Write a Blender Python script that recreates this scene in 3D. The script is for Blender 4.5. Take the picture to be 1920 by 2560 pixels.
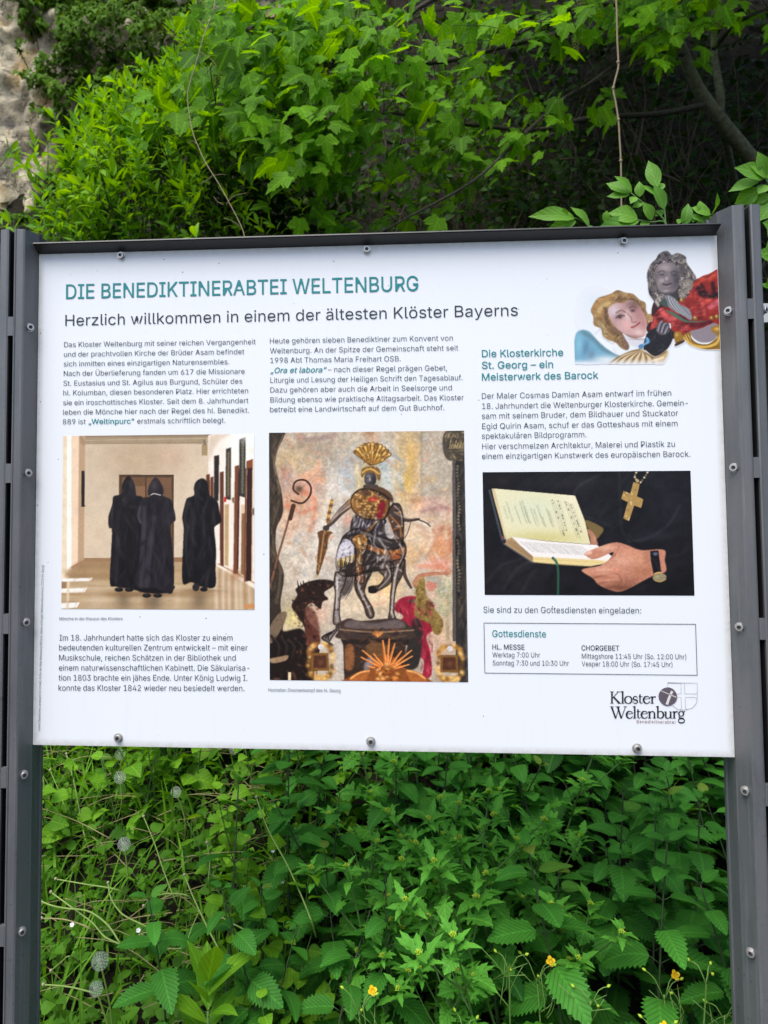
import bpy, math, random
import numpy as np
from mathutils import Vector, Matrix, Euler, Quaternion

for o in list(bpy.data.objects):
    bpy.data.objects.remove(o)
S = bpy.context.scene
COL = S.collection

# ---------------------------------------------------------------- camera
CAM_ROT = (1.6205969132817821, 0.007063035214568153, 0.0652609575339988)
BOARD_Z = 1.5
CAM_LOC = (0.00937492258992537, -1.4191664174407195, BOARD_Z + 0.035658994769772905)
FPX, PPX, PPY = 1800.0, 960 - 140.836, 1280 - 180.337      # in pixels of the 1920 x 2560 frame
BW, BH = 1.35, 0.98953                                      # the printed panel
cd = bpy.data.cameras.new('camera')
cam = bpy.data.objects.new('camera', cd)
COL.objects.link(cam)
cam.location = CAM_LOC
cam.rotation_euler = CAM_ROT
cd.sensor_fit = 'VERTICAL'
cd.sensor_height = 36.0
cd.lens = FPX / 2560 * 36.0
cd.shift_x = 140.836 / 2560
cd.shift_y = -180.337 / 2560
cd.clip_start = 0.05
cd.clip_end = 500
cd.dof.use_dof = True                                       # a phone's small lens, focused on the board
cd.dof.focus_distance = 1.47
cd.dof.aperture_fstop = 7.0
S.camera = cam

# ---------------------------------------------------------------- daylight
SUN_EL, SUN_AZ = math.radians(61), math.radians(206)        # azimuth clockwise from +Y: bright cloud in front of the board
world = bpy.data.worlds.new('World')
S.world = world
world.use_nodes = True
wn = world.node_tree
bg = wn.nodes['Background']
sky = wn.nodes.new('ShaderNodeTexSky')
sky.sky_type = 'NISHITA'
sky.sun_disc = False
sky.sun_elevation = SUN_EL
sky.sun_rotation = SUN_AZ
sky.air_density = 0.8
sky.dust_density = 2.0
wn.links.new(sky.outputs[0], bg.inputs[0])
bg.inputs[1].default_value = 0.15
sd = bpy.data.lights.new('sun', 'SUN')
sd.energy = 2.2
sd.angle = math.radians(44)
sd.color = (1.0, 0.985, 0.96)
sun = bpy.data.objects.new('sun', sd)
COL.objects.link(sun)
sun.location = (-3, -6, 12)
sdir = Vector((math.sin(SUN_AZ) * math.cos(SUN_EL), math.cos(SUN_AZ) * math.cos(SUN_EL), math.sin(SUN_EL)))
sun.rotation_euler = sdir.to_track_quat('Z', 'Y').to_euler()
S.view_settings.view_transform = 'Standard'
S.view_settings.look = 'None'
S.view_settings.exposure = 0.77
S.view_settings.gamma = 1.0
S.cycles.max_bounces = 6
S.cycles.diffuse_bounces = 3
S.cycles.glossy_bounces = 2
S.cycles.transmission_bounces = 4
S.cycles.transparent_max_bounces = 4
S.cycles.caustics_reflective = False
S.cycles.caustics_refractive = False

# ---------------------------------------------------------------- picture <-> world, used to measure where things stand
_R = np.array(Euler(CAM_ROT).to_matrix())
_C = np.array(CAM_LOC)


def to_px(P):
    q = (np.asarray(P, float) - _C) @ _R
    return np.stack([PPX + FPX * q[..., 0] / -q[..., 2], PPY - FPX * q[..., 1] / -q[..., 2]], -1)


def at(px, py, Y):
    """the point at depth Y (metres behind the panel's face) seen at a pixel of the photograph"""
    d = _R @ np.array([(px - PPX) / FPX, -(py - PPY) / FPX, -1.0])
    t = (Y - _C[1]) / d[1]
    return _C + d * t


# ---------------------------------------------------------------- a small painter for the printed pictures
WHITE = np.array([222, 236, 248.0])


def lin(c):
    c = np.asarray(c, float) / 255
    return np.where(c <= 0.04045, c / 12.92, ((c + 0.055) / 1.055) ** 2.4)


def ink(c, paper=0.82):
    """albedo of a printed colour, given how it looks beside the white of the panel"""
    return np.clip(paper * lin(c) / lin(WHITE), 0.004, 0.9)


def vnoise(X, Y, s, seed):
    r = np.random.RandomState(seed)
    T = r.rand(64, 64)
    x, y = X / s, Y / s
    xi, yi = np.floor(x).astype(int), np.floor(y).astype(int)
    fx, fy = x - xi, y - yi
    fx, fy = fx * fx * (3 - 2 * fx), fy * fy * (3 - 2 * fy)
    a, b = T[yi % 64, xi % 64], T[yi % 64, (xi + 1) % 64]
    c, d = T[(yi + 1) % 64, xi % 64], T[(yi + 1) % 64, (xi + 1) % 64]
    return (a * (1 - fx) + b * fx) * (1 - fy) + (c * (1 - fx) + d * fx) * fy


def fbm(X, Y, s, seed, n=4):
    v, w, t = 0, 1.0, 0
    for k in range(n):
        v = v + w * vnoise(X + 37 * k, Y + 11 * k, s, seed + k)
        t += w
        w *= 0.55
        s *= 0.5
    return v / t


def spl(pts, n=6, closed=False):
    P = np.asarray(pts, float)
    m = len(P)
    out = []
    for i in range(m if closed else m - 1):
        p0 = P[(i - 1) % m] if closed or i > 0 else P[i]
        p1, p2 = P[i % m], P[(i + 1) % m]
        p3 = P[(i + 2) % m] if closed or i + 2 < m else p2
        for t in np.arange(n) / n:
            out.append(0.5 * (2 * p1 + (p2 - p0) * t + (2 * p0 - 5 * p1 + 4 * p2 - p3) * t * t + (3 * p1 - p0 - 3 * p2 + p3) * t ** 3))
    if not closed:
        out.append(P[-1])
    return np.array(out)


def blur1(M, r):
    if r < 1:
        return M
    k = 2 * r + 1
    for ax in (0, 1):
        for _ in range(2):
            pad = [(0, 0), (0, 0)]
            pad[ax] = (r + 1, r)
            c = np.cumsum(np.pad(M, pad, mode='edge'), axis=ax)
            M = (np.take(c, np.arange(k, c.shape[ax]), ax) - np.take(c, np.arange(0, c.shape[ax] - k), ax)) / k
    return M


class Canvas:
    """colours over a rectangle of the panel; shapes are given in coordinates (x0 + u / k, y0 + v / k) of the photograph"""

    def __init__(s, rect, nx, ny, x0, y0, k, base):
        s.rect, s.nx, s.ny = rect, nx, ny
        bx = np.linspace(rect[0], rect[1], nx * 2)
        bz = np.linspace(rect[3], rect[2], ny * 2)
        GX, GZ = np.meshgrid(bx, bz)
        px = to_px(np.stack([GX, np.zeros_like(GX), GZ + BOARD_Z], -1))
        s.X, s.Y = (px[..., 0] - x0) * k, (px[..., 1] - y0) * k
        s.pix = abs(s.X[0, -1] - s.X[0, 0]) / (nx * 2)
        s.C = np.ones(s.X.shape + (3,)) * np.array(base, float)
        s.A = np.zeros(s.X.shape)
        s.clip = None

    def _put(s, M, col, a, sl=None):
        if sl is None:
            sl = (slice(None), slice(None))
        if s.clip is not None:
            M = M * s.clip[sl]
        M = np.clip(M * a, 0, 1)[..., None]
        s.C[sl] = s.C[sl] * (1 - M) + np.asarray(col, float) * M
        s.A[sl] = np.maximum(s.A[sl], M[..., 0])

    def _box(s, x0, x1, y0, y1, m=0):
        ok = (s.X >= x0 - m) & (s.X <= x1 + m) & (s.Y >= y0 - m) & (s.Y <= y1 + m)
        r, c = np.where(ok.any(1))[0], np.where(ok.any(0))[0]
        if len(r) == 0 or len(c) == 0:
            return None
        return (slice(r[0], r[-1] + 1), slice(c[0], c[-1] + 1))

    def mask(s, pts, smooth=True, soft=0):
        P = spl(pts, 5, True) if smooth else np.asarray(pts, float)
        M = np.zeros(s.X.shape)
        sl = s._box(P[:, 0].min(), P[:, 0].max(), P[:, 1].min(), P[:, 1].max(), soft * 3 + 4)
        if sl is None:
            return M, (slice(0, 1), slice(0, 1))
        X, Y = s.X[sl], s.Y[sl]
        ins = np.zeros(X.shape, bool)
        for (xa, ya), (xb, yb) in zip(P, np.roll(P, -1, 0)):
            if ya == yb:
                continue
            c = ((ya > Y) != (yb > Y)) & (X < (xb - xa) * (Y - ya) / (yb - ya) + xa)
            ins ^= c
        M[sl] = ins
        if soft:
            M[sl] = blur1(M[sl], max(1, int(soft / s.pix)))
        return M, sl

    def poly(s, pts, col, a=1, soft=0, smooth=True):
        M, sl = s.mask(pts, smooth, soft)
        s._put(M[sl], col, a, sl)

    def rect_(s, x0, y0, x1, y1, col, a=1, soft=0):
        s.poly([(x0, y0), (x1, y0), (x1, y1), (x0, y1)], col, a, soft, False)

    def blob(s, cx, cy, rx, ry, col, a=1, rot=0, hard=0):
        m = max(rx, ry) * (1.05 if hard else 2.2)
        sl = s._box(cx - m, cx + m, cy - m, cy + m)
        if sl is None:
            return
        X, Y = s.X[sl] - cx, s.Y[sl] - cy
        c, n = math.cos(math.radians(rot)), math.sin(math.radians(rot))
        d2 = ((X * c + Y * n) / rx) ** 2 + ((-X * n + Y * c) / ry) ** 2
        M = np.clip((1 - np.sqrt(d2)) * min(rx, ry) / s.pix / 1.5 + 0.5, 0, 1) if hard else np.exp(-d2 * 1.2)
        s._put(M, col, a, sl)

    def line(s, pts, w, col, a=1, w1=None, smooth=True, soft=1.0):
        P = spl(pts, 5) if smooth and len(pts) > 2 else np.asarray(pts, float)
        w1 = w if w1 is None else w1
        m = max(w, w1) + 4
        sl = s._box(P[:, 0].min(), P[:, 0].max(), P[:, 1].min(), P[:, 1].max(), m)
        if sl is None:
            return
        X, Y = s.X[sl], s.Y[sl]
        best = np.full(X.shape, -1e9)
        n = len(P) - 1
        for i in range(n):
            a0, b0 = P[i], P[i + 1]
            d = b0 - a0
            L = max(1e-9, d @ d)
            t = np.clip(((X - a0[0]) * d[0] + (Y - a0[1]) * d[1]) / L, 0, 1)
            dist = np.hypot(X - a0[0] - t * d[0], Y - a0[1] - t * d[1])
            ww = w + (w1 - w) * (i + t) / n
            best = np.maximum(best, ww / 2 - dist)
        s._put(np.clip(best / (s.pix * soft) + 0.5, 0, 1), col, a, sl)

    def mottle(s, amp, scale, seed, sl=None, sx=1.0, sy=1.0):
        n = fbm(s.X * sx, s.Y * sy, scale, seed) - 0.5
        M = s.clip if s.clip is not None else 1.0
        s.C = np.clip(s.C * (1 + (amp * 2 * n * M)[..., None]), 0, 255)

    def dashes(s, x0, y0, x1, y1, w, col, a, r, seg=16):
        """a row of tiny print: short marks with gaps"""
        L = math.hypot(x1 - x0, y1 - y0)
        t = 0.0
        while t < L:
            n = r.uniform(.4, 1.6) * seg
            e = min(L, t + n)
            f = lambda q: (x0 + (x1 - x0) * q / L, y0 + (y1 - y0) * q / L)
            s.line([f(t), f(e)], w * r.uniform(.7, 1.1), col, a * r.uniform(.6, 1), smooth=False)
            t = e + seg * r.uniform(.25, .5)

    def glints(s, M, n, cols, r, lo=14, hi=44, w=6, a=.6, bend=.8, ang=None):
        """short curved strokes inside a mask: the broken highlights and darks of carved or woven things"""
        old = s.clip
        s.clip = M if old is None else M * old
        ys, xs = np.where(M > .5)
        for _ in range(n if len(ys) else 0):
            i = r.randrange(len(ys))
            x, y = s.X[ys[i], xs[i]], s.Y[ys[i], xs[i]]
            t = (r.uniform(0, 6.28) if ang is None else math.radians(ang + r.gauss(0, 22)))
            L, b = r.uniform(lo, hi), r.uniform(-bend, bend)
            s.blob(x, y, L * .55, w * r.uniform(.45, 1.0), r.choice(cols), a * r.uniform(.6, 1.2), math.degrees(t))
            if b > .3:
                s.blob(x + L * .5 * math.cos(t + .5), y + L * .5 * math.sin(t + .5), L * .4, w * .5, r.choice(cols), a * .8, math.degrees(t + b))
        s.clip = old

    def out(s):
        g = np.random.RandomState(s.nx).normal(size=s.X.shape)
        s.C = np.clip(s.C + (blur1(g, 1) * 6 + g * 1.5)[..., None] * (0.5 + s.C / 300), 0, 255)
        f = lambda Z: Z.reshape(s.ny, 2, s.nx, 2, -1).mean((1, 3))
        return f(s.C), f(s.A)[..., 0]


def brect(tl, br):
    a, b = at(*tl, 0.0), at(*br, 0.0)
    return (a[0], b[0], b[2] - BOARD_Z, a[2] - BOARD_Z)


K1 = 1659 / 530


def paint_corridor():
    R = brect((158.2, 1090), (636.4, 1524.5))
    c = Canvas(R, 320, 290, 130, 1070, K1, (196, 180, 152))
    P, L, B, Q = c.poly, c.line, c.blob, c.rect_
    # walls and ceiling
    Q(255, 60, 1225, 1050, (204, 194, 174))
    B(700, 250, 420, 260, (176, 160, 132), .75)
    B(1120, 560, 260, 420, (210, 199, 176), .8)
    B(340, 800, 180, 300, (206, 194, 168), .8)
    B(950, 230, 120, 120, (196, 170, 148), .5)
    Q(255, 40, 1235, 126, (158, 145, 120))
    Q(255, 40, 1235, 74, (142, 128, 104))
    L([(255, 98), (1215, 82)], 5, (182, 170, 146), smooth=False)
    L([(255, 126), (1215, 112)], 3, (128, 116, 94), smooth=False)
    Q(0, 30, 122, 1260, (226, 217, 190))
    Q(118, 30, 158, 1180, (248, 247, 240))
    Q(154, 30, 222, 1105, (229, 210, 184))
    P([(214, 40), (262, 60), (250, 1045), (204, 1075)], (178, 154, 126), 1, 3, False)
    P([(262, 100), (222, 60), (222, 110), (250, 140)], (150, 128, 104), .7, 6)
    Q(231, 336, 258, 618, (42, 38, 36))
    # right wall
    P([(1222, 60), (1260, 40), (1640, 20), (1640, 1300), (1222, 1050)], (236, 232, 222), 1, 2, False)
    B(1480, 200, 160, 260, (250, 250, 246), .9)
    P([(1222, 96), (1260, 52), (1400, 40), (1300, 110), (1222, 260)], (206, 196, 176), .8, 14)
    L([(1205, 60), (1262, 44)], 6, (120, 104, 82), smooth=False)
    # floor
    P([(60, 1260), (150, 1140), (250, 1045), (1222, 1040), (1640, 1290), (1640, 1460), (40, 1460)], (176, 156, 122), 1, 2, False)
    P([(160, 1085), (250, 1045), (460, 1045), (460, 1180), (120, 1170)], (150, 126, 92), .9, 14)
    for y, col in ((1120, (172, 148, 112)), (1210, (186, 168, 136)), (1245, (200, 186, 156)), (1300, (164, 138, 102)), (1345, (196, 184, 156)), (1400, (176, 160, 130))):
        B(700, y, 760, 22, col, .7)
    Q(250, 1016, 460, 1046, (150, 122, 92))
    Q(940, 1012, 1030, 1046, (142, 112, 82))
    L([(158, 1090), (250, 1040)], 18, (160, 128, 96), smooth=False)
    L([(1300, 1062), (1420, 1125), (1600, 1220)], 10, (166, 136, 104), smooth=False)
    P([(62, 1200), (116, 1190), (116, 1252), (62, 1256)], (150, 122, 92), 1, 2, False)
    for pts in ([(85, 1178), (322, 1172), (300, 1196), (75, 1202)], [(62, 1256), (278, 1250), (256, 1284), (62, 1290)], [(62, 1370), (222, 1362), (196, 1404), (62, 1412)]):
        P(pts, (240, 242, 240), 1, 2, False)
    for x, y in ((180, 1186), (296, 1184), (250, 1266), (186, 1384)):
        L([(x + 8, y - 16), (x - 8, y + 20)], 4, (196, 180, 150), smooth=False)
    L([(130, 1205), (122, 1425)], 22, (216, 204, 178), .8)
    for x, w, a in ((1288, 22, .8), (1344, 20, .9), (1385, 22, .9), (1440, 22, .9), (1480, 18, .7), (1545, 20, .6), (1330, 10, .5)):
        L([(x, 1080 + (x - 1288) * .5), (x - 4, 1250), (x + 2, 1420)], w, (238, 232, 216), a * .8, w * .8, soft=16)
    for x in (1316, 1364, 1415, 1512):
        L([(x, 1110 + (x - 1288) * .4), (x, 1420)], 20, (150, 116, 82), .45, soft=18)
    B(1450, 1150, 70, 40, (150, 110, 72), .7)
    P([(1510, 1385), (1580, 1375), (1590, 1405), (1530, 1412)], (196, 138, 84), .9, 3)
    # end door
    Q(526, 366, 954, 1045, (80, 62, 46))
    Q(548, 388, 936, 1045, (112, 86, 64))
    Q(560, 398, 735, 1045, (106, 80, 58))
    Q(650, 455, 734, 540, (126, 98, 74))
    L([(735, 392), (735, 900)], 10, (70, 54, 42), smooth=False)
    L([(528, 372), (952, 370)], 5, (60, 46, 36), smooth=False)
    Q(1172, 128, 1216, 216, (156, 140, 104))
    L([(1192, 100), (1196, 130)], 20, (120, 112, 98), smooth=False)
    # doors and pictures along the right wall
    for x0, x1, y0, y1 in ((1206, 1236, 366, 560), (1240, 1264, 386, 600), (1314, 1344, 346, 1072)):
        P([(x0, y0), (x1, y0 - 6), (x1, y1 + 10), (x0, y1)], (92, 54, 38), 1, 1, False)
    P([(1350, 600), (1384, 596), (1380, 1080), (1350, 1072)], (178, 152, 104), .9, 2, False)
    P([(1430, 300), (1462, 290), (1470, 330), (1456, 1142), (1418, 1140)], (110, 68, 48), 1, 1, False)
    P([(1456, 350), (1470, 346), (1458, 1100), (1446, 1110)], (66, 40, 32), 1, 1, False)
    P([(1478, 600), (1522, 600), (1516, 1165), (1476, 1150)], (206, 190, 160), .9, 2, False)
    P([(1484, 670), (1520, 664), (1510, 1160), (1478, 1140)], (128, 96, 70), 1, 2, False)
    P([(1520, 260), (1572, 242), (1572, 330), (1520, 320)], (126, 76, 52), 1, 1, False)
    P([(1524, 316), (1568, 312), (1560, 1195), (1514, 1198)], (52, 32, 28), 1, 1, False)
    L([(1516, 320), (1508, 1200)], 12, (120, 74, 52), smooth=False)
    L([(1574, 250), (1566, 1195)], 8, (214, 200, 172), smooth=False)
    P([(1268, 220), (1308, 212), (1304, 572), (1266, 560)], (40, 36, 34), 1, 1, False)
    P([(1360, 166), (1402, 152), (1398, 564), (1358, 556)], (56, 56, 50), 1, 1, False)
    P([(1372, 190), (1388, 184), (1386, 540), (1370, 536)], (112, 104, 82), .8, 3, False)
    P([(1466, 90), (1516, 70), (1510, 546), (1462, 530)], (46, 50, 48), 1, 1, False)
    P([(1482, 110), (1502, 104), (1496, 520), (1480, 514)], (106, 106, 92), .8, 3, False)
    for k in range(16):
        B(1378 + 6 * (k % 2), 200 + 21 * k, 6, 5, (168, 140, 84), .6)
        B(1490 + 7 * (k % 2), 110 + 26 * k, 7, 6, (146, 136, 100), .6)
        B(1270 + 4 * (k % 2), 230 + 20 * k, 5, 5, (90, 76, 56), .5)
    Q(1346, 540, 1362, 580, (196, 40, 40))
    P([(1408, 548), (1424, 540), (1424, 590), (1410, 580)], (110, 84, 62), 1, 1, False)
    P([(1556, 640), (1588, 620), (1590, 688), (1566, 676)], (130, 108, 84), 1, 2, False)
    c.mottle(.05, 60, 3)
    rr = random.Random(12)
    # gloss of the floor: soft upright reflections of robes, door and wall
    for x, w, col, a in ((560, 120, (84, 70, 54), .55), (800, 130, (70, 60, 50), .6), (1150, 130, (80, 66, 52), .55), (740, 60, (120, 92, 66), .4), (350, 160, (206, 194, 168), .5), (980, 50, (206, 194, 166), .4)):
        B(x, 1330, w * .55, 120, col, a)
    for k in range(40):
        x, y = rr.uniform(120, 1280), rr.uniform(1070, 1420)
        B(x, y, rr.uniform(40, 120), rr.uniform(4, 10), rr.choice([(214, 202, 174), (146, 120, 86), (190, 172, 138), (166, 142, 106)]), .35)
    # monks
    def robe(pts, col, folds, seed):
        M, sl = c.mask(pts, True, 0)
        P(pts, col, 1, 1)
        c.clip = M
        for pts2, w, cc, a in folds:
            L(pts2, w, cc, a, soft=8)
        c.mottle(.30, 26, seed, sx=2.0, sy=.35)
        c.glints(M, 60, [(14, 14, 17), (58, 56, 64), (20, 19, 23), (44, 43, 50)], rr, 60, 170, 16, .45, .15, 88)
        c.clip = None

    def shoes(x0, x1, y):
        for x in (x0, x1):
            B(x, y, 34, 17, (26, 25, 28), 1, 0, 1)
            B(x - 6, y - 8, 16, 6, (80, 80, 86), .6)
    c.blob(700, 1300, 330, 22, (120, 98, 70), .7)
    c.blob(1170, 1270, 160, 20, (126, 104, 76), .7)
    shoes(525, 605, 1264)
    robe([(598, 375), (640, 430), (652, 520), (712, 545), (735, 640), (730, 900), (712, 1244), (600, 1254), (500, 1240), (455, 1215), (462, 1000), (470, 800), (448, 780), (442, 700), (472, 600), (484, 535), (545, 515), (552, 440)], (25, 24, 28),
         [([(560, 540), (570, 600), (650, 620)], 16, (66, 62, 68), .5), ([(590, 760), (600, 1240)], 26, (24, 23, 27), .8), ([(520, 660), (500, 1200)], 30, (50, 47, 52), .5), ([(476, 610), (462, 770)], 16, (64, 60, 68), .7), ([(590, 420), (566, 520)], 22, (60, 57, 63), .6)], 5)
    robe([(604, 392), (648, 450), (652, 560), (580, 590), (545, 560), (570, 480)], (34, 32, 37), [([(560, 560), (600, 500), (640, 450)], 14, (70, 66, 72), .5)], 6)
    shoes(742, 828, 1310)
    P([(690, 1230), (950, 1230), (900, 1290), (690, 1282)], (22, 21, 25), 1, 2)
    robe([(812, 388), (856, 440), (872, 500), (864, 530), (930, 560), (956, 640), (968, 720), (940, 742), (928, 800), (950, 1000), (956, 1150), (944, 1286), (880, 1284), (806, 1250), (664, 1240), (684, 1040), (690, 900), (700, 780), (684, 740), (664, 690), (676, 610), (700, 555), (770, 535), (754, 500), (768, 440)], (34, 33, 40),
         [([(730, 620), (706, 1000), (700, 1230)], 34, (66, 65, 76), .6), ([(800, 700), (760, 1000), (740, 1230)], 40, (66, 66, 78), .55), ([(870, 640), (884, 1000), (880, 1250)], 44, (36, 35, 41), .8), ([(690, 620), (676, 690), (694, 740)], 12, (104, 102, 114), .6), ([(940, 600), (958, 700)], 14, (34, 33, 38), .8), ([(800, 560), (828, 590), (850, 560)], 6, (30, 29, 34), .9), ([(920, 780), (936, 1280)], 20, (30, 29, 34), .8)], 7)
    P([(812, 388), (858, 445), (872, 500), (850, 528), (790, 516), (756, 528), (752, 490), (770, 435)], (40, 38, 44), 1, 2)
    B(800, 450, 26, 40, (76, 72, 78), .6)
    B(850, 500, 24, 40, (32, 31, 36), .7)
    L([(776, 524), (800, 514), (850, 526)], 7, (206, 208, 212), .9)
    robe([(1178, 394), (1218, 430), (1230, 520), (1292, 570), (1310, 650), (1324, 730), (1278, 768), (1270, 800), (1284, 950), (1280, 1100), (1274, 1242), (1160, 1238), (1092, 1206), (1030, 1222), (1018, 1130), (1026, 900), (1030, 780), (1020, 690), (1048, 570), (1062, 548), (1112, 525), (1110, 470), (1128, 420)], (22, 22, 26),
         [([(1060, 590), (1040, 720), (1060, 780)], 16, (58, 57, 63), .7), ([(1050, 800), (1050, 1000), (1080, 1160)], 14, (60, 58, 64), .6), ([(1180, 640), (1190, 1230)], 34, (24, 24, 28), .8), ([(1100, 640), (1090, 1100)], 26, (46, 45, 50), .5), ([(1270, 640), (1250, 800)], 20, (46, 45, 50), .5), ([(1160, 420), (1140, 520), (1180, 560)], 14, (62, 60, 66), .6)], 8)
    B(1126, 1246, 28, 30, (40, 38, 42), 1, 0, 1)
    B(1188, 1262, 30, 17, (26, 25, 28), 1, 0, 1)
    c.clip = None
    B(1560, 60, 110, 60, (246, 248, 250), .9)
    return c


def paint_statue():
    R = brect((672.5, 1082), (1170.5, 1705.5))
    c = Canvas(R, 330, 410, 660, 1060, K1, (186, 178, 160))
    P, L, B, Q = c.poly, c.line, c.blob, c.rect_
    # painted wall: clouds, drapery and light in soft pastel
    for x, y, rx, ry, col, a in ((350, 200, 330, 160, (150, 140, 122), .8), (700, 180, 260, 200, (176, 170, 148), .7), (300, 900, 260, 260, (206, 204, 192), .8), (260, 620, 150, 120, (206, 140, 104), .9),
                                 (330, 480, 130, 80, (196, 130, 110), .8), (250, 760, 170, 120, (214, 176, 146), .8), (220, 300, 140, 110, (190, 168, 118), .8), (400, 400, 60, 60, (206, 150, 116), .9), (180, 400, 60, 90, (168, 120, 112), .7),
                                 (940, 300, 190, 160, (156, 180, 196), 1), (660, 380, 110, 200, (150, 172, 186), .9), (1010, 440, 130, 130, (176, 196, 206), .9), (1130, 260, 130, 240, (196, 160, 84), .9), (1120, 480, 90, 170, (206, 172, 84), .9),
                                 (840, 140, 60, 70, (206, 172, 138), .9), (820, 420, 90, 160, (204, 182, 120), .8), (1320, 640, 160, 90, (176, 138, 128), .8), (1200, 640, 50, 56, (216, 166, 130), .9), (1190, 596, 56, 30, (136, 92, 60), .8),
                                 (1180, 860, 110, 180, (222, 196, 160), .9), (1250, 900, 90, 140, (204, 200, 176), .8), (1380, 920, 120, 150, (192, 130, 92), .9), (1330, 1010, 120, 60, (190, 124, 70), .9), (1380, 1100, 120, 60, (206, 120, 96), .9),
                                 (1160, 1040, 70, 120, (216, 176, 120), .8), (500, 1000, 120, 420, (206, 206, 198), .9), (360, 1060, 200, 220, (196, 194, 180), .9), (800, 1360, 320, 190, (222, 208, 178), .9), (960, 1250, 120, 150, (222, 190, 130), .8),
                                 (1420, 1360, 110, 200, (176, 180, 146), .9), (1400, 1650, 160, 200, (204, 176, 150), .9), (1300, 1850, 160, 120, (196, 176, 160), .8), (420, 1480, 90, 100, (206, 170, 150), .8), (230, 1520, 110, 120, (206, 196, 130), .8), (580, 1800, 90, 200, (192, 190, 184), .8),
                                 (660, 760, 60, 60, (206, 150, 130), .7), (640, 860, 80, 90, (150, 150, 148), .7)):
        B(x, y, rx, ry, col, a)
    for pts, w, col, a in (([(540, 380), (500, 700), (380, 1000), (300, 1250)], 70, (216, 218, 210), .6), ([(520, 380), (540, 800), (480, 1250)], 60, (188, 190, 186), .6), ([(570, 400), (600, 700), (590, 900)], 30, (210, 210, 200), .5),
                           ([(620, 330), (600, 480), (680, 560)], 26, (196, 212, 220), .7), ([(960, 220), (1090, 300), (1060, 420), (1090, 520)], 30, (118, 146, 170), .6), ([(900, 420), (1020, 380), (1080, 440)], 24, (208, 220, 224), .7),
                           ([(720, 300), (740, 480), (730, 560)], 24, (226, 206, 150), .7), ([(300, 540), (380, 560), (400, 700), (360, 830)], 34, (214, 120, 84), .7), ([(180, 640), (300, 690), (380, 660)], 30, (206, 110, 76), .7), ([(340, 400), (420, 380), (430, 290)], 34, (214, 166, 132), .9), ([(300, 410), (460, 440)], 40, (206, 156, 122), .9),
                           ([(200, 860), (190, 940)], 30, (216, 170, 140), .8), ([(250, 100), (400, 120), (560, 80)], 40, (132, 112, 110), .7), ([(1240, 680), (1380, 650), (1450, 670)], 30, (150, 112, 110), .7), ([(1330, 840), (1440, 820), (1460, 1000)], 30, (170, 100, 72), .7), ([(1200, 1120), (1340, 1100), (1450, 1160)], 36, (212, 128, 100), .6),
                           ([(1200, 760), (1280, 800), (1310, 900), (1240, 1060)], 24, (220, 214, 196), .7), ([(850, 1410), (940, 1390), (900, 1300)], 30, (226, 190, 160), .8), ([(1430, 1280), (1440, 1700)], 20, (150, 150, 110), .7)):
        L(pts, w, col, a, soft=12)
    Q(1236, 60, 1500, 560, (168, 164, 150), .8)
    Q(1220, 60, 1244, 560, (142, 140, 120), .7)
    for y in range(240, 480, 34):
        L([(1240, y), (1350, y - 4)], 7, (190, 182, 160), .7, smooth=False)
    B(1300, 440, 50, 30, (206, 166, 104), .6)
    for a in range(14):
        t = a * 26
        L([(1380 + 40 * math.cos(t), 1260 + a * 18), (1450 + 30 * math.sin(t), 1240 + a * 20)], 10, (142, 156, 120), .7)
    B(840, 95, 40, 36, (190, 150, 110), .9)
    B(820, 75, 46, 18, (150, 112, 74), .9)
    c.mottle(.16, 90, 11)
    c.mottle(.06, 22, 12)
    rs = random.Random(33)
    # fresco: loose drapery folds
    wallM = c.mask([(170, 60), (1460, 60), (1470, 1700), (1350, 1200), (1120, 1150), (1110, 700), (1000, 520), (960, 300), (740, 300), (690, 520), (560, 800), (540, 1200), (250, 1250), (170, 1100), (160, 700)], False)[0]
    c.glints(wallM, 260, [(226, 206, 176), (150, 122, 104), (206, 196, 180), (196, 132, 102), (128, 140, 150), (216, 186, 130), (172, 160, 140), (232, 222, 206), (206, 216, 222)], rs, 40, 150, 18, .42, .7)
    c.clip = wallM
    B(760, 700, 900, 1000, (226, 216, 200), .22)
    c.clip = None
    # dark carved columns at both sides
    P([(30, 60), (165, 60), (110, 200), (88, 330), (140, 540), (148, 700), (96, 830), (100, 1010), (158, 1180), (130, 1400), (150, 1600), (120, 2040), (20, 2040)], (52, 46, 40), 1, 2)
    L([(100, 130), (70, 240), (120, 520), (110, 640), (70, 800), (78, 1000), (130, 1150), (100, 1400)], 20, (104, 92, 76), .6, soft=6)
    L([(150, 90), (96, 220), (80, 330), (130, 540)], 8, (140, 122, 94), .6)
    P([(1470, 40), (1620, 40), (1630, 2050), (1530, 2050), (1500, 1800), (1480, 900)], (48, 46, 46), 1, 2, False)
    Q(1474, 260, 1500, 1700, (84, 82, 80))
    L([(1570, 260), (1590, 2040)], 14, (92, 88, 84), .8, smooth=False)
    P([(1420, 60), (1600, 60), (1600, 230), (1460, 290), (1400, 210)], (70, 66, 58), .95, 3)
    for k in range(9):
        L([(1450 + k * 14, 190), (1462 + k * 14, 130 + 20 * (k % 3))], 9, (176, 160, 110), .8)
    for y0, y1 in ((320, 830), (900, 1320)):
        L([(1514, y0), (1526, y1)], 40, (28, 28, 30), 1, smooth=False)
        for y in range(y0 + 10, y1, 26):
            B(1514 + 12 * (y - y0) / (y1 - y0) + 7 * math.sin(y), y, 12, 9, (176, 162, 116), .8)
            B(1520 + 7 * math.cos(y * 1.7), y + 11, 8, 6, (110, 128, 140), .6)
    for y in range(1360, 1520, 20):
        B(1535 + 8 * math.sin(y), y, 12, 8, (120, 104, 66), .7)
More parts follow.
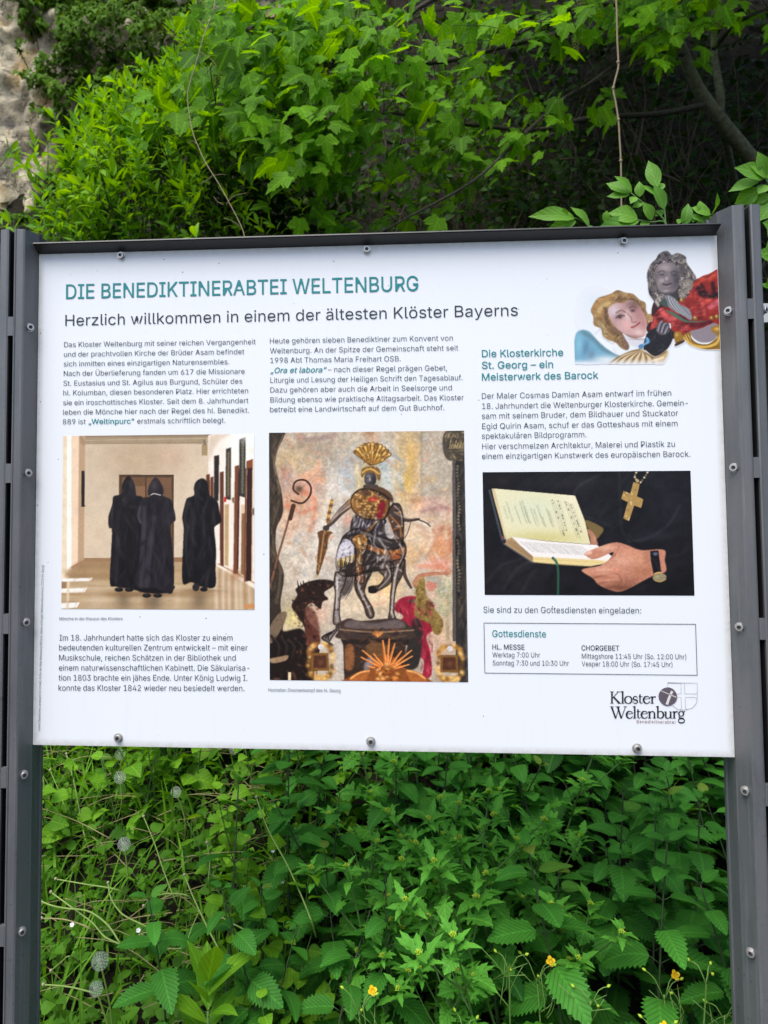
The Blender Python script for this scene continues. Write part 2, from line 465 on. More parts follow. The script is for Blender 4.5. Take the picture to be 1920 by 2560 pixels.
    # tall staff in front of the left column
    L([(48, 1280), (110, 1040), (180, 800), (222, 640)], 17, (126, 88, 66), 1)
    L([(206, 740), (232, 640)], 34, (70, 48, 38), 1, smooth=False)
    L([(216, 600), (300, 620), (360, 560), (366, 490), (320, 440), (250, 450), (230, 510), (270, 550)], 15, (58, 40, 34), 1)
    B(275, 510, 36, 32, (76, 58, 44), .9)
    # dark beast-like carving, lower left
    dark = (40, 30, 27)
    P([(330, 1240), (440, 1215), (545, 1230), (540, 1270), (470, 1320), (505, 1370), (460, 1390), (440, 1450), (380, 1400), (330, 1440), (350, 1540), (420, 1620), (440, 1720), (420, 1860), (380, 2030), (60, 2030), (60, 1900), (200, 1830), (300, 1700), (320, 1600), (250, 1480), (216, 1420), (260, 1340), (250, 1290)], dark, 1, 2)
    P([(320, 1440), (400, 1470), (440, 1640), (420, 1760), (300, 1840), (240, 1800), (320, 1680)], (98, 56, 46), .8, 8)
    for k in range(26):
        B(300 + 90 * math.sin(k * 1.3) + k * 2, 1300 + k * 20, 12, 9, (128, 84, 62) if k % 2 else (64, 44, 38), .6)
    for k in range(12):
        L([(270 + k * 22, 1270 - 10 * (k % 3)), (262 + k * 22, 1225 + 14 * (k % 2))], 14, (34, 26, 24), 1, 3)
    P([(40, 1560), (150, 1620), (290, 1600), (330, 1700), (320, 2040), (30, 2040)], (30, 25, 23), 1, 6)
    P([(120, 1480), (180, 1480), (140, 1600), (50, 1720), (40, 1600)], (112, 98, 80), 1, 4)
    for k in range(9):
        L([(60 + 26 * k, 1660 + 14 * (k % 3)), (90 + 30 * k, 1740), (80 + 28 * k, 1830)], 22, (54, 44, 38) if k % 2 else (24, 22, 24), .8, 8, soft=5)
    P([(40, 1840), (120, 1820), (190, 1810), (170, 1850), (70, 1870)], (150, 128, 100), 1, 3)
    # red drapery figure, lower right (kept loose)
    P([(1020, 1450), (1060, 1370), (1160, 1345), (1290, 1380), (1330, 1430), (1320, 1520), (1340, 1600), (1270, 1660), (1300, 1780), (1310, 1960), (1240, 1985), (1250, 1850), (1170, 1790), (1130, 1660), (1060, 1560), (1090, 1500)], (150, 38, 58), 1, 3)
    P([(1120, 1380), (1250, 1370), (1330, 1400), (1240, 1420)], (92, 84, 80), .9, 5)
    P([(1180, 1230), (1250, 1200), (1270, 1330), (1330, 1440), (1400, 1540), (1380, 1640), (1330, 1640), (1290, 1560), (1180, 1500), (1190, 1350)], (132, 112, 62), 1, 4)
    P([(1170, 1520), (1230, 1560), (1240, 1700), (1200, 1900), (1090, 1900), (1130, 1700)], (46, 44, 42), 1, 5)
    L([(1180, 1250), (1220, 1190), (1340, 1170), (1440, 1170)], 44, (176, 126, 100), 1, 20)
    for k in range(4):
        L([(1400, 1170), (1448, 1130 + 22 * k)], 9, (176, 126, 100), 1, 5, smooth=False)
    B(1310, 1260, 40, 50, (190, 128, 110), 1, 10, 1)
    B(1330, 1214, 56, 26, (168, 164, 150), 1, 10, 1)
    B(1370, 1250, 20, 30, (168, 164, 150), 1, 10, 1)
    B(1310, 1340, 44, 40, (216, 184, 164), .9)
    # horse: hind part, legs, chest, neck and head
    hz, hl = (44, 38, 36), (140, 132, 126)
    P([(600, 1110), (560, 1240), (620, 1340), (690, 1290), (700, 1200), (660, 1120)], (70, 62, 60), .9, 5)
    for k in range(8):
        L([(640 + 8 * k, 1200), (690 - 6 * k, 1270 + 6 * k), (650 - 14 * k, 1370)], 9, (46, 40, 40) if k % 2 else (150, 144, 140), .8, 4)
    P([(620, 880), (720, 820), (860, 860), (980, 900), (1090, 920), (1110, 1010), (1060, 1110), (980, 1130), (880, 1150), (800, 1160), (700, 1190), (600, 1180), (566, 1100), (580, 980)], hz, 1, 2)
    P([(560, 1160), (640, 1160), (630, 1250), (600, 1330), (590, 1480), (600, 1560), (545, 1560), (548, 1450), (560, 1330), (548, 1250)], (100, 92, 88), 1, 2)
    L([(586, 1180), (578, 1330), (574, 1540)], 26, (190, 186, 182), .6, soft=8)
    P([(720, 1170), (840, 1150), (800, 1250), (790, 1330), (850, 1440), (860, 1500), (830, 1520), (800, 1490), (780, 1420), (720, 1310), (708, 1240)], (68, 58, 52), 1, 2)
    L([(760, 1200), (748, 1290), (812, 1420), (838, 1500)], 20, (132, 120, 110), .7, soft=6)
    P([(900, 1090), (1000, 1080), (1010, 1180), (980, 1250), (900, 1300), (850, 1320), (820, 1310), (840, 1270), (900, 1260), (940, 1200), (900, 1150)], (82, 72, 66), 1, 2)
    P([(820, 1270), (880, 1280), (880, 1320), (824, 1316)], (32, 28, 28), 1, 1)
    P([(990, 1080), (1090, 1060), (1080, 1180), (1040, 1260), (1020, 1360), (1016, 1480), (1030, 1520), (976, 1520), (984, 1460), (990, 1330), (1000, 1240)], (74, 64, 58), 1, 2)
    L([(1040, 1110), (1016, 1270), (1000, 1490)], 22, (150, 140, 130), .7, soft=6)
    B(1000, 1010, 70, 70, (92, 70, 60), .9)
    B(960, 1040, 50, 40, (150, 128, 116), .5)
    P([(590, 940), (640, 900), (700, 940), (690, 1080), (600, 1060), (560, 1090)], (186, 190, 204), 1, 4)
    B(630, 980, 50, 60, (226, 230, 240), .7)
    for k in range(9):
        L([(568 + k * 18, 1060 - 4 * k), (572 + k * 16, 1140 - 8 * k)], 14, (210, 190, 116) if k % 2 else (120, 96, 50), .95, 6)
    P([(950, 740), (1000, 640), (1060, 630), (1090, 740), (1090, 860), (1080, 940), (1000, 980), (870, 940), (840, 860), (880, 780)], (50, 44, 44), 1, 2)
    P([(990, 640), (1060, 640), (1084, 720), (1090, 860), (1060, 930), (1020, 900), (980, 800), (960, 720)], (72, 54, 44), 1, 2)
    for pts, w in (([(960, 720), (1000, 840), (1020, 900)], 14), ([(990, 720), (1060, 800), (1070, 880)], 10), ([(1000, 700), (1070, 690)], 12), ([(1000, 830), (1080, 800)], 8)):
        L(pts, w, (156, 108, 58), .9)
    P([(940, 740), (966, 740), (1000, 850), (1020, 880), (980, 900), (950, 850)], (206, 210, 206), .8, 5)
    B(1046, 672, 14, 10, (16, 14, 16), 1, 0, 1)
    P([(1000, 640), (1010, 610), (1030, 640)], (40, 34, 34), 1, 1)
    L([(810, 960), (900, 990), (1000, 1010), (1100, 990)], 34, (146, 94, 54), .95)
    for k in range(12):
        B(815 + k * 25, 965 + 40 * math.sin(k * .26), 13, 15, (196, 144, 84) if k % 2 else (96, 54, 36), .8)
    B(1035, 1035, 36, 34, (160, 90, 50), .9, 0, 1)
    B(880, 880, 60, 60, (92, 94, 104), .5)
    # rider: legs, skirt, breastplate, cloak, arms, head and crest
    g0, g1, br = (160, 116, 56), (236, 200, 120), (66, 48, 38)
    P([(690, 870), (800, 860), (810, 960), (780, 1030), (770, 1120), (760, 1180), (720, 1160), (720, 1040), (716, 960), (686, 920)], (92, 66, 42), 1, 2)
    P([(700, 880), (800, 870), (800, 960), (720, 980)], (150, 108, 56), .9, 4)
    L([(740, 900), (752, 980), (740, 1110)], 14, (232, 204, 150), .7, soft=5)
    P([(716, 1110), (776, 1110), (784, 1200), (770, 1250), (730, 1230), (714, 1180)], (112, 74, 48), 1, 3)
    L([(736, 1120), (744, 1200)], 10, (226, 190, 130), .7)
    L([(1090, 1070), (1100, 1180), (1150, 1280)], 40, (74, 62, 58), 1, 20)
    P([(690, 740), (760, 700), (900, 730), (960, 760), (900, 840), (820, 900), (760, 850), (680, 900), (670, 850)], (48, 44, 50), 1, 3)
    for k in range(7):
        L([(730 + 26 * k, 740), (700 + 30 * k, 860 - 8 * k)], 10, (140, 136, 150), .5, 4, soft=4)
    L([(770, 880), (860, 790), (940, 720)], 26, (132, 98, 58), .9)
    P([(690, 560), (760, 510), (860, 520), (950, 560), (980, 640), (940, 740), (850, 750), (760, 730), (700, 680), (680, 620)], (116, 82, 44), 1, 3)
    for r in range(7):
        for k in range(7):
            B(750 + 28 * k + 14 * (r % 2), 600 + 22 * r, 12, 8, g1 if (k + r) % 3 else br, .75)
    P([(900, 610), (950, 620), (930, 720), (880, 740)], (120, 24, 40), .95, 5)
    B(850, 590, 34, 16, (226, 30, 60), .9)
    P([(700, 540), (780, 500), (900, 490), (990, 540), (1010, 610), (930, 590), (850, 560), (780, 560), (720, 580)], (84, 62, 44), 1, 3)
    L([(800, 500), (880, 560), (980, 610)], 18, (150, 112, 70), .8)
    L([(830, 510), (920, 550), (1000, 590)], 10, (40, 34, 34), .8)
    B(740, 560, 30, 24, (206, 160, 90), .8)
    L([(680, 620), (600, 690), (540, 760), (490, 810)], 66, (74, 62, 56), 1, 26)
    L([(680, 600), (600, 670), (530, 750)], 16, (176, 162, 150), .7, soft=6)
    B(690, 620, 38, 50, (176, 130, 70), .9)
    L([(1000, 690), (1100, 750), (1210, 745)], 44, (66, 54, 50), 1, 18)
    L([(1180, 740), (1260, 770), (1300, 800)], 10, (50, 42, 40), 1)
    L([(1150, 760), (1120, 860), (1090, 900)], 6, (60, 48, 40), 1)
    P([(420, 850), (470, 830), (540, 850), (510, 880), (490, 990), (470, 1050), (430, 1170), (410, 1190), (420, 1010), (430, 910)], (96, 66, 42), 1, 2)
    L([(470, 850), (450, 1000), (424, 1160)], 12, (190, 150, 96), .7)
    L([(500, 770), (512, 690), (532, 600)], 26, (150, 112, 60), 1)
    for k in range(6):
        B(502 + 6 * k, 750 - 28 * k, 20, 10, (226, 190, 116) if k % 2 else (80, 56, 36), .9)
    B(486, 815, 26, 22, (60, 52, 50), 1, 0, 1)
    B(832, 430, 48, 62, (66, 64, 68), 1, 0, 1)
    B(820, 420, 22, 34, (150, 150, 156), .7)
    B(860, 450, 18, 40, (30, 30, 34), .7)
    for x in (812, 846):
        B(x, 424, 11, 5, (18, 18, 20), .9)
    B(830, 462, 14, 4, (20, 18, 20), .9)
    L([(829, 424), (828, 446)], 6, (190, 190, 194), .8)
    P([(760, 400), (770, 350), (830, 330), (900, 350), (912, 430), (890, 440), (870, 390), (800, 385), (770, 420)], (120, 92, 48), 1, 2)
    L([(772, 380), (830, 350), (900, 390)], 16, (216, 176, 96), .8)
    L([(790, 490), (880, 490)], 30, (72, 62, 58), 1)
    for k, t in enumerate(np.linspace(-52, 60, 11)):
        for ln, dx in ((165, 0), (100, 8)):
            a = math.radians(t + (5 if ln == 100 else 0))
            x1, y1 = 842 + ln * .98 * math.sin(a), 322 - ln * math.cos(a)
            L([(842 + 20 * math.sin(a), 320), (x1, y1)], 12, (112, 80, 36), 1, 34, smooth=False)
            L([(842 + 20 * math.sin(a), 318), (x1 - 4, y1)], 6, (216, 176, 88) if k % 2 else (160, 122, 58), .95, 20, smooth=False)
            B(x1 - 3, y1, 12, 11, (240, 216, 150) if k % 3 else (90, 62, 32), .8)
    rs = random.Random(33)
    silver = [(214, 214, 216), (150, 148, 150), (24, 21, 22), (34, 30, 30), (92, 84, 80), (20, 18, 20), (236, 236, 238)]
    golds = [(232, 190, 104), (60, 38, 22), (150, 104, 48), (250, 226, 160), (30, 22, 18), (112, 72, 36)]
    bodyM = np.clip(sum(c.mask(q)[0] for q in (
        [(620, 880), (720, 820), (860, 860), (980, 900), (1090, 920), (1110, 1010), (1060, 1110), (980, 1130), (880, 1150), (800, 1160), (700, 1190), (600, 1180), (566, 1100), (580, 980)],
        [(950, 740), (1000, 640), (1060, 630), (1090, 740), (1090, 860), (1080, 940), (1000, 980), (870, 940), (840, 860), (880, 780)],
        [(560, 1160), (640, 1160), (630, 1250), (600, 1330), (590, 1480), (600, 1560), (545, 1560), (548, 1450), (560, 1330), (548, 1250)],
        [(720, 1170), (840, 1150), (800, 1250), (790, 1330), (850, 1440), (860, 1500), (830, 1520), (800, 1490), (780, 1420), (720, 1310), (708, 1240)],
        [(990, 1080), (1090, 1060), (1080, 1180), (1040, 1260), (1020, 1360), (1016, 1480), (1030, 1520), (976, 1520), (984, 1460), (990, 1330), (1000, 1240)],
        [(900, 1090), (1000, 1080), (1010, 1180), (980, 1250), (900, 1300), (850, 1320), (820, 1310), (840, 1270), (900, 1260), (940, 1200), (900, 1150)])), 0, 1)
    c.glints(bodyM, 210, silver, rs, 16, 60, 9, .6, .9)
    riderM = np.clip(sum(c.mask(q)[0] for q in (
        [(690, 560), (760, 510), (860, 520), (950, 560), (980, 640), (940, 740), (850, 750), (760, 730), (700, 680), (680, 620)],
        [(690, 870), (800, 860), (810, 960), (780, 1030), (770, 1120), (760, 1180), (720, 1160), (720, 1040), (716, 960), (686, 920)],
        [(820, 950), (900, 980), (1000, 1000), (1100, 985), (1100, 1030), (1000, 1050), (880, 1020), (810, 1000)])), 0, 1)
    c.glints(riderM, 130, golds, rs, 10, 34, 8, .7, .9)
    c.glints(c.mask([(690, 740), (760, 700), (900, 730), (960, 760), (900, 840), (820, 900), (760, 850), (680, 900), (670, 850)])[0], 60, silver, rs, 20, 60, 9, .6, .6, 100)
    c.glints(c.mask([(760, 150), (930, 160), (950, 300), (880, 345), (780, 340), (740, 220)])[0], 40, golds, rs, 10, 40, 7, .5)
    c.glints(c.mask([(420, 850), (540, 850), (490, 1000), (430, 1170), (410, 1190), (420, 1010)])[0], 30, golds, rs, 14, 50, 8, .6, .4, 80)
    c.glints(c.mask([(330, 1240), (545, 1230), (470, 1320), (440, 1450), (350, 1540), (420, 1620), (440, 1720), (380, 2030), (60, 2030), (300, 1700), (216, 1420)])[0], 150, [(86, 46, 38), (22, 16, 16), (128, 84, 66), (14, 12, 12), (60, 36, 32)], rs, 12, 40, 10, .6)
    c.glints(c.mask([(1030, 1480), (1060, 1370), (1330, 1400), (1330, 1580), (1300, 1960), (1230, 1980), (1180, 1640)])[0], 70, [(206, 84, 104), (92, 18, 34), (120, 28, 46), (60, 14, 26)], rs, 30, 90, 12, .55, .4, 75)
    c.glints(c.mask([(1180, 1230), (1250, 1200), (1330, 1440), (1400, 1540), (1380, 1640), (1290, 1560), (1180, 1500)])[0], 50, [(196, 172, 104), (70, 58, 30), (146, 122, 62)], rs, 20, 60, 10, .55)
    c.glints(c.mask([(30, 60), (165, 60), (110, 200), (88, 330), (140, 540), (148, 700), (96, 830), (100, 1010), (158, 1180), (130, 1400), (20, 1400)], False)[0], 90, [(92, 82, 66), (26, 22, 20), (70, 62, 52), (120, 106, 82)], rs, 30, 110, 12, .45, .5, 80)
    c.glints(c.mask([(1400, 60), (1600, 60), (1600, 290), (1460, 290)], False)[0], 60, [(196, 180, 130), (30, 28, 28), (110, 100, 80), (140, 130, 96)], rs, 16, 50, 9, .6)
    c.glints(c.mask([(1480, 300), (1600, 300), (1620, 2040), (1530, 2040)], False)[0], 120, [(84, 80, 78), (24, 24, 26), (66, 62, 60)], rs, 40, 140, 12, .45, .2, 88)
    for q in ([(620, 880), (720, 820), (860, 860), (980, 900), (1090, 920), (1110, 1010), (1060, 1110), (980, 1130), (880, 1150), (800, 1160), (700, 1190), (600, 1180), (566, 1100), (580, 980)],
              [(560, 1160), (640, 1160), (630, 1250), (600, 1330), (590, 1480), (600, 1560), (545, 1560), (548, 1450), (560, 1330), (548, 1250)],
              [(720, 1170), (840, 1150), (800, 1250), (790, 1330), (850, 1440), (860, 1500), (830, 1520), (800, 1490), (780, 1420), (720, 1310), (708, 1240)],
              [(990, 1080), (1090, 1060), (1080, 1180), (1040, 1260), (1020, 1360), (1016, 1480), (1030, 1520), (976, 1520), (984, 1460), (990, 1330), (1000, 1240)],
              [(900, 1090), (1000, 1080), (1010, 1180), (980, 1250), (900, 1300), (850, 1320), (820, 1310), (840, 1270), (900, 1260), (940, 1200), (900, 1150)],
              [(950, 740), (1000, 640), (1060, 630), (1090, 740), (1090, 860), (1080, 940), (1000, 980), (870, 940), (840, 860), (880, 780)],
              [(690, 560), (760, 510), (860, 520), (950, 560), (980, 640), (940, 740), (850, 750), (760, 730), (700, 680), (680, 620)],
              [(690, 870), (800, 860), (810, 960), (780, 1030), (770, 1120), (784, 1200), (770, 1250), (730, 1230), (714, 1180), (720, 1040), (716, 960), (686, 920)]):
        L(list(q) + [q[0]], 9, (16, 13, 13), .8, soft=4)
    for pts, w, col in (([(600, 960), (570, 1060), (580, 1150)], 16, (206, 206, 212)), ([(760, 850), (880, 890), (1000, 930)], 18, (120, 116, 118)), ([(900, 900), (960, 1000), (940, 1090)], 16, (176, 172, 170)), ([(1060, 940), (1090, 1010), (1060, 1090)], 14, (200, 196, 194)), ([(980, 780), (1010, 860), (1040, 920)], 12, (190, 186, 184)), ([(870, 860), (860, 940), (900, 980)], 14, (150, 148, 150)), ([(1020, 640), (1070, 700), (1080, 800)], 10, (196, 190, 186)), ([(570, 1200), (572, 1340), (562, 1500)], 12, (236, 234, 232)), ([(750, 1200), (740, 1270), (806, 1420), (836, 1490)], 11, (214, 208, 202)), ([(1050, 1100), (1016, 1260), (998, 1480)], 12, (226, 222, 216)), ([(960, 1110), (985, 1190), (900, 1285)], 11, (206, 200, 194)), ([(670, 640), (590, 700), (520, 770)], 12, (206, 196, 184)), ([(1020, 690), (1110, 738), (1190, 738)], 9, (176, 166, 156))):
        L(pts, w, col, .75, w * .4, soft=5)
    # plinth
    P([(560, 1580), (660, 1520), (760, 1540), (1040, 1520), (1150, 1590), (1170, 1620), (1140, 1680), (600, 1680), (580, 1620)], (62, 52, 48), 1, 2)
    P([(640, 1590), (680, 1535), (860, 1560), (1040, 1530), (1100, 1590), (860, 1600)], (104, 94, 94), .9, 6)
    L([(580, 1604), (860, 1628), (1170, 1612)], 12, (150, 122, 96), .8)
    P([(600, 1680), (1140, 1680), (1130, 1730), (620, 1730)], (40, 34, 32), 1, 2, False)
    P([(620, 1725), (1110, 1725), (1090, 2040), (630, 2040)], (56, 44, 38), 1, 2, False)
    P([(640, 1740), (700, 1740), (700, 1900), (640, 1920)], (140, 92, 56), .9, 5)
    P([(810, 1720), (950, 1720), (950, 1800), (820, 1820)], (110, 78, 48), .9, 8)
    B(890, 1640, 40, 26, (206, 130, 66), .9)
    for k in range(7):
        L([(890, 1665), (850 + 13 * k, 1622 + 4 * abs(k - 3))], 6, (226, 150, 84), .9, smooth=False)
    for k in range(12):
        L([(590 - 6 * k, 1590 + 4 * k), (540 - 8 * k, 1660 + 5 * (k % 4)), (500 + 4 * k, 1720 + 6 * (k % 3))], 16, (30, 26, 27) if k % 3 else (120, 112, 110), .9, 4, soft=3)
    P([(780, 1900), (830, 1820), (880, 1900), (840, 1960)], (150, 160, 174), .7, 8)
    c.glints(c.mask([(580, 1590), (1160, 1590), (1100, 1740), (1090, 2040), (630, 2040), (620, 1740)], False)[0], 110, [(120, 96, 78), (26, 22, 22), (150, 104, 66), (80, 62, 52), (40, 32, 30)], rs, 20, 90, 10, .5, .3, 0)
    # gilded rays and mount on the plinth
    P([(630, 2040), (700, 1960), (830, 1910), (880, 1840), (960, 1800), (1050, 1850), (1100, 1910), (1220, 1960), (1290, 2040)], (134, 78, 40), 1, 4)
    for t, ln in ((-62, 230), (-50, 250), (-38, 170), (-8, 240), (4, 250), (16, 220), (36, 190), (50, 250), (60, 230), (-76, 160), (74, 180)):
        a = math.radians(t)
        L([(960 + 60 * math.sin(a), 1930 - 60 * math.cos(a)), (960 + ln * math.sin(a), 1930 - ln * math.cos(a))], 22, (206, 116, 52), 1, 8, smooth=False)
        L([(966 + 60 * math.sin(a), 1930 - 60 * math.cos(a)), (966 + ln * math.sin(a), 1930 - ln * math.cos(a))], 7, (244, 180, 110), .9, 4, smooth=False)
    for x0, s in ((740, 1), (1200, -1)):
        P([(x0 - 80 * s, 2040), (x0 - 40 * s, 1960), (x0 + 80 * s, 1920), (x0 + 80 * s, 1960), (x0 + 20 * s, 2040)], (166, 100, 50), 1, 3)
        L([(x0 - 60 * s, 1990), (x0 + 10 * s, 1945), (x0 + 80 * s, 1930)], 14, (236, 180, 110), .8)
    r = random.Random(4)
    for k in range(70):
        a, d = r.uniform(0, 6.28), r.uniform(0, 1) ** .5 * 95
        B(960 + d * math.cos(a), 1950 + d * .8 * math.sin(a), 15, 12, r.choice([(236, 170, 84), (120, 62, 28), (196, 118, 50), (250, 210, 140), (70, 38, 24)]), .75)
    B(962, 1880, 24, 26, (226, 170, 110), .9)
    # two small gilded frames
    for cx, cy in ((445, 1860), (1455, 1875)):
        for k in range(44):
            t = k / 44 * 6.283
            B(cx + 92 * math.copysign(abs(math.cos(t)) ** .6, math.cos(t)) + 8 * math.sin(5 * k), cy - 6 + 130 * math.copysign(abs(math.sin(t)) ** .7, math.sin(t)), 20, 18, r.choice([(206, 160, 84), (150, 106, 48), (240, 204, 130), (96, 64, 30)]), .85)
        P([(cx - 75, cy - 70), (cx + 60, cy - 70), (cx + 66, cy + 70), (cx - 78, cy + 66)], (120, 86, 44), 1, 2, False)
        P([(cx - 55, cy - 50), (cx + 42, cy - 50), (cx + 46, cy + 48), (cx - 58, cy + 46)], (78, 48, 36), 1, 2, False)
        B(cx, cy, 22, 22, (110, 76, 54), .8)
        B(cx, cy - 118, 22, 22, (206, 210, 214), 1, 0, 1)
        for k in range(24):
            B(cx - 60 + 120 * r.random(), cy + 100 + 60 * r.random(), 18, 12, r.choice([(206, 160, 84), (140, 98, 44), (236, 200, 120)]), .8)
    Q(190, 1940, 212, 2030, (220, 206, 170))
    Q(394, 1930, 412, 2030, (190, 160, 110))
    c.mottle(.16, 14, 21)
    return c


K3 = 1659 / 570


def paint_book():
    R = brect((1206.2, 1180.5), (1736, 1489))
    c = Canvas(R, 350, 210, 1190, 1160, K3, (23, 24, 30))
    P, L, B, Q = c.poly, c.line, c.blob, c.rect_
    for x, y, rx, ry, col, a in ((700, 130, 300, 60, (40, 41, 47), .7), (1400, 250, 160, 200, (34, 36, 46), .7), (300, 800, 260, 120, (40, 40, 44), .6), (900, 330, 160, 120, (34, 36, 44), .6), (180, 130, 100, 40, (46, 40, 36), .6), (1300, 520, 180, 40, (40, 42, 52), .6), (1480, 900, 200, 80, (16, 17, 22), .8)):
        B(x, y, rx, ry, col, a)
    for pts, w, col in (([(710, 225), (760, 150), (900, 80)], 14, (52, 53, 60)), ([(1040, 60), (1050, 300), (1060, 480), (1120, 540)], 16, (44, 45, 54)), ([(1110, 560), (1250, 540), (1400, 440), (1480, 300)], 20, (46, 48, 58)), ([(200, 920), (300, 760), (420, 700)], 20, (50, 50, 54)), ([(80, 860), (180, 740), (330, 690)], 16, (46, 46, 52)), ([(330, 940), (380, 840), (440, 760)], 16, (46, 46, 50)), ([(760, 370), (900, 420), (1000, 460)], 14, (44, 46, 56)), ([(1090, 520), (1180, 600)], 10, (12, 12, 16))):
        L(pts, w, col, .7, soft=9)
    c.mottle(.25, 70, 31)
    c.glints(np.ones(c.X.shape), 120, [(34, 35, 43), (14, 15, 19), (42, 43, 52), (18, 18, 24)], random.Random(6), 80, 260, 26, .35, .5, -40)
    # chain and pendant cross
    for pts in ([(1172, 50), (1154, 90), (1166, 116)], [(1252, 50), (1230, 90), (1196, 134)]):
        S_ = spl(pts, 5)
        for i, (x, y) in enumerate(S_[::2]):
            B(x, y, 8, 7, (206, 200, 170) if i % 2 else (120, 112, 84), .95, 0, 1)
    B(1174, 124, 12, 12, (176, 160, 110), 1, 0, 1)
    M, sl = c.mask([(1144, 132), (1190, 146), (1170, 236), (1216, 258), (1200, 320), (1150, 302), (1112, 414), (1070, 396), (1104, 278), (1056, 254), (1072, 196), (1122, 216)], False)
    P([(1144, 132), (1190, 146), (1170, 236), (1216, 258), (1200, 320), (1150, 302), (1112, 414), (1070, 396), (1104, 278), (1056, 254), (1072, 196), (1122, 216)], (164, 138, 84), 1, 0, False)
    c.clip = M
    r = random.Random(2)
    for k in range(60):
        B(r.uniform(1056, 1216), r.uniform(132, 414), 9, 6, r.choice([(226, 206, 150), (110, 88, 48), (196, 166, 100), (240, 228, 186)]), .7, r.uniform(0, 180))
    c.clip = None
    # sleeve lining and far hand behind the book
    P([(790, 410), (850, 425), (925, 470), (910, 510), (870, 545), (820, 480)], (112, 98, 62), 1, 3)
    P([(806, 474), (850, 496), (880, 560), (884, 590), (838, 590), (826, 530)], (168, 122, 98), 1, 3)
    B(860, 545, 14, 26, (206, 160, 132), .6)
    # book: cover, upper page, lower page block
    P([(90, 188), (104, 186), (200, 560), (420, 712), (408, 722), (196, 582), (180, 540)], (66, 78, 84), 1, 1, False)
    M, sl = c.mask([(114, 178), (720, 231), (790, 410), (832, 584), (520, 560), (262, 530), (212, 556), (180, 430), (130, 250)], False)
    P([(114, 178), (720, 231), (790, 410), (832, 584), (520, 560), (262, 530), (212, 556), (180, 430), (130, 250)], (221, 224, 190), 1, 0, False)
    c.clip = M
    B(420, 330, 260, 130, (206, 222, 196), .8)
    B(480, 540, 330, 60, (196, 196, 130), .8)
    B(700, 270, 100, 90, (230, 230, 204), .7)
    L([(112, 186), (150, 340), (204, 560)], 40, (176, 158, 116), .8, soft=8)
    L([(122, 190), (160, 330), (214, 520)], 6, (226, 216, 180), .8)
    c.clip = None
    rr = random.Random(9)
    for i, (xa, ya, n) in enumerate(((200, 300, 118), (222, 272, 170), (282, 292, 160), (318, 270, 180), (334, 266, 190), (352, 296, 160), (398, 318, 140), (420, 320, 140), (444, 292, 170), (484, 380, 90), (512, 318, 150), (530, 330, 140))):
        for off in (0,):
            for o_ in (-4, 4):
                c.dashes(xa + o_, ya + rr.uniform(0, 14), xa + o_ + n * .28, ya + n * rr.uniform(.8, 1), 3.4, (120, 126, 108), .7, rr, 11)
    for xa, ya, xb, yb in ((545, 262, 632, 520), (588, 266, 650, 490), (640, 270, 744, 540), (676, 286, 758, 500)):
        for o in (0, 14, 28):
            L([(xa + o * .9, ya + o * .1), (xb + o * .9 - 8, yb)], 2.4, (150, 154, 130), .8, smooth=False)
        for k in range(12):
            t = rr.random()
            B(xa + (xb - xa) * t + 9, ya + (yb - ya) * t, 4, 5, (60, 66, 60), .9)
    P([(214, 556), (262, 530), (520, 562), (880, 590), (1000, 680), (975, 706), (412, 676), (330, 600)], (232, 236, 236), 1, 0, False)
    P([(212, 556), (262, 532), (330, 600), (415, 672), (420, 716), (300, 640), (206, 580)], (166, 142, 106), 1, 1, False)
    for k in range(5):
        L([(226 + 12 * k, 566 - 2 * k), (414, 700 - 6 * k)], 3, (120, 100, 74), .7, smooth=False)
    P([(412, 674), (975, 702), (930, 726), (830, 744), (416, 716)], (222, 208, 150), 1, 1, False)
    L([(416, 714), (620, 734), (832, 744)], 5, (110, 108, 76), .9)
    L([(414, 690), (930, 716)], 4, (190, 176, 118), .6)
    for k in range(15):
        x = 360 + 30 * k
        for o_ in (-8, 2, 12):
            c.dashes(x - 30 + o_, 566 + k * 2.0, x + 62 + o_ + rr.uniform(-20, 10), 640 + k * 2, 3.2, (140, 144, 154), .65, rr, 12)
    B(205, 560, 14, 18, (40, 36, 50), 1, 0, 1)
    B(196, 535, 6, 14, (196, 66, 72), .9)
    B(205, 545, 4, 12, (90, 130, 176), .9)
    L([(560, 684), (588, 722), (598, 800), (596, 950)], 20, (38, 82, 66), 1, 15)
    L([(566, 690), (590, 730)], 12, (70, 136, 104), .8)
    # near hand
    sk, sh, hi = (186, 132, 110), (112, 72, 58), (228, 186, 164)
    P([(768, 770), (830, 752), (900, 740), (960, 700), (1000, 640), (900, 680), (840, 690), (792, 660), (800, 644), (870, 612), (960, 580), (1030, 570), (1100, 590), (1200, 626), (1366, 624), (1372, 700), (1380, 780), (1300, 806), (1220, 846), (1120, 900), (1040, 928), (960, 910), (890, 876), (850, 830), (800, 800)], sk, 1, 1)
    M, sl = c.mask([(768, 770), (830, 752), (900, 740), (960, 700), (1000, 640), (900, 680), (840, 690), (792, 660), (800, 644), (870, 612), (960, 580), (1030, 570), (1100, 590), (1200, 626), (1366, 624), (1372, 700), (1380, 780), (1300, 806), (1220, 846), (1120, 900), (1040, 928), (960, 910), (890, 876), (850, 830), (800, 800)])
    c.clip = M
    B(1060, 900, 200, 40, sh, .9)
    B(900, 820, 90, 26, (156, 104, 78), .6)
    B(1050, 700, 120, 50, hi, .5)
    B(940, 610, 90, 22, hi, .75)
    B(1130, 650, 70, 36, (216, 164, 132), .5)
    B(920, 770, 80, 16, hi, .6)
    B(1220, 780, 90, 50, (160, 108, 80), .7)
    B(1200, 700, 60, 60, (206, 156, 124), .5)
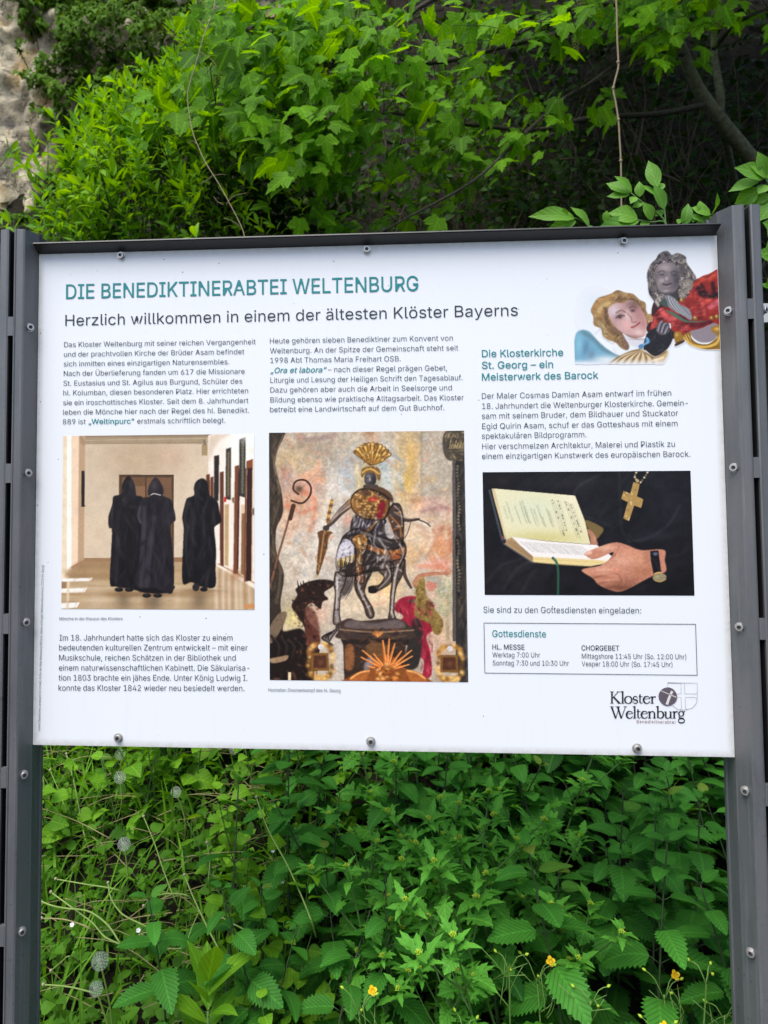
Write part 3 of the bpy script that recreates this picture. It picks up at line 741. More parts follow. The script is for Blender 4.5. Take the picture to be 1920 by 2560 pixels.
    B(820, 780, 50, 26, (206, 150, 120), .6)
    L([(850, 830), (940, 806), (1030, 800), (1060, 860)], 10, (134, 84, 62), .7, soft=5)
    L([(890, 872), (980, 850), (1050, 870)], 9, (126, 80, 60), .7, soft=5)
    L([(960, 700), (1010, 660), (1040, 600)], 12, (150, 98, 74), .7, soft=6)
    L([(830, 690), (900, 684), (990, 650)], 12, (150, 100, 76), .8, soft=5)
    L([(940, 906), (1010, 890), (1060, 900)], 8, (110, 70, 52), .7, soft=5)
    B(1020, 770, 30, 20, (222, 150, 124), .5)
    for y0, x0, x1 in ((764, 800, 1010), (822, 850, 1030), (866, 900, 1040)):
        B((x0 + x1) / 2, y0 - 22, (x1 - x0) / 2, 12, (216, 168, 144), .5)
    B(1240, 690, 30, 70, (150, 104, 84), .45)
    B(1120, 850, 110, 36, (132, 86, 68), .6)
    B(1060, 640, 46, 26, (206, 150, 124), .6)
    c.glints(M, 130, [(206, 158, 134), (150, 104, 84), (222, 178, 154), (166, 116, 94)], rr, 10, 34, 7, .22)
    c.mottle(.10, 16, 61)
    c.clip = None
    P([(792, 650), (812, 634), (840, 632), (842, 654), (806, 662)], (226, 186, 166), .9, 2)
    P([(900, 690), (975, 668), (960, 700), (930, 704)], (232, 234, 230), 1, 1)
    P([(1266, 632), (1326, 628), (1346, 784), (1290, 800), (1270, 700)], (22, 22, 28), 1, 1, False)
    for k in range(7):
        B(1298 + 2 * k, 648 + 6 * (k % 3), 14, 6, (96, 108, 140), .6)
    for k in range(10):
        B(1290 + 5 * k, 690 + 9 * k, 8, 3, (70, 70, 78), .5)
    L([(1300, 796), (1330, 788), (1352, 796)], 8, (214, 180, 104), 1)
    B(1334, 824, 50, 30, (134, 130, 100), 1, -6, 1)
    B(1326, 820, 30, 14, (176, 172, 140), .7)
    L([(1300, 846), (1340, 856), (1380, 838)], 5, (206, 176, 96), .9)
    L([(1330, 812), (1336, 824), (1352, 826)], 3, (60, 60, 50), .9, smooth=False)
    return c


K4 = 1659 / 410


def paint_heads():
    a = at(1430, 622, 0)
    b = at(1799, 924, 0)
    R = (a[0], BW / 2 - 0.0012, b[2] - BOARD_Z, a[2] - BOARD_Z)
    c = Canvas(R, 260, 215, 1410, 600, K4, WHITE)
    P, L, B, Q = c.poly, c.line, c.blob, c.rect_
    # faint blue vignette and the wing
    B(320, 620, 170, 130, (190, 222, 236), .6)
    B(250, 760, 120, 180, (206, 230, 240), .6)
    B(640, 1060, 120, 90, (200, 232, 240), .7)
    P([(104, 1010), (130, 930), (190, 906), (260, 925), (330, 1000), (420, 1085), (520, 1150), (600, 1180), (500, 1230), (320, 1262), (110, 1262), (100, 1120)], (112, 170, 200), 1, 7)
    M, sl = c.mask([(104, 1010), (130, 930), (190, 906), (260, 925), (330, 1000), (420, 1085), (520, 1150), (600, 1180), (500, 1230), (320, 1262), (110, 1262), (100, 1120)], True, 5)
    c.clip = M
    L([(190, 930), (300, 1000), (400, 1100), (540, 1170)], 40, (86, 120, 132), .7, soft=16)
    B(220, 1090, 40, 90, (86, 126, 158), .7, 10)
    B(280, 1170, 40, 60, (96, 120, 146), .6)
    B(150, 1050, 40, 110, (134, 196, 220), .7)
    B(430, 1210, 150, 46, (216, 232, 238), .9)
    B(200, 1262, 200, 26, (222, 236, 246), .9)
    c.clip = None
    # fair-haired head
    P([(300, 700), (420, 600), (560, 540), (760, 620), (850, 760), (840, 900), (760, 990), (640, 1000), (520, 960), (380, 860)], (120, 98, 76), 1, 3)
    hair, hd, hb = (150, 124, 84), (84, 66, 54), (206, 188, 130)
    P([(270, 720), (290, 660), (340, 590), (420, 560), (480, 540), (540, 506), (620, 530), (700, 545), (760, 600), (826, 640), (832, 740), (880, 745), (905, 770), (850, 860), (790, 760), (480, 900), (600, 980), (650, 1040), (660, 1090), (630, 1118), (570, 1090), (520, 1040), (440, 1010), (390, 970), (370, 900), (300, 860), (295, 780)], hair, 1, 3)
    M, sl = c.mask([(270, 720), (290, 660), (340, 590), (420, 560), (480, 540), (540, 506), (620, 530), (700, 545), (760, 600), (826, 640), (832, 740), (880, 745), (905, 770), (850, 860), (790, 760), (480, 900), (600, 980), (650, 1040), (660, 1090), (630, 1118), (570, 1090), (520, 1040), (440, 1010), (390, 970), (370, 900), (300, 860), (295, 780)], True, 3)
    c.clip = M
    for pts, w, col, al in (([(300, 700), (360, 620), (460, 580), (540, 540)], 40, (176, 142, 90), .8), ([(330, 760), (380, 680), (450, 640)], 46, hb, .7), ([(340, 830), (400, 880), (420, 960)], 40, (176, 168, 122), .8), ([(420, 700), (430, 800), (470, 890), (540, 960)], 40, hd, .8), ([(360, 800), (420, 860), (500, 960)], 16, (110, 92, 66), .8), ([(560, 540), (660, 600), (760, 640), (800, 700)], 40, (110, 88, 64), .8), ([(540, 600), (640, 610), (720, 660)], 30, hd, .6), ([(600, 990), (640, 1090)], 46, (110, 92, 90), .9), ([(520, 1000), (570, 1060)], 20, (120, 100, 84), .8), ([(840, 760), (880, 770), (850, 850)], 30, (190, 160, 110), .8), ([(310, 700), (340, 780), (320, 850)], 14, (120, 96, 62), .7), ([(500, 560), (580, 540), (640, 570)], 18, (196, 176, 130), .6)):
        L(pts, w, col, al, soft=9)
    c.clip = None
    hairM = np.clip(c.mask([(270, 720), (290, 660), (340, 590), (420, 560), (480, 540), (540, 506), (620, 530), (700, 545), (760, 600), (826, 640), (832, 740), (905, 770), (850, 860), (790, 760), (640, 640), (480, 700), (480, 900), (600, 980), (660, 1090), (630, 1118), (570, 1090), (440, 1010), (370, 900), (300, 860)])[0], 0, 1)
    c.glints(hairM, 150, [(206, 180, 126), (96, 74, 56), (150, 120, 78), (70, 56, 48), (182, 160, 112)], random.Random(3), 30, 90, 9, .5, 1.0)
    face = [(450, 690), (520, 640), (600, 640), (660, 610), (730, 640), (790, 720), (830, 800), (840, 880), (830, 950), (780, 990), (700, 980), (620, 950), (540, 900), (480, 820), (450, 750)]
    P(face, (190, 164, 166), 1, 4)
    M, sl = c.mask(face, True, 4)
    c.clip = M
    B(500, 720, 60, 70, (206, 206, 216), .8)
    B(700, 680, 100, 60, (136, 104, 106), .8)
    B(760, 760, 70, 90, (166, 126, 124), .8)
    B(630, 860, 70, 60, (222, 176, 176), .7)
    B(640, 760, 34, 60, (222, 206, 208), .7)
    B(500, 860, 60, 90, (170, 140, 146), .6)
    B(800, 860, 40, 90, (176, 120, 122), .6)
    B(740, 640, 110, 40, (104, 84, 82), .75)
    B(760, 940, 60, 46, (224, 206, 206), .7)
    B(700, 980, 120, 22, (150, 104, 96), .6)
    B(560, 770, 50, 36, (120, 90, 90), .6, -20)
    L([(530, 735), (580, 712), (620, 730)], 12, (104, 80, 72), .8, soft=5)
    L([(524, 790), (560, 762), (610, 768)], 10, (66, 48, 50), .9, soft=3)
    B(565, 780, 22, 16, (56, 44, 50), .9)
    L([(660, 690), (700, 670), (730, 690)], 10, (92, 66, 64), .8, soft=4)
    B(695, 715, 26, 15, (62, 44, 48), .85)
    L([(640, 740), (680, 790), (690, 830), (730, 828)], 12, (140, 96, 100), .8, soft=5)
    L([(684, 884), (720, 872), (764, 836)], 16, (134, 66, 72), .95, soft=4)
    L([(700, 900), (750, 866)], 12, (206, 140, 140), .8, soft=4)
    c.clip = None
    P([(590, 940), (660, 980), (760, 1000), (820, 990), (830, 880), (880, 850), (870, 920), (800, 1060), (740, 1090), (660, 1050)], (206, 214, 228), 1, 5)
    B(760, 1000, 90, 12, (130, 104, 104), .7)
    # red coat
    P([(900, 640), (1000, 540), (1200, 540), (1320, 400), (1420, 420), (1320, 660), (1100, 760), (900, 780)], (56, 36, 40), 1, 3)
    P([(830, 900), (900, 820), (1100, 900), (1300, 900), (1240, 1000), (1100, 1000), (900, 960)], (60, 34, 38), 1, 3)
    P([(880, 860), (900, 780), (960, 700), (1030, 670), (1200, 600), (1290, 460), (1370, 380), (1460, 345), (1620, 310), (1620, 830), (1500, 850), (1330, 930), (1200, 960), (1090, 930), (1060, 840), (880, 910)], (140, 46, 42), 1, 3)
    M, sl = c.mask([(880, 860), (900, 780), (960, 700), (1030, 670), (1200, 600), (1290, 460), (1370, 380), (1460, 345), (1620, 310), (1620, 830), (1500, 850), (1330, 930), (1200, 960), (1090, 930), (1060, 840), (880, 910)])
    c.clip = M
    for pts, w, col, al in (([(1330, 440), (1400, 390), (1560, 350)], 70, (176, 66, 50), .9), ([(1280, 560), (1400, 600), (1560, 600)], 50, (190, 70, 62), .8), ([(1360, 500), (1420, 560), (1560, 560)], 60, (36, 22, 26), .95), ([(1390, 450), (1430, 540)], 30, (32, 20, 24), .9), ([(1500, 440), (1520, 560)], 40, (40, 24, 28), .9), ([(1350, 600), (1370, 740), (1440, 800)], 30, (120, 34, 36), .8), ([(1480, 680), (1560, 620)], 50, (222, 120, 140), .8), ([(1400, 640), (1420, 760)], 30, (206, 96, 96), .6), ([(980, 700), (1040, 790), (1120, 800)], 50, (206, 96, 100), .85), ([(940, 760), (980, 820)], 30, (72, 26, 34), .8), ([(1180, 760), (1300, 860), (1480, 830)], 50, (72, 24, 32), .85), ([(1140, 830), (1240, 920)], 40, (106, 34, 40), .7), ([(890, 880), (920, 800)], 24, (190, 90, 90), .7), ([(1240, 640), (1300, 740)], 40, (112, 34, 36), .7), ([(1200, 900), (1260, 890)], 30, (160, 60, 70), .6)):
        L(pts, w, col, al, soft=10)
    c.mottle(.25, 40, 41)
    c.glints(M, 120, [(196, 84, 78), (70, 18, 22), (150, 46, 44), (44, 16, 20), (222, 130, 130)], random.Random(8), 30, 110, 12, .4, .6, -20)
    c.clip = None
    P([(1020, 710), (1120, 740), (1230, 810), (1330, 820), (1460, 820), (1330, 832), (1220, 830), (1120, 780)], (72, 108, 92), 1, 2)
    # grey bust: curls, face, neck cloth
    g, gd, gl = (106, 104, 106), (52, 52, 58), (176, 172, 164)
    wig = [(836, 350), (870, 250), (930, 190), (960, 140), (1040, 110), (1090, 150), (1150, 132), (1230, 170), (1240, 230), (1300, 320), (1336, 380), (1300, 440), (1280, 500), (1250, 560), (1190, 590), (1160, 520), (1180, 440), (1150, 280), (1050, 230), (950, 260), (925, 400), (960, 520), (1030, 570), (990, 620), (950, 680), (900, 610), (856, 540), (845, 440)]
    P([(860, 300), (960, 200), (1100, 180), (1240, 300), (1260, 460), (1180, 580), (1060, 620), (1000, 640), (900, 560), (860, 430)], (62, 60, 64), 1, 3)
    P(wig, g, 1, 2)
    M, sl = c.mask(wig)
    c.clip = M
    r = random.Random(7)
    for k in range(330):
        x, y = r.uniform(836, 1336), r.uniform(110, 690)
        ra = r.uniform(12, 26)
        t = r.uniform(0, 6.28)
        L([(x + ra * math.cos(t + q), y + ra * math.sin(t + q)) for q in (0, .8, 1.6, 2.4, 3.2)], r.uniform(6, 13), r.choice([gd, gl, (130, 126, 122), (36, 36, 40), (210, 205, 196), (30, 30, 34)]), .85, 3, soft=2.5)
    B(870, 580, 60, 120, (44, 42, 46), .5)
    B(1190, 300, 40, 100, (60, 58, 62), .5)
    c.clip = None
    face = [(926, 380), (940, 270), (1000, 232), (1080, 232), (1140, 270), (1176, 360), (1168, 440), (1130, 510), (1070, 548), (1000, 540), (950, 490)]
    P(face, (128, 124, 130), 1, 3)
    M, sl = c.mask(face, True, 2)
    c.clip = M
    B(1020, 280, 70, 40, (176, 172, 172), .7)
    B(1140, 400, 56, 120, (64, 62, 72), .85)
    B(940, 400, 22, 90, (88, 84, 90), .6)
    B(1060, 540, 90, 24, (60, 58, 66), .7)
    B(960, 440, 40, 60, (160, 156, 158), .5)
    B(1070, 470, 130, 40, (92, 88, 96), .5)
    L([(950, 330), (990, 312), (1020, 328)], 11, (72, 70, 76), .85, soft=4)
    L([(1078, 332), (1110, 316), (1150, 330)], 11, (64, 62, 70), .85, soft=4)
    for x in (990, 1110):
        B(x, 352, 28, 13, (52, 50, 58), .9)
        B(x - 4, 348, 8, 5, (150, 150, 160), .8)
        L([(x - 28, 375), (x, 385), (x + 28, 372)], 7, (96, 92, 98), .7, soft=4)
    L([(1040, 330), (1034, 390), (1020, 412), (1046, 424), (1070, 408)], 11, (104, 100, 106), .8, soft=4)
    B(1036, 392, 14, 20, (206, 204, 208), .7)
    L([(1000, 446), (1036, 456), (1080, 440)], 14, (56, 48, 54), .95, soft=3)
    L([(1006, 470), (1040, 476), (1070, 462)], 10, (160, 146, 150), .7, soft=4)
    B(1030, 518, 40, 16, (172, 170, 176), .7)
    B(990, 410, 26, 20, (182, 180, 184), .6)
    c.clip = None
    P([(1160, 440), (1230, 400), (1300, 420), (1290, 500), (1240, 520), (1240, 580), (1180, 600), (1160, 540), (1190, 490)], (126, 124, 118), 1, 3)
    for k in range(26):
        x, y, t = r.uniform(1170, 1280), r.uniform(410, 590), r.uniform(0, 6.28)
        L([(x + 16 * math.cos(t + q), y + 14 * math.sin(t + q)) for q in (0, .8, 1.6, 2.4)], 8, r.choice([gd, gl, (206, 200, 186)]), .8, 3, soft=2)
    P([(975, 620), (1020, 595), (1050, 640), (1040, 680), (990, 660)], (64, 84, 78), 1, 3)
    P([(1020, 570), (1060, 560), (1130, 600), (1170, 650), (1250, 690), (1290, 760), (1280, 810), (1210, 770), (1120, 720), (1060, 680), (1040, 620)], (132, 140, 150), 1, 3)
    M, sl = c.mask([(1020, 570), (1060, 560), (1130, 600), (1170, 650), (1250, 690), (1290, 760), (1280, 810), (1210, 770), (1120, 720), (1060, 680), (1040, 620)])
    c.clip = M
    for k in range(9):
        L([(1040 + 14 * k, 570 + 8 * k), (1070 + 22 * k, 660 + 10 * k), (1170 + 14 * k, 760)], 10, (196, 204, 212) if k % 2 else (78, 86, 98), .7, soft=4)
    c.clip = None
    for x, y, q in ((1190, 610, 22), (1326, 790, 22), (1492, 790, 20), (1545, 776, 24)):
        B(x, y, q, q, (120, 98, 46), 1, 0, 1)
        B(x - 6, y - 6, q * .5, q * .5, (230, 210, 140), .9)
    # dark cuff and hand
    P([(830, 960), (900, 900), (950, 880), (1060, 900), (1110, 940), (1090, 1030), (1040, 1110), (980, 1160), (900, 1180), (830, 1120), (800, 1100)], (38, 38, 44), 1, 3)
    M, sl = c.mask([(830, 960), (900, 900), (950, 880), (1060, 900), (1110, 940), (1090, 1030), (1040, 1110), (980, 1160), (900, 1180), (830, 1120), (800, 1100)])
    c.clip = M
    for k in range(16):
        x, y = r.uniform(840, 1090), r.uniform(920, 1150)
        L([(x, y), (x + r.uniform(-50, 50), y + r.uniform(20, 60))], 10, r.choice([(96, 98, 108), (20, 20, 26), (70, 72, 82)]), .6, 4, soft=5)
    c.clip = None
    P([(930, 900), (960, 830), (990, 812), (1010, 840), (1050, 830), (1070, 870), (1060, 930), (1010, 960), (960, 950)], (90, 90, 100), 1, 3)
    for pts in ([(950, 920), (970, 850), (992, 822)], [(985, 930), (1010, 860), (1030, 845)], [(1020, 940), (1050, 880)]):
        L(pts, 12, (186, 188, 200), .7, 8, soft=4)
        L([(x + 14, y + 6) for x, y in pts], 8, (34, 34, 42), .8, soft=3)
    P([(826, 980), (860, 1000), (866, 1040), (810, 1070), (790, 1110), (756, 1100), (760, 1060), (820, 1040)], (74, 134, 186), 1, 2)
    L([(836, 990), (850, 1030), (800, 1060)], 8, (150, 200, 226), .8)
    # gilded scrolls
    gs = [(1112, 960), (1130, 925), (1180, 930), (1200, 960), (1270, 930), (1290, 990), (1350, 1040), (1450, 1050), (1530, 1000), (1540, 960), (1490, 920), (1500, 880), (1620, 860), (1620, 1080), (1500, 1110), (1380, 1100), (1270, 1060), (1210, 1010), (1130, 1050)]
    P([(1270, 930), (1400, 890), (1520, 840), (1560, 900), (1530, 1000), (1440, 1040), (1340, 1020)], (134, 130, 142), 1, 3)
    P(gs, (142, 112, 46), 1, 2)
    M, sl = c.mask(gs)
    c.clip = M
    L([(1220, 990), (1290, 1060), (1400, 1080), (1530, 1050), (1580, 960)], 26, (222, 190, 96), .85, soft=6)
    L([(1280, 1000), (1350, 1050), (1450, 1062), (1540, 1010)], 9, (88, 64, 26), .8, soft=3)
    L([(1230, 1030), (1330, 1095), (1450, 1105), (1560, 1070)], 8, (90, 66, 28), .8, soft=3)
    for k in range(5):
        L([(1210 + 14 * k, 960), (1240 + 14 * k, 1010)], 6, (230, 204, 120) if k % 2 else (96, 70, 28), .9, smooth=False)
    B(1550, 900, 40, 20, (226, 196, 104), .8)
    B(1140, 960, 18, 20, (214, 176, 84), .8)
    c.clip = None
    P([(1120, 1050), (1200, 1010), (1220, 1030), (1130, 1076)], (66, 48, 32), 1, 2)
    # draped gilt cloth at the bottom
    gc = [(430, 1275), (500, 1210), (600, 1150), (700, 1110), (780, 1100), (830, 1130), (930, 1180), (1040, 1110), (1056, 1150), (1010, 1240), (980, 1268), (800, 1270)]
    P(gc, (186, 166, 122), .95, 6)
    M, sl = c.mask(gc, True, 6)
    c.clip = M
    for k in range(13):
        t = k / 12
        L([(790, 1110), (720 - 160 * (1 - t) + 200 * t, 1190), (480 + 460 * t, 1270)], 12, (92, 72, 44) if k % 2 else (226, 214, 176), .8, 20, soft=5)
    L([(440, 1270), (600, 1150), (760, 1105)], 20, (112, 90, 56), .9, soft=4)
    L([(820, 1140), (920, 1190), (1030, 1130)], 16, (110, 88, 44), .8)
    L([(900, 1220), (1000, 1190)], 24, (236, 224, 190), .8, soft=6)
    c.clip = None
    # the wing and the cloth fade out into the white of the panel
    low = np.clip((1275 - c.Y) / 90, 0, 1)
    c.A = c.A * np.where((c.X < 1060) & (c.Y > 1150), low * low * (3 - 2 * low), 1.0)
    return c


# ---------------------------------------------------------------- objects, labels, meshes
def tag(o, label=None, cat=None, group=None, kind=None):
    if label:
        o['label'] = label
    if cat:
        o['category'] = cat
    if group:
        o['group'] = group
    if kind:
        o['kind'] = kind
    return o


def empty(name, loc, rz=0.0):
    o = bpy.data.objects.new(name, None)
    o.empty_display_size = 0.1
    COL.objects.link(o)
    o.location = loc
    o.rotation_euler = (0, 0, rz)
    return o


def mesh_of(name, V, T, mat, uv=None, var=None, col=None, smooth=True):
    """one mesh from numpy arrays: points, triangles, per-point uv / leaf number / colour"""
    V, T = np.asarray(V, np.float32), np.asarray(T, np.int32)
    me = bpy.data.meshes.new(name)
    me.vertices.add(len(V))
    me.vertices.foreach_set('co', V.ravel())
    k = T.shape[1]
    me.loops.add(T.size)
    me.loops.foreach_set('vertex_index', T.ravel())
    me.polygons.add(len(T))
    me.polygons.foreach_set('loop_start', np.arange(0, T.size, k, dtype=np.int32))
    me.polygons.foreach_set('use_smooth', np.full(len(T), smooth))
    if uv is not None:
        a = me.attributes.new('leaf_uv', 'FLOAT_VECTOR', 'POINT')
        a.data.foreach_set('vector', np.c_[np.asarray(uv, np.float32), np.zeros(len(V), np.float32)].ravel())
    if var is not None:
        a = me.attributes.new('var', 'FLOAT', 'POINT')
        a.data.foreach_set('value', np.asarray(var, np.float32))
    if col is not None:
        a = me.attributes.new('print', 'FLOAT_COLOR', 'POINT')
        a.data.foreach_set('color', np.c_[np.asarray(col, np.float32), np.ones(len(V), np.float32)].ravel())
    me.update()
    me.validate()
    me.materials.append(mat)
    return me


def link(name, me, parent=None, loc=None):
    o = bpy.data.objects.new(name, me)
    COL.objects.link(o)
    if parent is not None:
        o.parent = parent
    if loc is not None:
        o.location = loc
    return o


class Geo:
    """collects triangles from several shapes into the arrays of one mesh"""

    def __init__(s):
        s.V, s.T, s.U, s.R, s.n = [], [], [], [], 0

    def add(s, V, T, uv=None, var=0.5):
        V = np.asarray(V, float)
        s.V.append(V)
        s.T.append(np.asarray(T, int) + s.n)
        s.U.append(np.zeros((len(V), 2)) if uv is None else uv)
        s.R.append(np.full(len(V), var) if np.isscalar(var) else var)
        s.n += len(V)
        return s

    def leaves(s, tpl, P, D, N, S, var, sx=1.0):
        """many copies of a leaf: base points, directions, normals, sizes"""
        V, T, U = tpl
        P, D, N = (np.atleast_2d(np.asarray(a, float)) for a in (P, D, N))
        m = len(P)
        S = np.broadcast_to(np.asarray(S, float), (m,))
        var = np.broadcast_to(np.asarray(var, float), (m,))
        D = D / np.maximum(1e-9, np.linalg.norm(D, axis=1))[:, None]
        X = np.cross(D, N)
        X = X / np.maximum(1e-9, np.linalg.norm(X, axis=1))[:, None]
        N = np.cross(X, D)
        W = P[:, None] + S[:, None, None] * (V[None, :, 0:1] * sx * X[:, None] + V[None, :, 1:2] * D[:, None] + V[None, :, 2:3] * N[:, None])
        TT = T[None] + (np.arange(m) * len(V))[:, None, None]
        s.add(W.reshape(-1, 3), TT.reshape(-1, 3), np.tile(U, (m, 1)), np.repeat(var, len(V)))
        return s

    def tube(s, pts, r0, r1=None, sides=6, var=0.5, n=4, smooth=True):
        P = spl3(pts, n) if smooth and len(pts) > 2 else np.asarray(pts, float)
        m = len(P)
        if np.ndim(r0) > 0:
            rr = np.interp(np.linspace(0, 1, m), np.linspace(0, 1, len(r0)), r0)
        else:
            rr = np.linspace(r0, r0 if r1 is None else r1, m)
        Tn = np.gradient(P, axis=0)
        Tn /= np.maximum(1e-9, np.linalg.norm(Tn, axis=1))[:, None]
        up = np.array([0.31, 0.2, 0.93]) if abs(Tn[:, 2]).mean() < 0.8 else np.array([0.95, 0.2, 0.1])
        A = np.cross(Tn, up)
        A /= np.linalg.norm(A, axis=1)[:, None]
        Bn = np.cross(Tn, A)
        th = np.arange(sides) / sides * 2 * np.pi
        V = P[:, None] + rr[:, None, None] * (np.cos(th)[None, :, None] * A[:, None] + np.sin(th)[None, :, None] * Bn[:, None])
        T = []
        for i in range(m - 1):
            for j in range(sides):
                a, b = i * sides + j, i * sides + (j + 1) % sides
                T += [(a, b, b + sides), (a, b + sides, a + sides)]
        for j in range(1, sides - 1):
            T.append((0, j + 1, j))
            T.append(((m - 1) * sides, (m - 1) * sides + j, (m - 1) * sides + j + 1))
        uv = np.stack([np.tile(th, m), np.repeat(np.linspace(0, 1, m), sides)], 1)
        s.add(V.reshape(-1, 3), T, uv, var)
        return P

    def box(s, x0, x1, y0, y1, z0, z1, var=0.5):
        V = [(x, y, z) for x in (x0, x1) for y in (y0, y1) for z in (z0, z1)]
        Q = [(0, 1, 3, 2), (4, 6, 7, 5), (0, 4, 5, 1), (2, 3, 7, 6), (0, 2, 6, 4), (1, 5, 7, 3)]
        T = [t for q in Q for t in ((q[0], q[1], q[2]), (q[0], q[2], q[3]))]
        return s.add(V, T, None, var)

    def prism(s, prof, z0, z1, axis=2, var=0.5):
        """a polygon (convex or star shaped about its mean) swept along an axis"""
        prof = np.asarray(prof, float)
        n = len(prof)
        c = prof.mean(0)
        def p3(q, z):
            return [(q[0], q[1], z), None, None][0] if axis == 2 else (z, q[0], q[1])
        V = [p3(q, z0) for q in prof] + [p3(q, z1) for q in prof] + [p3(c, z0), p3(c, z1)]
        T = []
        for i in range(n):
            j = (i + 1) % n
            T += [(i, j, n + j), (i, n + j, n + i), (2 * n, j, i), (2 * n + 1, n + i, n + j)]
        return s.add(V, T, None, var)

    def lathe(s, prof, c, ax, sides=16, var=0.5):
        ax = np.asarray(ax, float) / np.linalg.norm(ax)
        a = np.cross(ax, (0.3, 0.1, 0.95))
        a /= np.linalg.norm(a)
        b = np.cross(ax, a)
        th = np.arange(sides) / sides * 2 * np.pi
        V = [np.asarray(c) + ax * h + r * (math.cos(t) * a + math.sin(t) * b) for r, h in prof for t in th]
        T = []
        for i in range(len(prof) - 1):
            for j in range(sides):
                p, q = i * sides + j, i * sides + (j + 1) % sides
                T += [(p, q, q + sides), (p, q + sides, p + sides)]
        return s.add(V, T, None, var)

    def mesh(s, name, mat, smooth=True):
        return mesh_of(name, np.concatenate(s.V), np.concatenate(s.T), mat, np.concatenate(s.U), np.concatenate(s.R), None, smooth)

    def build(s, name, mat, parent=None, smooth=True, loc=None):
        return link(name, s.mesh(name, mat, smooth), parent, loc)


def spl3(pts, n=4):
    P = np.asarray(pts, float)
    m = len(P)
    out = []
    for i in range(m - 1):
        p0, p1, p2, p3 = P[max(0, i - 1)], P[i], P[i + 1], P[min(m - 1, i + 2)]
        for t in np.arange(n) / n:
            out.append(0.5 * (2 * p1 + (p2 - p0) * t + (2 * p0 - 5 * p1 + 4 * p2 - p3) * t * t + (3 * p1 - p0 - 3 * p2 + p3) * t ** 3))
    out.append(P[-1])
    return np.array(out)


# ---------------------------------------------------------------- materials
class Nodes:
    def __init__(s, name):
        s.m = bpy.data.materials.new(name)
        s.m.use_nodes = True
        s.t = s.m.node_tree
        s.b = s.t.nodes['Principled BSDF']
        s.o = s.t.nodes['Material Output']

    def n(s, kind, **kw):
        x = s.t.nodes.new('ShaderNode' + kind)
        for k, v in kw.items():
            setattr(x, k, v)
        return x

    def l(s, a, b):
        s.t.links.new(a, b)

    def val(s, x, v):
        if hasattr(v, 'is_linked'):
            s.l(v, x)
        else:
            x.default_value = v

    def math(s, op, a, b=0.0, c=0.0, clamp=False):
        x = s.n('Math', operation=op, use_clamp=clamp)
        for i, v in enumerate((a, b, c)):
            s.val(x.inputs[i], v)
        return x.outputs[0]

    def mix(s, f, a, b, blend='MIX'):
        x = s.n('Mix', data_type='RGBA', blend_type=blend)
        s.val(x.inputs[0], f)
        for i, v in ((6, a), (7, b)):
            s.val(x.inputs[i], v if hasattr(v, 'is_linked') else (tuple(v) + (1.0,))[:4])
        return x.outputs[2]

    def noise(s, vec, scale, detail=4, rough=0.55, out=0):
        x = s.n('TexNoise')
        x.inputs['Scale'].default_value = scale
        x.inputs['Detail'].default_value = detail
        x.inputs['Roughness'].default_value = rough
        if vec is not None:
            s.l(vec, x.inputs['Vector'])
        return x.outputs[out]

    def ramp(s, f, stops):
        x = s.n('ValToRGB')
        e = x.color_ramp.elements
        while len(e) < len(stops):
            e.new(0.5)
        for el, (p, c) in zip(e, stops):
            el.position = p
            el.color = (tuple(c) + (1.0,))[:4] if not np.isscalar(c) else (c, c, c, 1)
        s.l(f, x.inputs[0])
        return x.outputs[0]

    def bump(s, h, strength, dist=0.01):
        x = s.n('Bump')
        x.inputs['Strength'].default_value = strength
        x.inputs['Distance'].default_value = dist
        s.l(h, x.inputs['Height'])
        s.l(x.outputs[0], s.b.inputs['Normal'])
        return x.outputs[0]

    def set(s, rough=0.5, metal=0.0, spec=0.5):
        s.b.inputs['Roughness'].default_value = rough
        s.b.inputs['Metallic'].default_value = metal
        s.b.inputs['Specular IOR Level'].default_value = spec
        return s


def plain(name, c, rough=0.5, metal=0.0, spec=0.5, var=0.0, scale=30):
    m = Nodes(name).set(rough, metal, spec)
    if var:
        tc = m.n('TexCoord').outputs['Object']
        f = m.noise(tc, scale)
        m.l(m.mix(f, tuple(np.array(c) * (1 - var)), tuple(np.minimum(1, np.array(c) * (1 + var)))), m.b.inputs['Base Color'])
    else:
        m.b.inputs['Base Color'].default_value = tuple(c) + (1,)
    return m.m


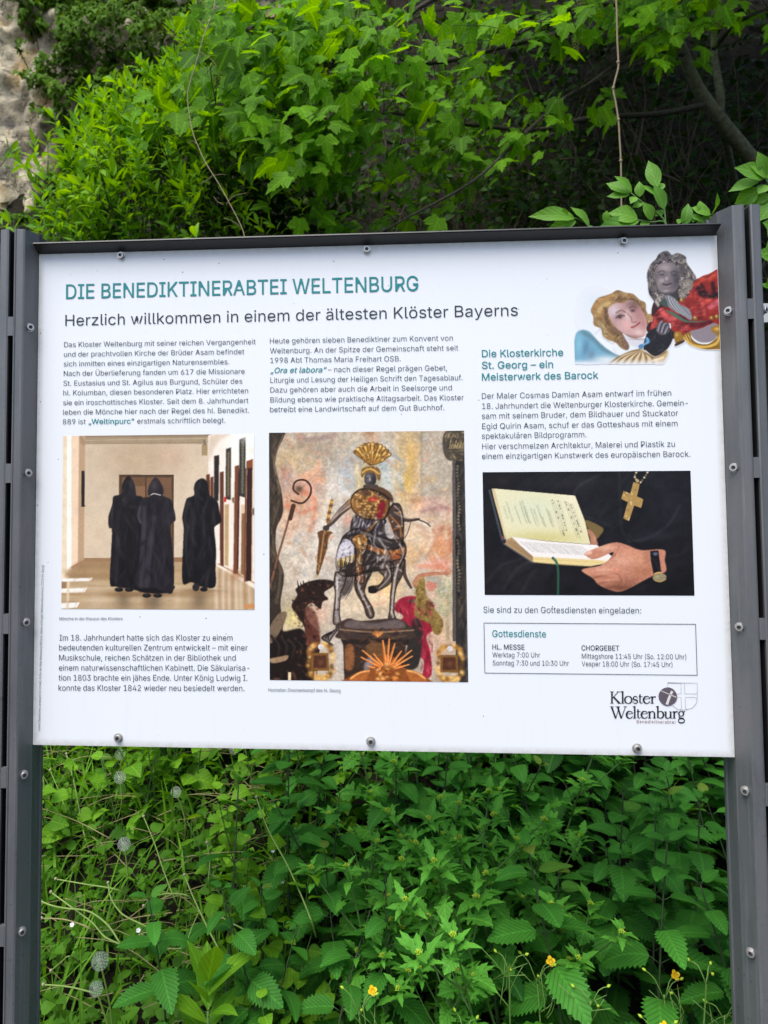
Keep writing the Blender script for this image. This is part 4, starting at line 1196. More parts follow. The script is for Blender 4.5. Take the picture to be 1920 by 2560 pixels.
def leaf_mat(name, lo, hi, trans=0.4, rough=0.5, veins=0.0, freq=8.0, slant=0.55, spec=0.16, yellow=None, tcol=None, spots=0.0):
    """a leaf: colour by leaf number, veins along the blade, light through it"""
    m = Nodes(name).set(rough, 0, spec)
    var = m.n('Attribute', attribute_name='var').outputs['Fac']
    uv = m.n('Attribute', attribute_name='leaf_uv').outputs['Vector']
    sep = m.n('SeparateXYZ')
    m.l(uv, sep.inputs[0])
    rnd = m.n('ObjectInfo').outputs['Random']
    f = m.math('ADD', m.math('MULTIPLY', var, 0.75), m.math('MULTIPLY', rnd, 0.25))
    stops = [(0.0, lo), (1.0, hi)] if yellow is None else [(0.0, lo), (0.86, hi), (0.97, yellow)]
    c = m.ramp(f, stops)
    au = m.math('ABSOLUTE', sep.outputs[0])
    if veins:
        w = m.math('SINE', m.math('MULTIPLY', m.math('SUBTRACT', sep.outputs[1], m.math('MULTIPLY', au, slant)), freq * 6.283))
        crease = m.math('POWER', m.math('MULTIPLY_ADD', w, 0.5, 0.5), 6.0)
        rib = m.math('SUBTRACT', 1.0, m.math('MULTIPLY', au, 9.0), clamp=True)
        c = m.mix(m.math('MULTIPLY', crease, veins * 0.8), c, tuple(np.array(lo) * 0.55))
        c = m.mix(m.math('MULTIPLY', rib, 0.35), c, tuple(np.minimum(1, np.array(hi) * 1.5)))
        m.bump(m.math('SUBTRACT', 1.0, m.math('ADD', crease, rib)), 0.45 * veins + 0.08, 0.003)
    tc = m.n('TexCoord').outputs['Object']
    c = m.mix(m.math('MULTIPLY', m.noise(tc, 45, 3), 0.35), c, tuple(np.array(lo) * 0.7))
    if spots:
        sp = m.math('GREATER_THAN', m.noise(tc, 160, 2), 0.74)
        c = m.mix(m.math('MULTIPLY', sp, spots), c, (0.10, 0.07, 0.02))
    m.l(c, m.b.inputs['Base Color'])
    tr = m.n('BsdfTranslucent')
    hs = m.n('HueSaturation')
    hs.inputs['Hue'].default_value = 0.48
    hs.inputs['Saturation'].default_value = 1.12
    hs.inputs['Value'].default_value = 1.5
    m.l(c, hs.inputs['Color'])
    m.l(hs.outputs[0], tr.inputs['Color'])
    ms = m.n('MixShader')
    ms.inputs[0].default_value = trans
    m.l(m.b.outputs[0], ms.inputs[1])
    m.l(tr.outputs[0], ms.inputs[2])
    m.l(ms.outputs[0], m.o.inputs['Surface'])
    return m.m


def bark_mat(name, a, b, scale=30):
    m = Nodes(name).set(0.85, 0, 0.2)
    tc = m.n('TexCoord').outputs['Object']
    n1 = m.noise(tc, scale, 6, 0.65)
    m.l(m.ramp(n1, [(0.3, a), (0.7, b)]), m.b.inputs['Base Color'])
    m.bump(n1, 0.6, 0.01)
    return m.m


# ================================================================ the information board
def make_panel_mat():
    m = Nodes('panel_white').set(0.32, 0, 0.5)
    tc = m.n('TexCoord').outputs['Object']
    sep = m.n('SeparateXYZ')
    m.l(tc, sep.inputs[0])
    base = m.mix(m.noise(tc, 2.2, 4), (0.80, 0.81, 0.81), (0.84, 0.845, 0.845))
    # grime creeping in along the rim
    ex = m.math('SUBTRACT', BW / 2, m.math('ABSOLUTE', sep.outputs[0]))
    ez = m.math('SUBTRACT', BH / 2, m.math('ABSOLUTE', sep.outputs[2]))
    rim = m.math('SUBTRACT', 1.0, m.math('DIVIDE', m.math('MINIMUM', ex, ez), 0.014), clamp=True)
    rim = m.math('MULTIPLY', rim, m.math('MULTIPLY', m.noise(tc, 60, 5, 0.7), 0.9))
    base = m.mix(rim, base, (0.30, 0.27, 0.19))
    # splashed specks, denser at the upper left
    for sc, thr, seed in ((52, 0.062, 0.0), (95, 0.075, 3.0)):
        mp = m.n('Mapping')
        mp.inputs['Location'].default_value = (seed, seed * .7, seed * 1.3)
        m.l(tc, mp.inputs[0])
        v = m.n('TexVoronoi')
        v.inputs['Scale'].default_value = sc
        m.l(mp.outputs[0], v.inputs['Vector'])
        cs = m.n('SeparateColor')
        m.l(v.outputs['Color'], cs.inputs[0])
        dens = m.math('MULTIPLY_ADD', m.math('ADD', m.math('MULTIPLY', sep.outputs[2], 0.5), m.math('MULTIPLY', sep.outputs[0], -0.28)), 0.8, 0.26)
        on = m.math('MULTIPLY', m.math('LESS_THAN', v.outputs['Distance'], m.math('MULTIPLY', cs.outputs[1], thr * 1.15)), m.math('LESS_THAN', cs.outputs[0], dens))
        base = m.mix(m.math('MULTIPLY', on, 0.85), base, (0.10, 0.10, 0.10))
    # rain streaks and dull film
    mp = m.n('Mapping')
    mp.inputs['Scale'].default_value = (30, 1, 1.2)
    m.l(tc, mp.inputs[0])
    st = m.ramp(m.noise(mp.outputs[0], 3, 3), [(0.55, 0.0), (0.8, 1.0)])
    base = m.mix(m.math('MULTIPLY', st, 0.05), base, (0.45, 0.46, 0.42))
    m.l(base, m.b.inputs['Base Color'])
    m.l(m.math('MULTIPLY_ADD', m.noise(tc, 9, 4), 0.22, 0.24), m.b.inputs['Roughness'])
    return m.m


def make_steel_mat():
    m = Nodes('weathered_grey_steel').set(0.5, 0.25, 0.5)
    tc = m.n('TexCoord').outputs['Object']
    sep = m.n('SeparateXYZ')
    m.l(tc, sep.inputs[0])
    mp = m.n('Mapping')
    mp.inputs['Scale'].default_value = (1, 1, 0.22)
    m.l(tc, mp.inputs[0])
    streak = m.noise(mp.outputs[0], 26, 5, 0.6)
    c = m.ramp(streak, [(0.3, (0.100, 0.106, 0.108)), (0.52, (0.132, 0.138, 0.139)), (0.72, (0.150, 0.138, 0.141))])
    # mottled spots, growing thicker towards the ground
    sp = m.noise(tc, 95, 5, 0.7)
    low = m.math('MULTIPLY_ADD', sep.outputs[2], -0.10, 0.70)
    spot = m.math('GREATER_THAN', m.math('ADD', sp, m.math('MULTIPLY', m.noise(tc, 9, 3), 0.30)), m.math('SUBTRACT', 1.42, low))
    c = m.mix(m.math('MULTIPLY', spot, 0.55), c, (0.040, 0.040, 0.043))
    v = m.n('TexVoronoi')
    v.inputs['Scale'].default_value = 70
    m.l(tc, v.inputs['Vector'])
    chip = m.math('LESS_THAN', v.outputs['Distance'], 0.075)
    c = m.mix(m.math('MULTIPLY', chip, 0.35), c, (0.2, 0.2, 0.2))
    m.l(c, m.b.inputs['Base Color'])
    mp2 = m.n('Mapping')
    mp2.inputs['Scale'].default_value = (1, 1, 0.03)
    m.l(tc, mp2.inputs[0])
    run = m.ramp(m.noise(mp2.outputs[0], 130, 3, 0.5), [(0.58, 0.0), (0.72, 1.0)])
    c = m.mix(m.math('MULTIPLY', run, 0.40), c, (0.24, 0.24, 0.24))
    big = m.ramp(m.noise(tc, 5, 5, 0.6), [(0.35, 0.0), (0.75, 1.0)])
    c = m.mix(m.math('MULTIPLY', big, 0.35), c, (0.195, 0.183, 0.183))
    m.l(c, m.b.inputs['Base Color'])
    m.l(m.math('MULTIPLY_ADD', sp, 0.45, 0.26), m.b.inputs['Roughness'])
    m.bump(sp, 0.25, 0.002)
    return m.m


PANEL, STEEL = make_panel_mat(), make_steel_mat()
RAIL = plain('dark_rail_paint', (0.022, 0.022, 0.021), 0.42, 0, 0.5, 0.35, 18)
SLOT = plain('slot_shade_black', (0.008, 0.008, 0.008), 0.7)  # flat black standing for the shade inside the slots
BOLT = plain('stainless_bolt', (0.50, 0.48, 0.45), 0.38, 0.65, 0.5, 0.2, 400)
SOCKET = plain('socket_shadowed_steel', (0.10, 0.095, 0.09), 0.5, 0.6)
INK = plain('slate_ink', tuple(ink((58, 70, 82))), 0.45)
INKD = plain('dark_slate_ink', tuple(ink((38, 46, 58))), 0.45)
TEAL = plain('teal_ink', tuple(ink((0, 132, 140))), 0.45)
GREYINK = plain('grey_ink', tuple(ink((104, 116, 128))), 0.45)
PALEINK = plain('pale_shield_ink', tuple(ink((186, 198, 210))), 0.45)
REDINK = plain('maroon_ink', tuple(ink((112, 66, 76))), 0.45)
pm = Nodes('picture_print').set(0.38, 0, 0.22)
pm.l(pm.n('Attribute', attribute_name='print').outputs['Color'], pm.b.inputs['Base Color'])
PRINT = pm.m

sign = empty('information_board', (0, 0, 0))
tag(sign, 'white printed information board bolted between two slotted grey steel posts', 'information board')
g = Geo().box(-BW / 2, BW / 2, 0.0, 0.006, -BH / 2, BH / 2)
panel = g.build('panel', PANEL, sign, False, (0, 0, BOARD_Z))
panel['label'] = 'white panel with German text and pictures'

# top rail, an angled strip that juts out over the panel's upper edge
zt = BH / 2 + BOARD_Z
g = Geo().prism([(0.0065, zt + .0015), (-0.0005, zt + .0005), (-0.026, zt + 0.0115), (-0.0275, zt + 0.0135), (-0.0265, zt + 0.016), (0.0065, zt + 0.0165)], -BW / 2 - 0.0005, BW / 2 - 0.004, axis=0)
g.build('top_rail', RAIL, sign, False)


def bolt(parent, loc, yaw=0.0):
    o = link('bolt', BM, parent, loc)
    o.rotation_euler = (0, 0, yaw)
    return o


# one mesh with the head in bright steel and the socket's shade painted as darker steel
_b = Geo().lathe([(0.0001, 0.0), (0.0088, 0.0), (0.0088, 0.0012), (0.0066, 0.0013), (0.0066, 0.0062), (0.0061, 0.0070), (0.0036, 0.0070)], (0, 0, 0), (0, -1, 0), 24)
nb = len(_b.T[0])
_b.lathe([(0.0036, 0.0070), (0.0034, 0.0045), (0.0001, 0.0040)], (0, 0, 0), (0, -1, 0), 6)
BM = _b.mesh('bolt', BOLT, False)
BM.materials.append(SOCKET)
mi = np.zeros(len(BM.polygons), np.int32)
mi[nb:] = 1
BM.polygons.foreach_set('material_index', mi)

for px, py in ((303, 638), (917, 623), (1558, 602), (296, 1842), (927, 1851), (1592, 1868)):
    p = at(px, py + 2, 0.0)
    bolt(panel, (p[0], -0.0004, p[2] - BOARD_Z))

# posts: two folded halves with a slotted groove between them
HW = 0.038
rows_l = [at(66, y, -0.018)[2] for y in (820, 1183, 1555, 1935, 2326)]
rows_r = [at(1850, y, -0.018)[2] for y in (778, 1169, 1567, 1975, 2378)]


def post(xc, rows, ztop, label):
    g = Geo()
    for sgn in (-1, 1):
        prof = [(0.0055, -0.038), (0.0085, -0.0395), (0.010, -0.0375), (0.0225, -0.0355), (0.0255, -0.0335), (0.0365, -0.0035), (0.038, 0.0), (0.038, 0.012), (0.0355, 0.014), (0.0355, 0.038), (0.038, 0.040), (0.038, 0.047), (0.0055, 0.047)]
        prof = [(sgn * x, y) for x, y in prof]
        if sgn < 0:
            prof = prof[::-1]
        g.prism([(xc + x, y) for x, y in prof], 0.0, ztop)
    g.box(xc - 0.0054, xc + 0.0054, 0.030, 0.046, 0.0, ztop - 0.004)
    allz = sorted(rows + [rows[-1] - (rows[-2] - rows[-1])])
    for z in allz:
        g.prism([(xc - 0.0054, -0.0385), (xc + 0.0054, -0.0385), (xc + 0.0054, -0.030), (xc - 0.0054, -0.030)], z - 0.019, z + 0.019)
    o = g.build('post', STEEL, sign, False)
    o['label'] = label
    g = Geo()
    for sgn in (-1, 1):
        g.box(xc + sgn * 0.0052 - 0.0002, xc + sgn * 0.0052 + 0.0002, -0.0335, 0.0292, 0.01, ztop - 0.003)
    g.box(xc - 0.005, xc + 0.005, 0.0285, 0.0297, 0.01, ztop - 0.0045)
    g.build('slot_shade', SLOT, o, False)  # thin black plates added in the groove as its painted shade
    ang = math.atan2(0.030, 0.011)
    for z in rows:
        for sgn in (-1, 1):
            # bolts sit on the sloping cheeks
            x, y = xc + sgn * 0.0305, -0.0200
            b = bolt(o, (x, y, z), 0)
            b.rotation_euler = (0, 0, sgn * math.radians(42))
            b.location = (x + sgn * 0.0005, y - 0.0006, z)
    return o


post(-BW / 2 - HW - 0.0008, rows_l, at(70, 572, -0.036)[2], 'left post with slots and bolts')
post(BW / 2 + HW + 0.0008, rows_r, at(1850, 512, -0.036)[2], 'right post with slots and bolts')


# ---------------------------------------------------------------- pictures printed on the panel
def picture(name, cv, label, alpha=False, lift=0.0005):
    C, A = cv.out()
    r = cv.rect
    ny, nx = C.shape[:2]
    X, Z = np.meshgrid(np.linspace(r[0], r[1], nx), np.linspace(r[3], r[2], ny))
    V = np.stack([X, np.full_like(X, -lift), Z], -1).reshape(-1, 3)
    if alpha:
        a = np.clip(A, 0, 1)[..., None]
        C = WHITE * (1 - a) + C * a
    I = np.arange(nx * ny).reshape(ny, nx)
    Q = np.stack([I[1:, :-1], I[1:, 1:], I[:-1, 1:], I[:-1, :-1]], -1).reshape(-1, 4)
    if alpha:
        keep = (A.reshape(-1)[Q].max(1) > 0.12)
        Q = Q[keep]
    o = link(name, mesh_of(name, V, Q, PRINT, col=ink(C.reshape(-1, 3), 0.80 if alpha else 0.82), smooth=False), panel)
    o['label'] = label
    return o


picture('printed_photo', paint_corridor(), 'photo of three hooded monks walking down a bright corridor')
picture('printed_photo', paint_statue(), 'tall photo of a gilded rider statue on a plinth')
picture('printed_photo', paint_book(), 'dark photo of hands holding an open book beside a cross')
picture('printed_cutout', paint_heads(), 'cut-out picture of a fair head, a grey wigged head and a red coat', True)


# ---------------------------------------------------------------- writing
LETTERS = """
(137;45,122 55,182 60,202 80,255 88,270 118,270 95,214 85,176 76,120 76,103 80,57 88,25 118,-48 88,-48 64,2 56,27 46,78
)137;19,-48 43,9 53,42 60,88 61,103 56,157 47,195 27,252 19,270 48,270 71,221 82,182 91,122 92,103 87,52 81,27 61,-24 48,-48
,94;19,-60 34,36 68,36 42,-60
-227;168,122 168,94 57,94 57,122
.94;42,-1 36,1 28,9 26,15 26,27 28,32 36,40 42,43 54,43 59,40 68,32 70,27 70,15 68,9 59,1 54,-1
0227;113,-3 95,-2 79,3 65,12 53,24 42,39 34,57 29,77 25,101 25,153 29,177 35,197 43,215 53,230 65,242 79,251 95,256 113,258 131,256 147,251 161,242 174,230 184,215 192,197 198,177 201,153 201,101 198,77 192,57 184,39 174,24 162,12 147,3 131,-2;113,25 125,26 136,30 145,37 153,46 165,72 169,88 172,127 171,148 165,182 153,208 145,218 136,224 125,228 113,230 101,228 91,224 82,218 67,197 62,182 55,148 55,127 58,88 62,72 73,46 82,37 91,30 101,26
1227;38,0 38,27 195,27 195,0;138,254 138,0 106,0 106,224 43,179 43,213 99,254
2227;32,0 32,24 126,124 152,156 160,178 159,194 157,202 149,215 143,220 129,227 102,229 94,227 79,219 74,213 66,199 64,181 33,181 37,209 43,221 60,241 72,248 98,257 112,258 141,254 153,248 173,233 181,223 189,199 191,186 185,159 175,140 133,90 76,30 76,28 195,28 195,0
3227;94,-2 80,0 54,11 44,19 28,40 24,52 22,66 55,66 59,50 63,44 75,33 100,25 129,27 138,30 152,40 157,46 164,63 165,72 162,90 158,98 146,112 137,117 115,123 78,124 78,150 144,226 35,226 35,254 186,254 186,230 106,139 106,144 124,145 140,143 154,138 167,131 177,122 185,111 192,99 195,86 195,58 191,45 185,33 166,13 154,6 125,-2
4227;20,53 20,79 123,254 155,254 54,83 54,81 207,81 207,53;141,0 141,159 171,159 171,0
5227;96,-2 82,1 59,12 49,20 35,41 30,65 61,65 65,51 69,44 87,30 111,25 130,28 138,32 152,44 157,52 163,71 164,81 161,101 157,111 145,125 137,131 119,138 92,137 84,134 64,123 34,126 48,254 183,254 183,226 75,226 68,151 89,162 97,165 126,166 147,160 156,156 172,143 179,134 189,116 193,105 195,82 194,66 191,51 184,38 176,26 166,16 154,8 141,1 126,-2
6227;98,-2 84,1 71,7 60,15 50,25 42,37 36,51 32,81 33,93 40,119 47,134 69,170 126,254 161,254 75,131 73,131 83,144 92,151 110,157 146,153 158,147 178,131 185,120 193,94 193,63 190,49 176,25 155,7 142,1 128,-2;123,25 131,27 146,37 152,43 161,59 163,69 163,89 161,98 152,114 146,121 131,130 123,132 104,132 95,130 80,121 74,114 65,99 63,89 63,69 65,59 74,43 80,37 95,27 104,25
7227;48,0 162,224 162,226 31,226 31,254 195,254 195,224 82,0
8227;97,-2 82,1 56,13 37,31 31,42 27,54 27,78 29,88 37,106 43,114 58,126 76,133 65,138 55,145 46,154 40,165 36,177 36,203 40,214 53,234 62,242 85,254 99,257 128,257 141,254 164,242 173,234 186,214 190,203 190,177 186,165 180,154 171,145 150,132 159,130 176,121 183,114 194,98 197,88 200,68 199,54 195,42 189,31 171,13 158,6 130,-2;124,25 134,27 150,34 156,40 165,53 168,61 168,78 165,87 156,101 149,107 133,115 123,117 103,117 93,115 77,107 70,101 61,87 58,78 58,61 61,53 70,40 76,34 92,27 102,25;130,147 144,154 149,159 157,172 159,180 159,196 157,203 149,216 144,221 130,228 104,229 96,228 82,221 77,216 69,203 67,196 67,180 69,172 77,159 82,154 96,147 104,145
9227;128,257 142,253 155,247 166,239 176,229 184,217 190,204 194,173 194,161 186,135 180,120 158,84 100,0 65,0 151,124 154,124 144,111 134,104 116,98 81,102 69,107 49,124 41,134 33,161 33,191 36,205 42,218 60,239 84,253 98,257;104,229 95,227 80,218 74,211 66,195 63,186 63,166 66,156 74,140 80,134 95,125 104,122 123,122 131,125 146,134 152,140 161,156 163,165 163,185 161,195 152,211 146,218 131,227 123,229
:94;42,-1 36,1 28,9 26,15 26,27 28,32 36,40 42,43 54,43 59,40 68,32 70,27 70,15 68,9 59,1 54,-1;42,136 36,138 28,147 26,152 26,164 28,170 36,178 42,180 54,180 59,178 68,170 70,164 70,152 68,147 59,138 54,136
;94;19,-60 34,36 68,36 42,-60;46,136 40,138 32,147 30,152 30,164 32,170 40,178 46,180 58,180 63,178 72,170 74,164 74,152 72,147 63,138 58,136
A240;8,0 101,254 138,254 231,0 198,0 144,151 116,239 123,239 95,151 43,0;55,71 55,99 185,99 185,71
B228;30,0 30,254 137,253 152,250 175,239 184,230 195,210 198,199 198,177 197,168 189,153 172,139 157,133 157,131 174,127 182,123 196,110 201,102 208,81 209,68 205,44 193,24 172,9 158,4 123,0;62,29 140,30 154,34 165,40 172,48 176,58 177,77 175,85 166,99 160,104 144,113 135,115 62,115;62,143 128,143 136,145 151,152 157,157 165,170 167,178 167,197 163,206 156,214 147,221 135,225 62,226
C255;113,-2 93,4 75,12 59,25 46,40 35,58 27,78 22,101 20,127 22,153 27,176 35,197 46,215 59,230 75,242 93,251 113,256 146,257 158,255 181,248 191,242 210,228 217,219 229,198 236,174 204,174 195,197 185,209 165,222 134,228 119,227 105,223 92,216 80,207 71,196 62,182 57,166 53,148 53,107 57,88 63,72 71,59 80,47 92,38 105,32 119,28 150,28 165,33 185,45 190,51 202,72 204,80 236,80 229,56 224,45 210,27 201,19 181,7 170,2 146,-3
D251;48,0 48,29 127,30 144,34 159,40 171,49 182,61 189,75 195,90 200,128 195,165 190,180 182,194 172,205 160,214 145,221 129,225 47,226 47,254 136,253 157,248 176,239 192,228 206,213 217,196 225,175 229,153 231,128 229,102 224,80 217,59 206,42 192,27 175,15 156,7 134,2;62,254 62,0 30,0 30,254
E209;30,0 30,254 186,254 186,226 62,226 62,143 178,143 178,114 62,114 62,29 188,29 188,0
F205;30,0 30,254 185,254 185,226 62,226 62,139 173,139 173,111 62,111 62,0
G260;134,-3 113,-2 93,4 75,13 59,25 45,40 35,58 27,78 22,102 20,127 22,153 27,176 35,197 45,215 59,230 74,242 92,251 112,256 146,257 158,255 181,247 192,242 210,227 218,218 230,198 237,174 204,174 194,197 184,208 165,221 158,224 133,228 118,227 104,223 92,216 80,207 70,196 62,182 57,166 53,148 53,107 57,88 63,72 71,59 81,47 92,38 105,32 119,28 148,27 161,31 183,43 191,51 203,74 207,101 217,100 141,100 141,128 239,128 237,80 233,62 225,45 215,31 203,19 188,9 172,2 154,-2
H258;30,0 30,254 62,254 62,144 196,144 196,254 228,254 228,0 196,0 196,116 62,116 62,0
I150;16,0 16,29 59,29 59,226 16,226 16,254 135,254 135,226 91,226 91,29 135,29 135,0
J198;93,-3 71,-1 53,5 38,16 26,31 19,50 17,86 49,86 50,58 54,47 61,37 70,30 80,26 93,25 105,26 115,30 124,37 131,47 135,58 136,73 136,254 168,254 168,73 166,50 159,31 147,16 132,5 113,-1
K233;52,73 52,108 100,165 182,254 224,254 116,138 114,138;30,0 30,254 62,254 62,0;186,0 94,130 114,155 224,0
L196;30,0 30,254 62,254 62,29 181,29 181,0
M314;30,0 30,254 76,254 140,89 161,24 154,24 176,94 238,254 284,254 284,0 252,0 252,157 253,229 256,229 228,145 171,0 143,0 83,150 56,229 59,229 61,145 61,0
N262;30,0 30,254 68,254 174,87 207,27 202,27 199,92 199,254 232,254 232,0 193,0 101,145 54,226 60,227 62,150 62,0
O267;133,-3 112,-2 93,4 75,12 59,25 46,40 35,58 27,78 22,101 20,127 22,153 27,176 35,197 46,215 59,230 75,242 93,251 112,256 133,258 155,256 174,251 192,242 208,230 221,215 232,197 240,176 245,153 247,127 245,101 240,78 232,58 221,40 208,25 192,12 174,4 155,-2;133,26 148,28 162,32 175,38 186,47 196,58 204,72 210,88 214,106 214,148 210,166 204,182 196,196 186,207 175,216 162,223 148,227 133,228 119,227 105,223 92,216 81,207 71,196 63,182 57,166 53,148 53,106 57,88 63,72 71,58 81,47 92,38 105,32 119,28
P222;30,0 30,254 136,253 152,250 166,244 178,236 187,226 195,215 203,189 204,174 200,145 195,133 187,121 178,112 166,104 152,98 136,94 55,93 55,121 129,122 139,124 156,133 162,139 170,155 172,164 172,184 170,193 162,208 156,214 139,223 129,225 62,226 62,0
Q267;123,80 156,80 234,-24 200,-24 166,23;133,-3 112,-2 93,4 75,12 59,25 46,40 35,58 27,78 22,101 20,127 22,153 27,176 35,197 46,215 59,230 75,242 93,251 112,256 133,258 155,256 174,251 192,242 208,230 221,215 232,197 240,176 245,153 247,127 245,101 240,78 232,58 221,40 208,25 192,12 174,4 155,-2;133,26 148,28 162,32 175,38 186,47 196,58 204,72 210,88 214,106 214,148 210,166 204,182 196,196 186,207 175,216 162,223 148,227 133,228 119,227 105,223 92,216 81,207 71,196 63,182 57,166 53,148 53,106 57,88 63,72 71,58 81,47 92,38 105,32 119,28
R224;30,0 30,254 136,253 153,250 167,244 178,237 188,227 195,217 204,191 205,176 200,148 195,136 188,125 178,116 166,109 152,103 118,99 48,99 48,128 129,128 140,130 156,138 162,143 170,158 172,167 172,186 170,194 162,209 156,215 140,223 129,225 62,226 62,0;177,0 115,115 151,115 214,0
S223;94,-3 78,0 51,11 41,20 32,30 25,42 19,68 52,68 57,51 62,44 75,33 102,25 133,27 143,30 159,40 165,46 172,61 173,70 170,84 166,89 148,102 72,126 56,135 43,145 34,156 28,170 26,186 27,200 31,213 37,224 57,242 69,249 97,257 114,258 145,254 158,249 180,234 195,213 200,189 169,189 166,201 160,211 151,219 140,225 127,228 102,229 92,227 76,220 70,215 61,203 58,195 58,180 61,173 78,158 92,151 140,137 164,128 186,113 197,99 201,90 204,69 203,56 199,43 193,32 185,21 174,13 162,5 147,0 130,-3
T224;16,226 16,254 208,254 208,226 128,226 128,0 96,0 96,226
U259;129,-4 110,-3 93,1 77,8 63,17 52,27 42,40 36,54 31,70 30,87 30,254 62,254 62,89 66,66 70,57 84,40 94,34 116,27 129,26 155,29 165,34 182,48 188,57 195,77 196,89 196,254 229,254 229,87 227,70 223,54 216,40 207,27 195,17 182,8 166,1 149,-3
V240;102,0 8,254 42,254 96,103 124,15 117,15 145,103 197,254 231,254 139,0
W343;78,0 8,254 41,254 84,90 98,20 95,20 110,90 153,254 190,254 233,90 249,20 244,20 261,98 302,254 335,254 265,0 228,0 184,161 168,237 175,237 159,161 115,0
Z219;21,0 21,23 137,193 170,238 174,227 122,226 20,226 20,254 198,254 198,231 84,64 49,17 45,27 97,28 200,29 200,0
a195;68,-4 57,-1 38,8 30,14 19,32 16,42 16,64 18,73 26,87 46,100 80,109 129,116 135,120 138,128 137,136 130,153 120,161 98,165 89,165 69,158 59,150 50,137 20,146 32,165 39,173 57,184 87,192 119,190 143,180 156,168 161,160 168,139 168,126 168,0 138,0 138,26 136,26 126,12 115,4 90,-4;96,23 106,26 121,34 127,40 135,54 137,61 138,95 125,90 81,83 61,77 52,70 48,65 46,46 51,36 65,26 71,24
b212;104,-3 94,-1 74,11 59,29 56,29 56,0 26,0 26,254 57,254 57,160 59,160 69,173 86,186 103,192 130,191 144,187 156,180 168,171 177,160 185,146 191,131 195,94 191,58 185,42 177,29 168,17 157,8 144,1 130,-3;121,24 131,28 147,40 153,48 161,70 163,82 163,108 161,120 153,140 147,149 131,161 121,164 99,164 89,161 73,149 67,141 59,120 57,108 57,81 59,69 67,48 73,39 89,27 99,24
c198;87,-3 72,1 58,8 46,17 36,29 28,43 22,58 18,75 18,113 22,130 28,146 36,159 46,171 58,180 72,187 87,191 122,191 138,186 159,173 165,167 178,146 181,138 151,131 145,145 139,152 121,162 104,165 81,161 73,155 59,139 54,129 49,106 48,94 51,70 54,59 65,40 81,28 104,23 126,28 139,36 146,44 152,59 181,51 171,28 160,16 138,3 113,-4
d212;82,-3 68,1 56,8 44,17 35,29 27,42 22,58 17,94 22,131 27,146 35,160 45,171 56,180 69,187 83,191 109,192 118,190 139,178 153,160 155,160 155,254 186,254 186,0 156,0 156,29 153,29 143,16 126,2 109,-3;113,24 123,27 139,39 145,48 153,69 155,81 155,108 153,120 145,141 139,149 123,161 113,164 91,164 81,161 65,149 59,140 51,120 49,108 49,82 51,70 59,48 65,40 81,28 91,24
e202;88,-3 73,1 58,8 46,17 36,29 28,42 22,58 18,75 18,112 22,129 28,145 36,159 46,170 58,180 71,187 86,191 113,192 142,183 151,177 167,162 173,152 182,128 185,113 186,85 37,85 37,110 169,110 155,101 152,124 149,134 138,151 131,157 113,164 103,165 82,161 73,157 59,143 54,135 49,116 49,75 51,64 61,44 67,37 85,26 95,24 120,25 133,29 147,41 153,53 182,45 174,27 168,20 151,7 141,2 119,-3
f127;114,190 114,164 3,164 3,190;40,0 40,216 44,235 48,243 60,255 68,259 85,264 111,263 121,260 114,234 101,237 82,234 77,230 72,218 71,209 71,0
g213;90,-75 78,-73 57,-66 49,-61 30,-42 25,-35 51,-20 61,-33 71,-41 93,-48 118,-47 130,-44 141,-38 149,-29 154,-17 156,34 153,34 143,21 126,8 109,3 83,4 69,7 56,13 45,22 35,32 28,45 22,60 18,77 18,114 22,131 27,147 35,160 45,171 56,180 69,187 83,191 109,192 119,190 139,178 154,159 157,159 157,190 186,190 186,-4 185,-20 181,-33 175,-45 167,-54 145,-68 118,-74;113,30 123,33 139,44 145,51 153,71 156,83 156,109 153,121 145,141 139,150 123,161 114,164 91,164 81,161 65,149 59,141 51,120 49,109 49,84 51,72 59,52 65,44 81,33 91,30
h205;57,0 26,0 26,254 57,254 57,144 51,144 58,159 66,172 76,181 87,187 100,191 126,191 137,189 157,178 164,170 175,149 179,120 179,0 148,0 148,118 147,131 143,143 136,152 128,159 117,163 96,164 88,162 74,154 68,148 60,133 58,124
i83;26,0 26,190 57,190 57,0;36,222 31,224 23,231 21,236 21,247 23,252 31,259 36,261 47,261 52,259 60,252 62,247 62,236 60,231 52,224 47,222
j83;26,190 57,190 57,-15 54,-36 51,-45 40,-59 32,-65 13,-71 -5,-71 -5,-43 9,-43 15,-40 24,-30 26,-15;36,222 31,224 23,231 21,236 21,247 23,252 31,259 36,261 47,261 52,259 60,252 62,247 62,236 60,231 52,224 47,222
k190;55,68 55,106 60,106 142,190 180,190 92,100 89,100;26,0 26,254 57,254 57,0;147,0 74,93 96,114 186,0
l95;56,0 45,4 37,10 31,19 27,29 26,42 26,254 57,254 57,49 60,31 67,27 85,27 90,1 73,-1
m305;26,0 26,190 56,190 56,148 54,148 61,166 66,173 79,184 102,193 123,192 134,187 144,180 151,171 157,160 160,147 156,147 163,164 169,172 182,183 190,187 208,192 218,193 239,190 249,186 264,173 270,164 278,141 278,128 278,0 248,0 248,127 247,139 243,149 236,156 219,164 209,165 194,163 187,160 177,151 173,145 168,124 168,0 137,0 137,130 136,140 132,148 126,156 110,164 100,165 79,160 67,151 63,145 58,129 57,119 57,0
n205;57,0 26,0 26,190 56,190 56,144 51,144 58,159 66,172 76,181 87,187 100,191 126,191 137,189 156,178 164,170 175,149 179,120 179,0 148,0 148,118 147,131 143,143 136,152 128,159 117,163 96,164 88,162 74,154 68,148 60,133 58,124
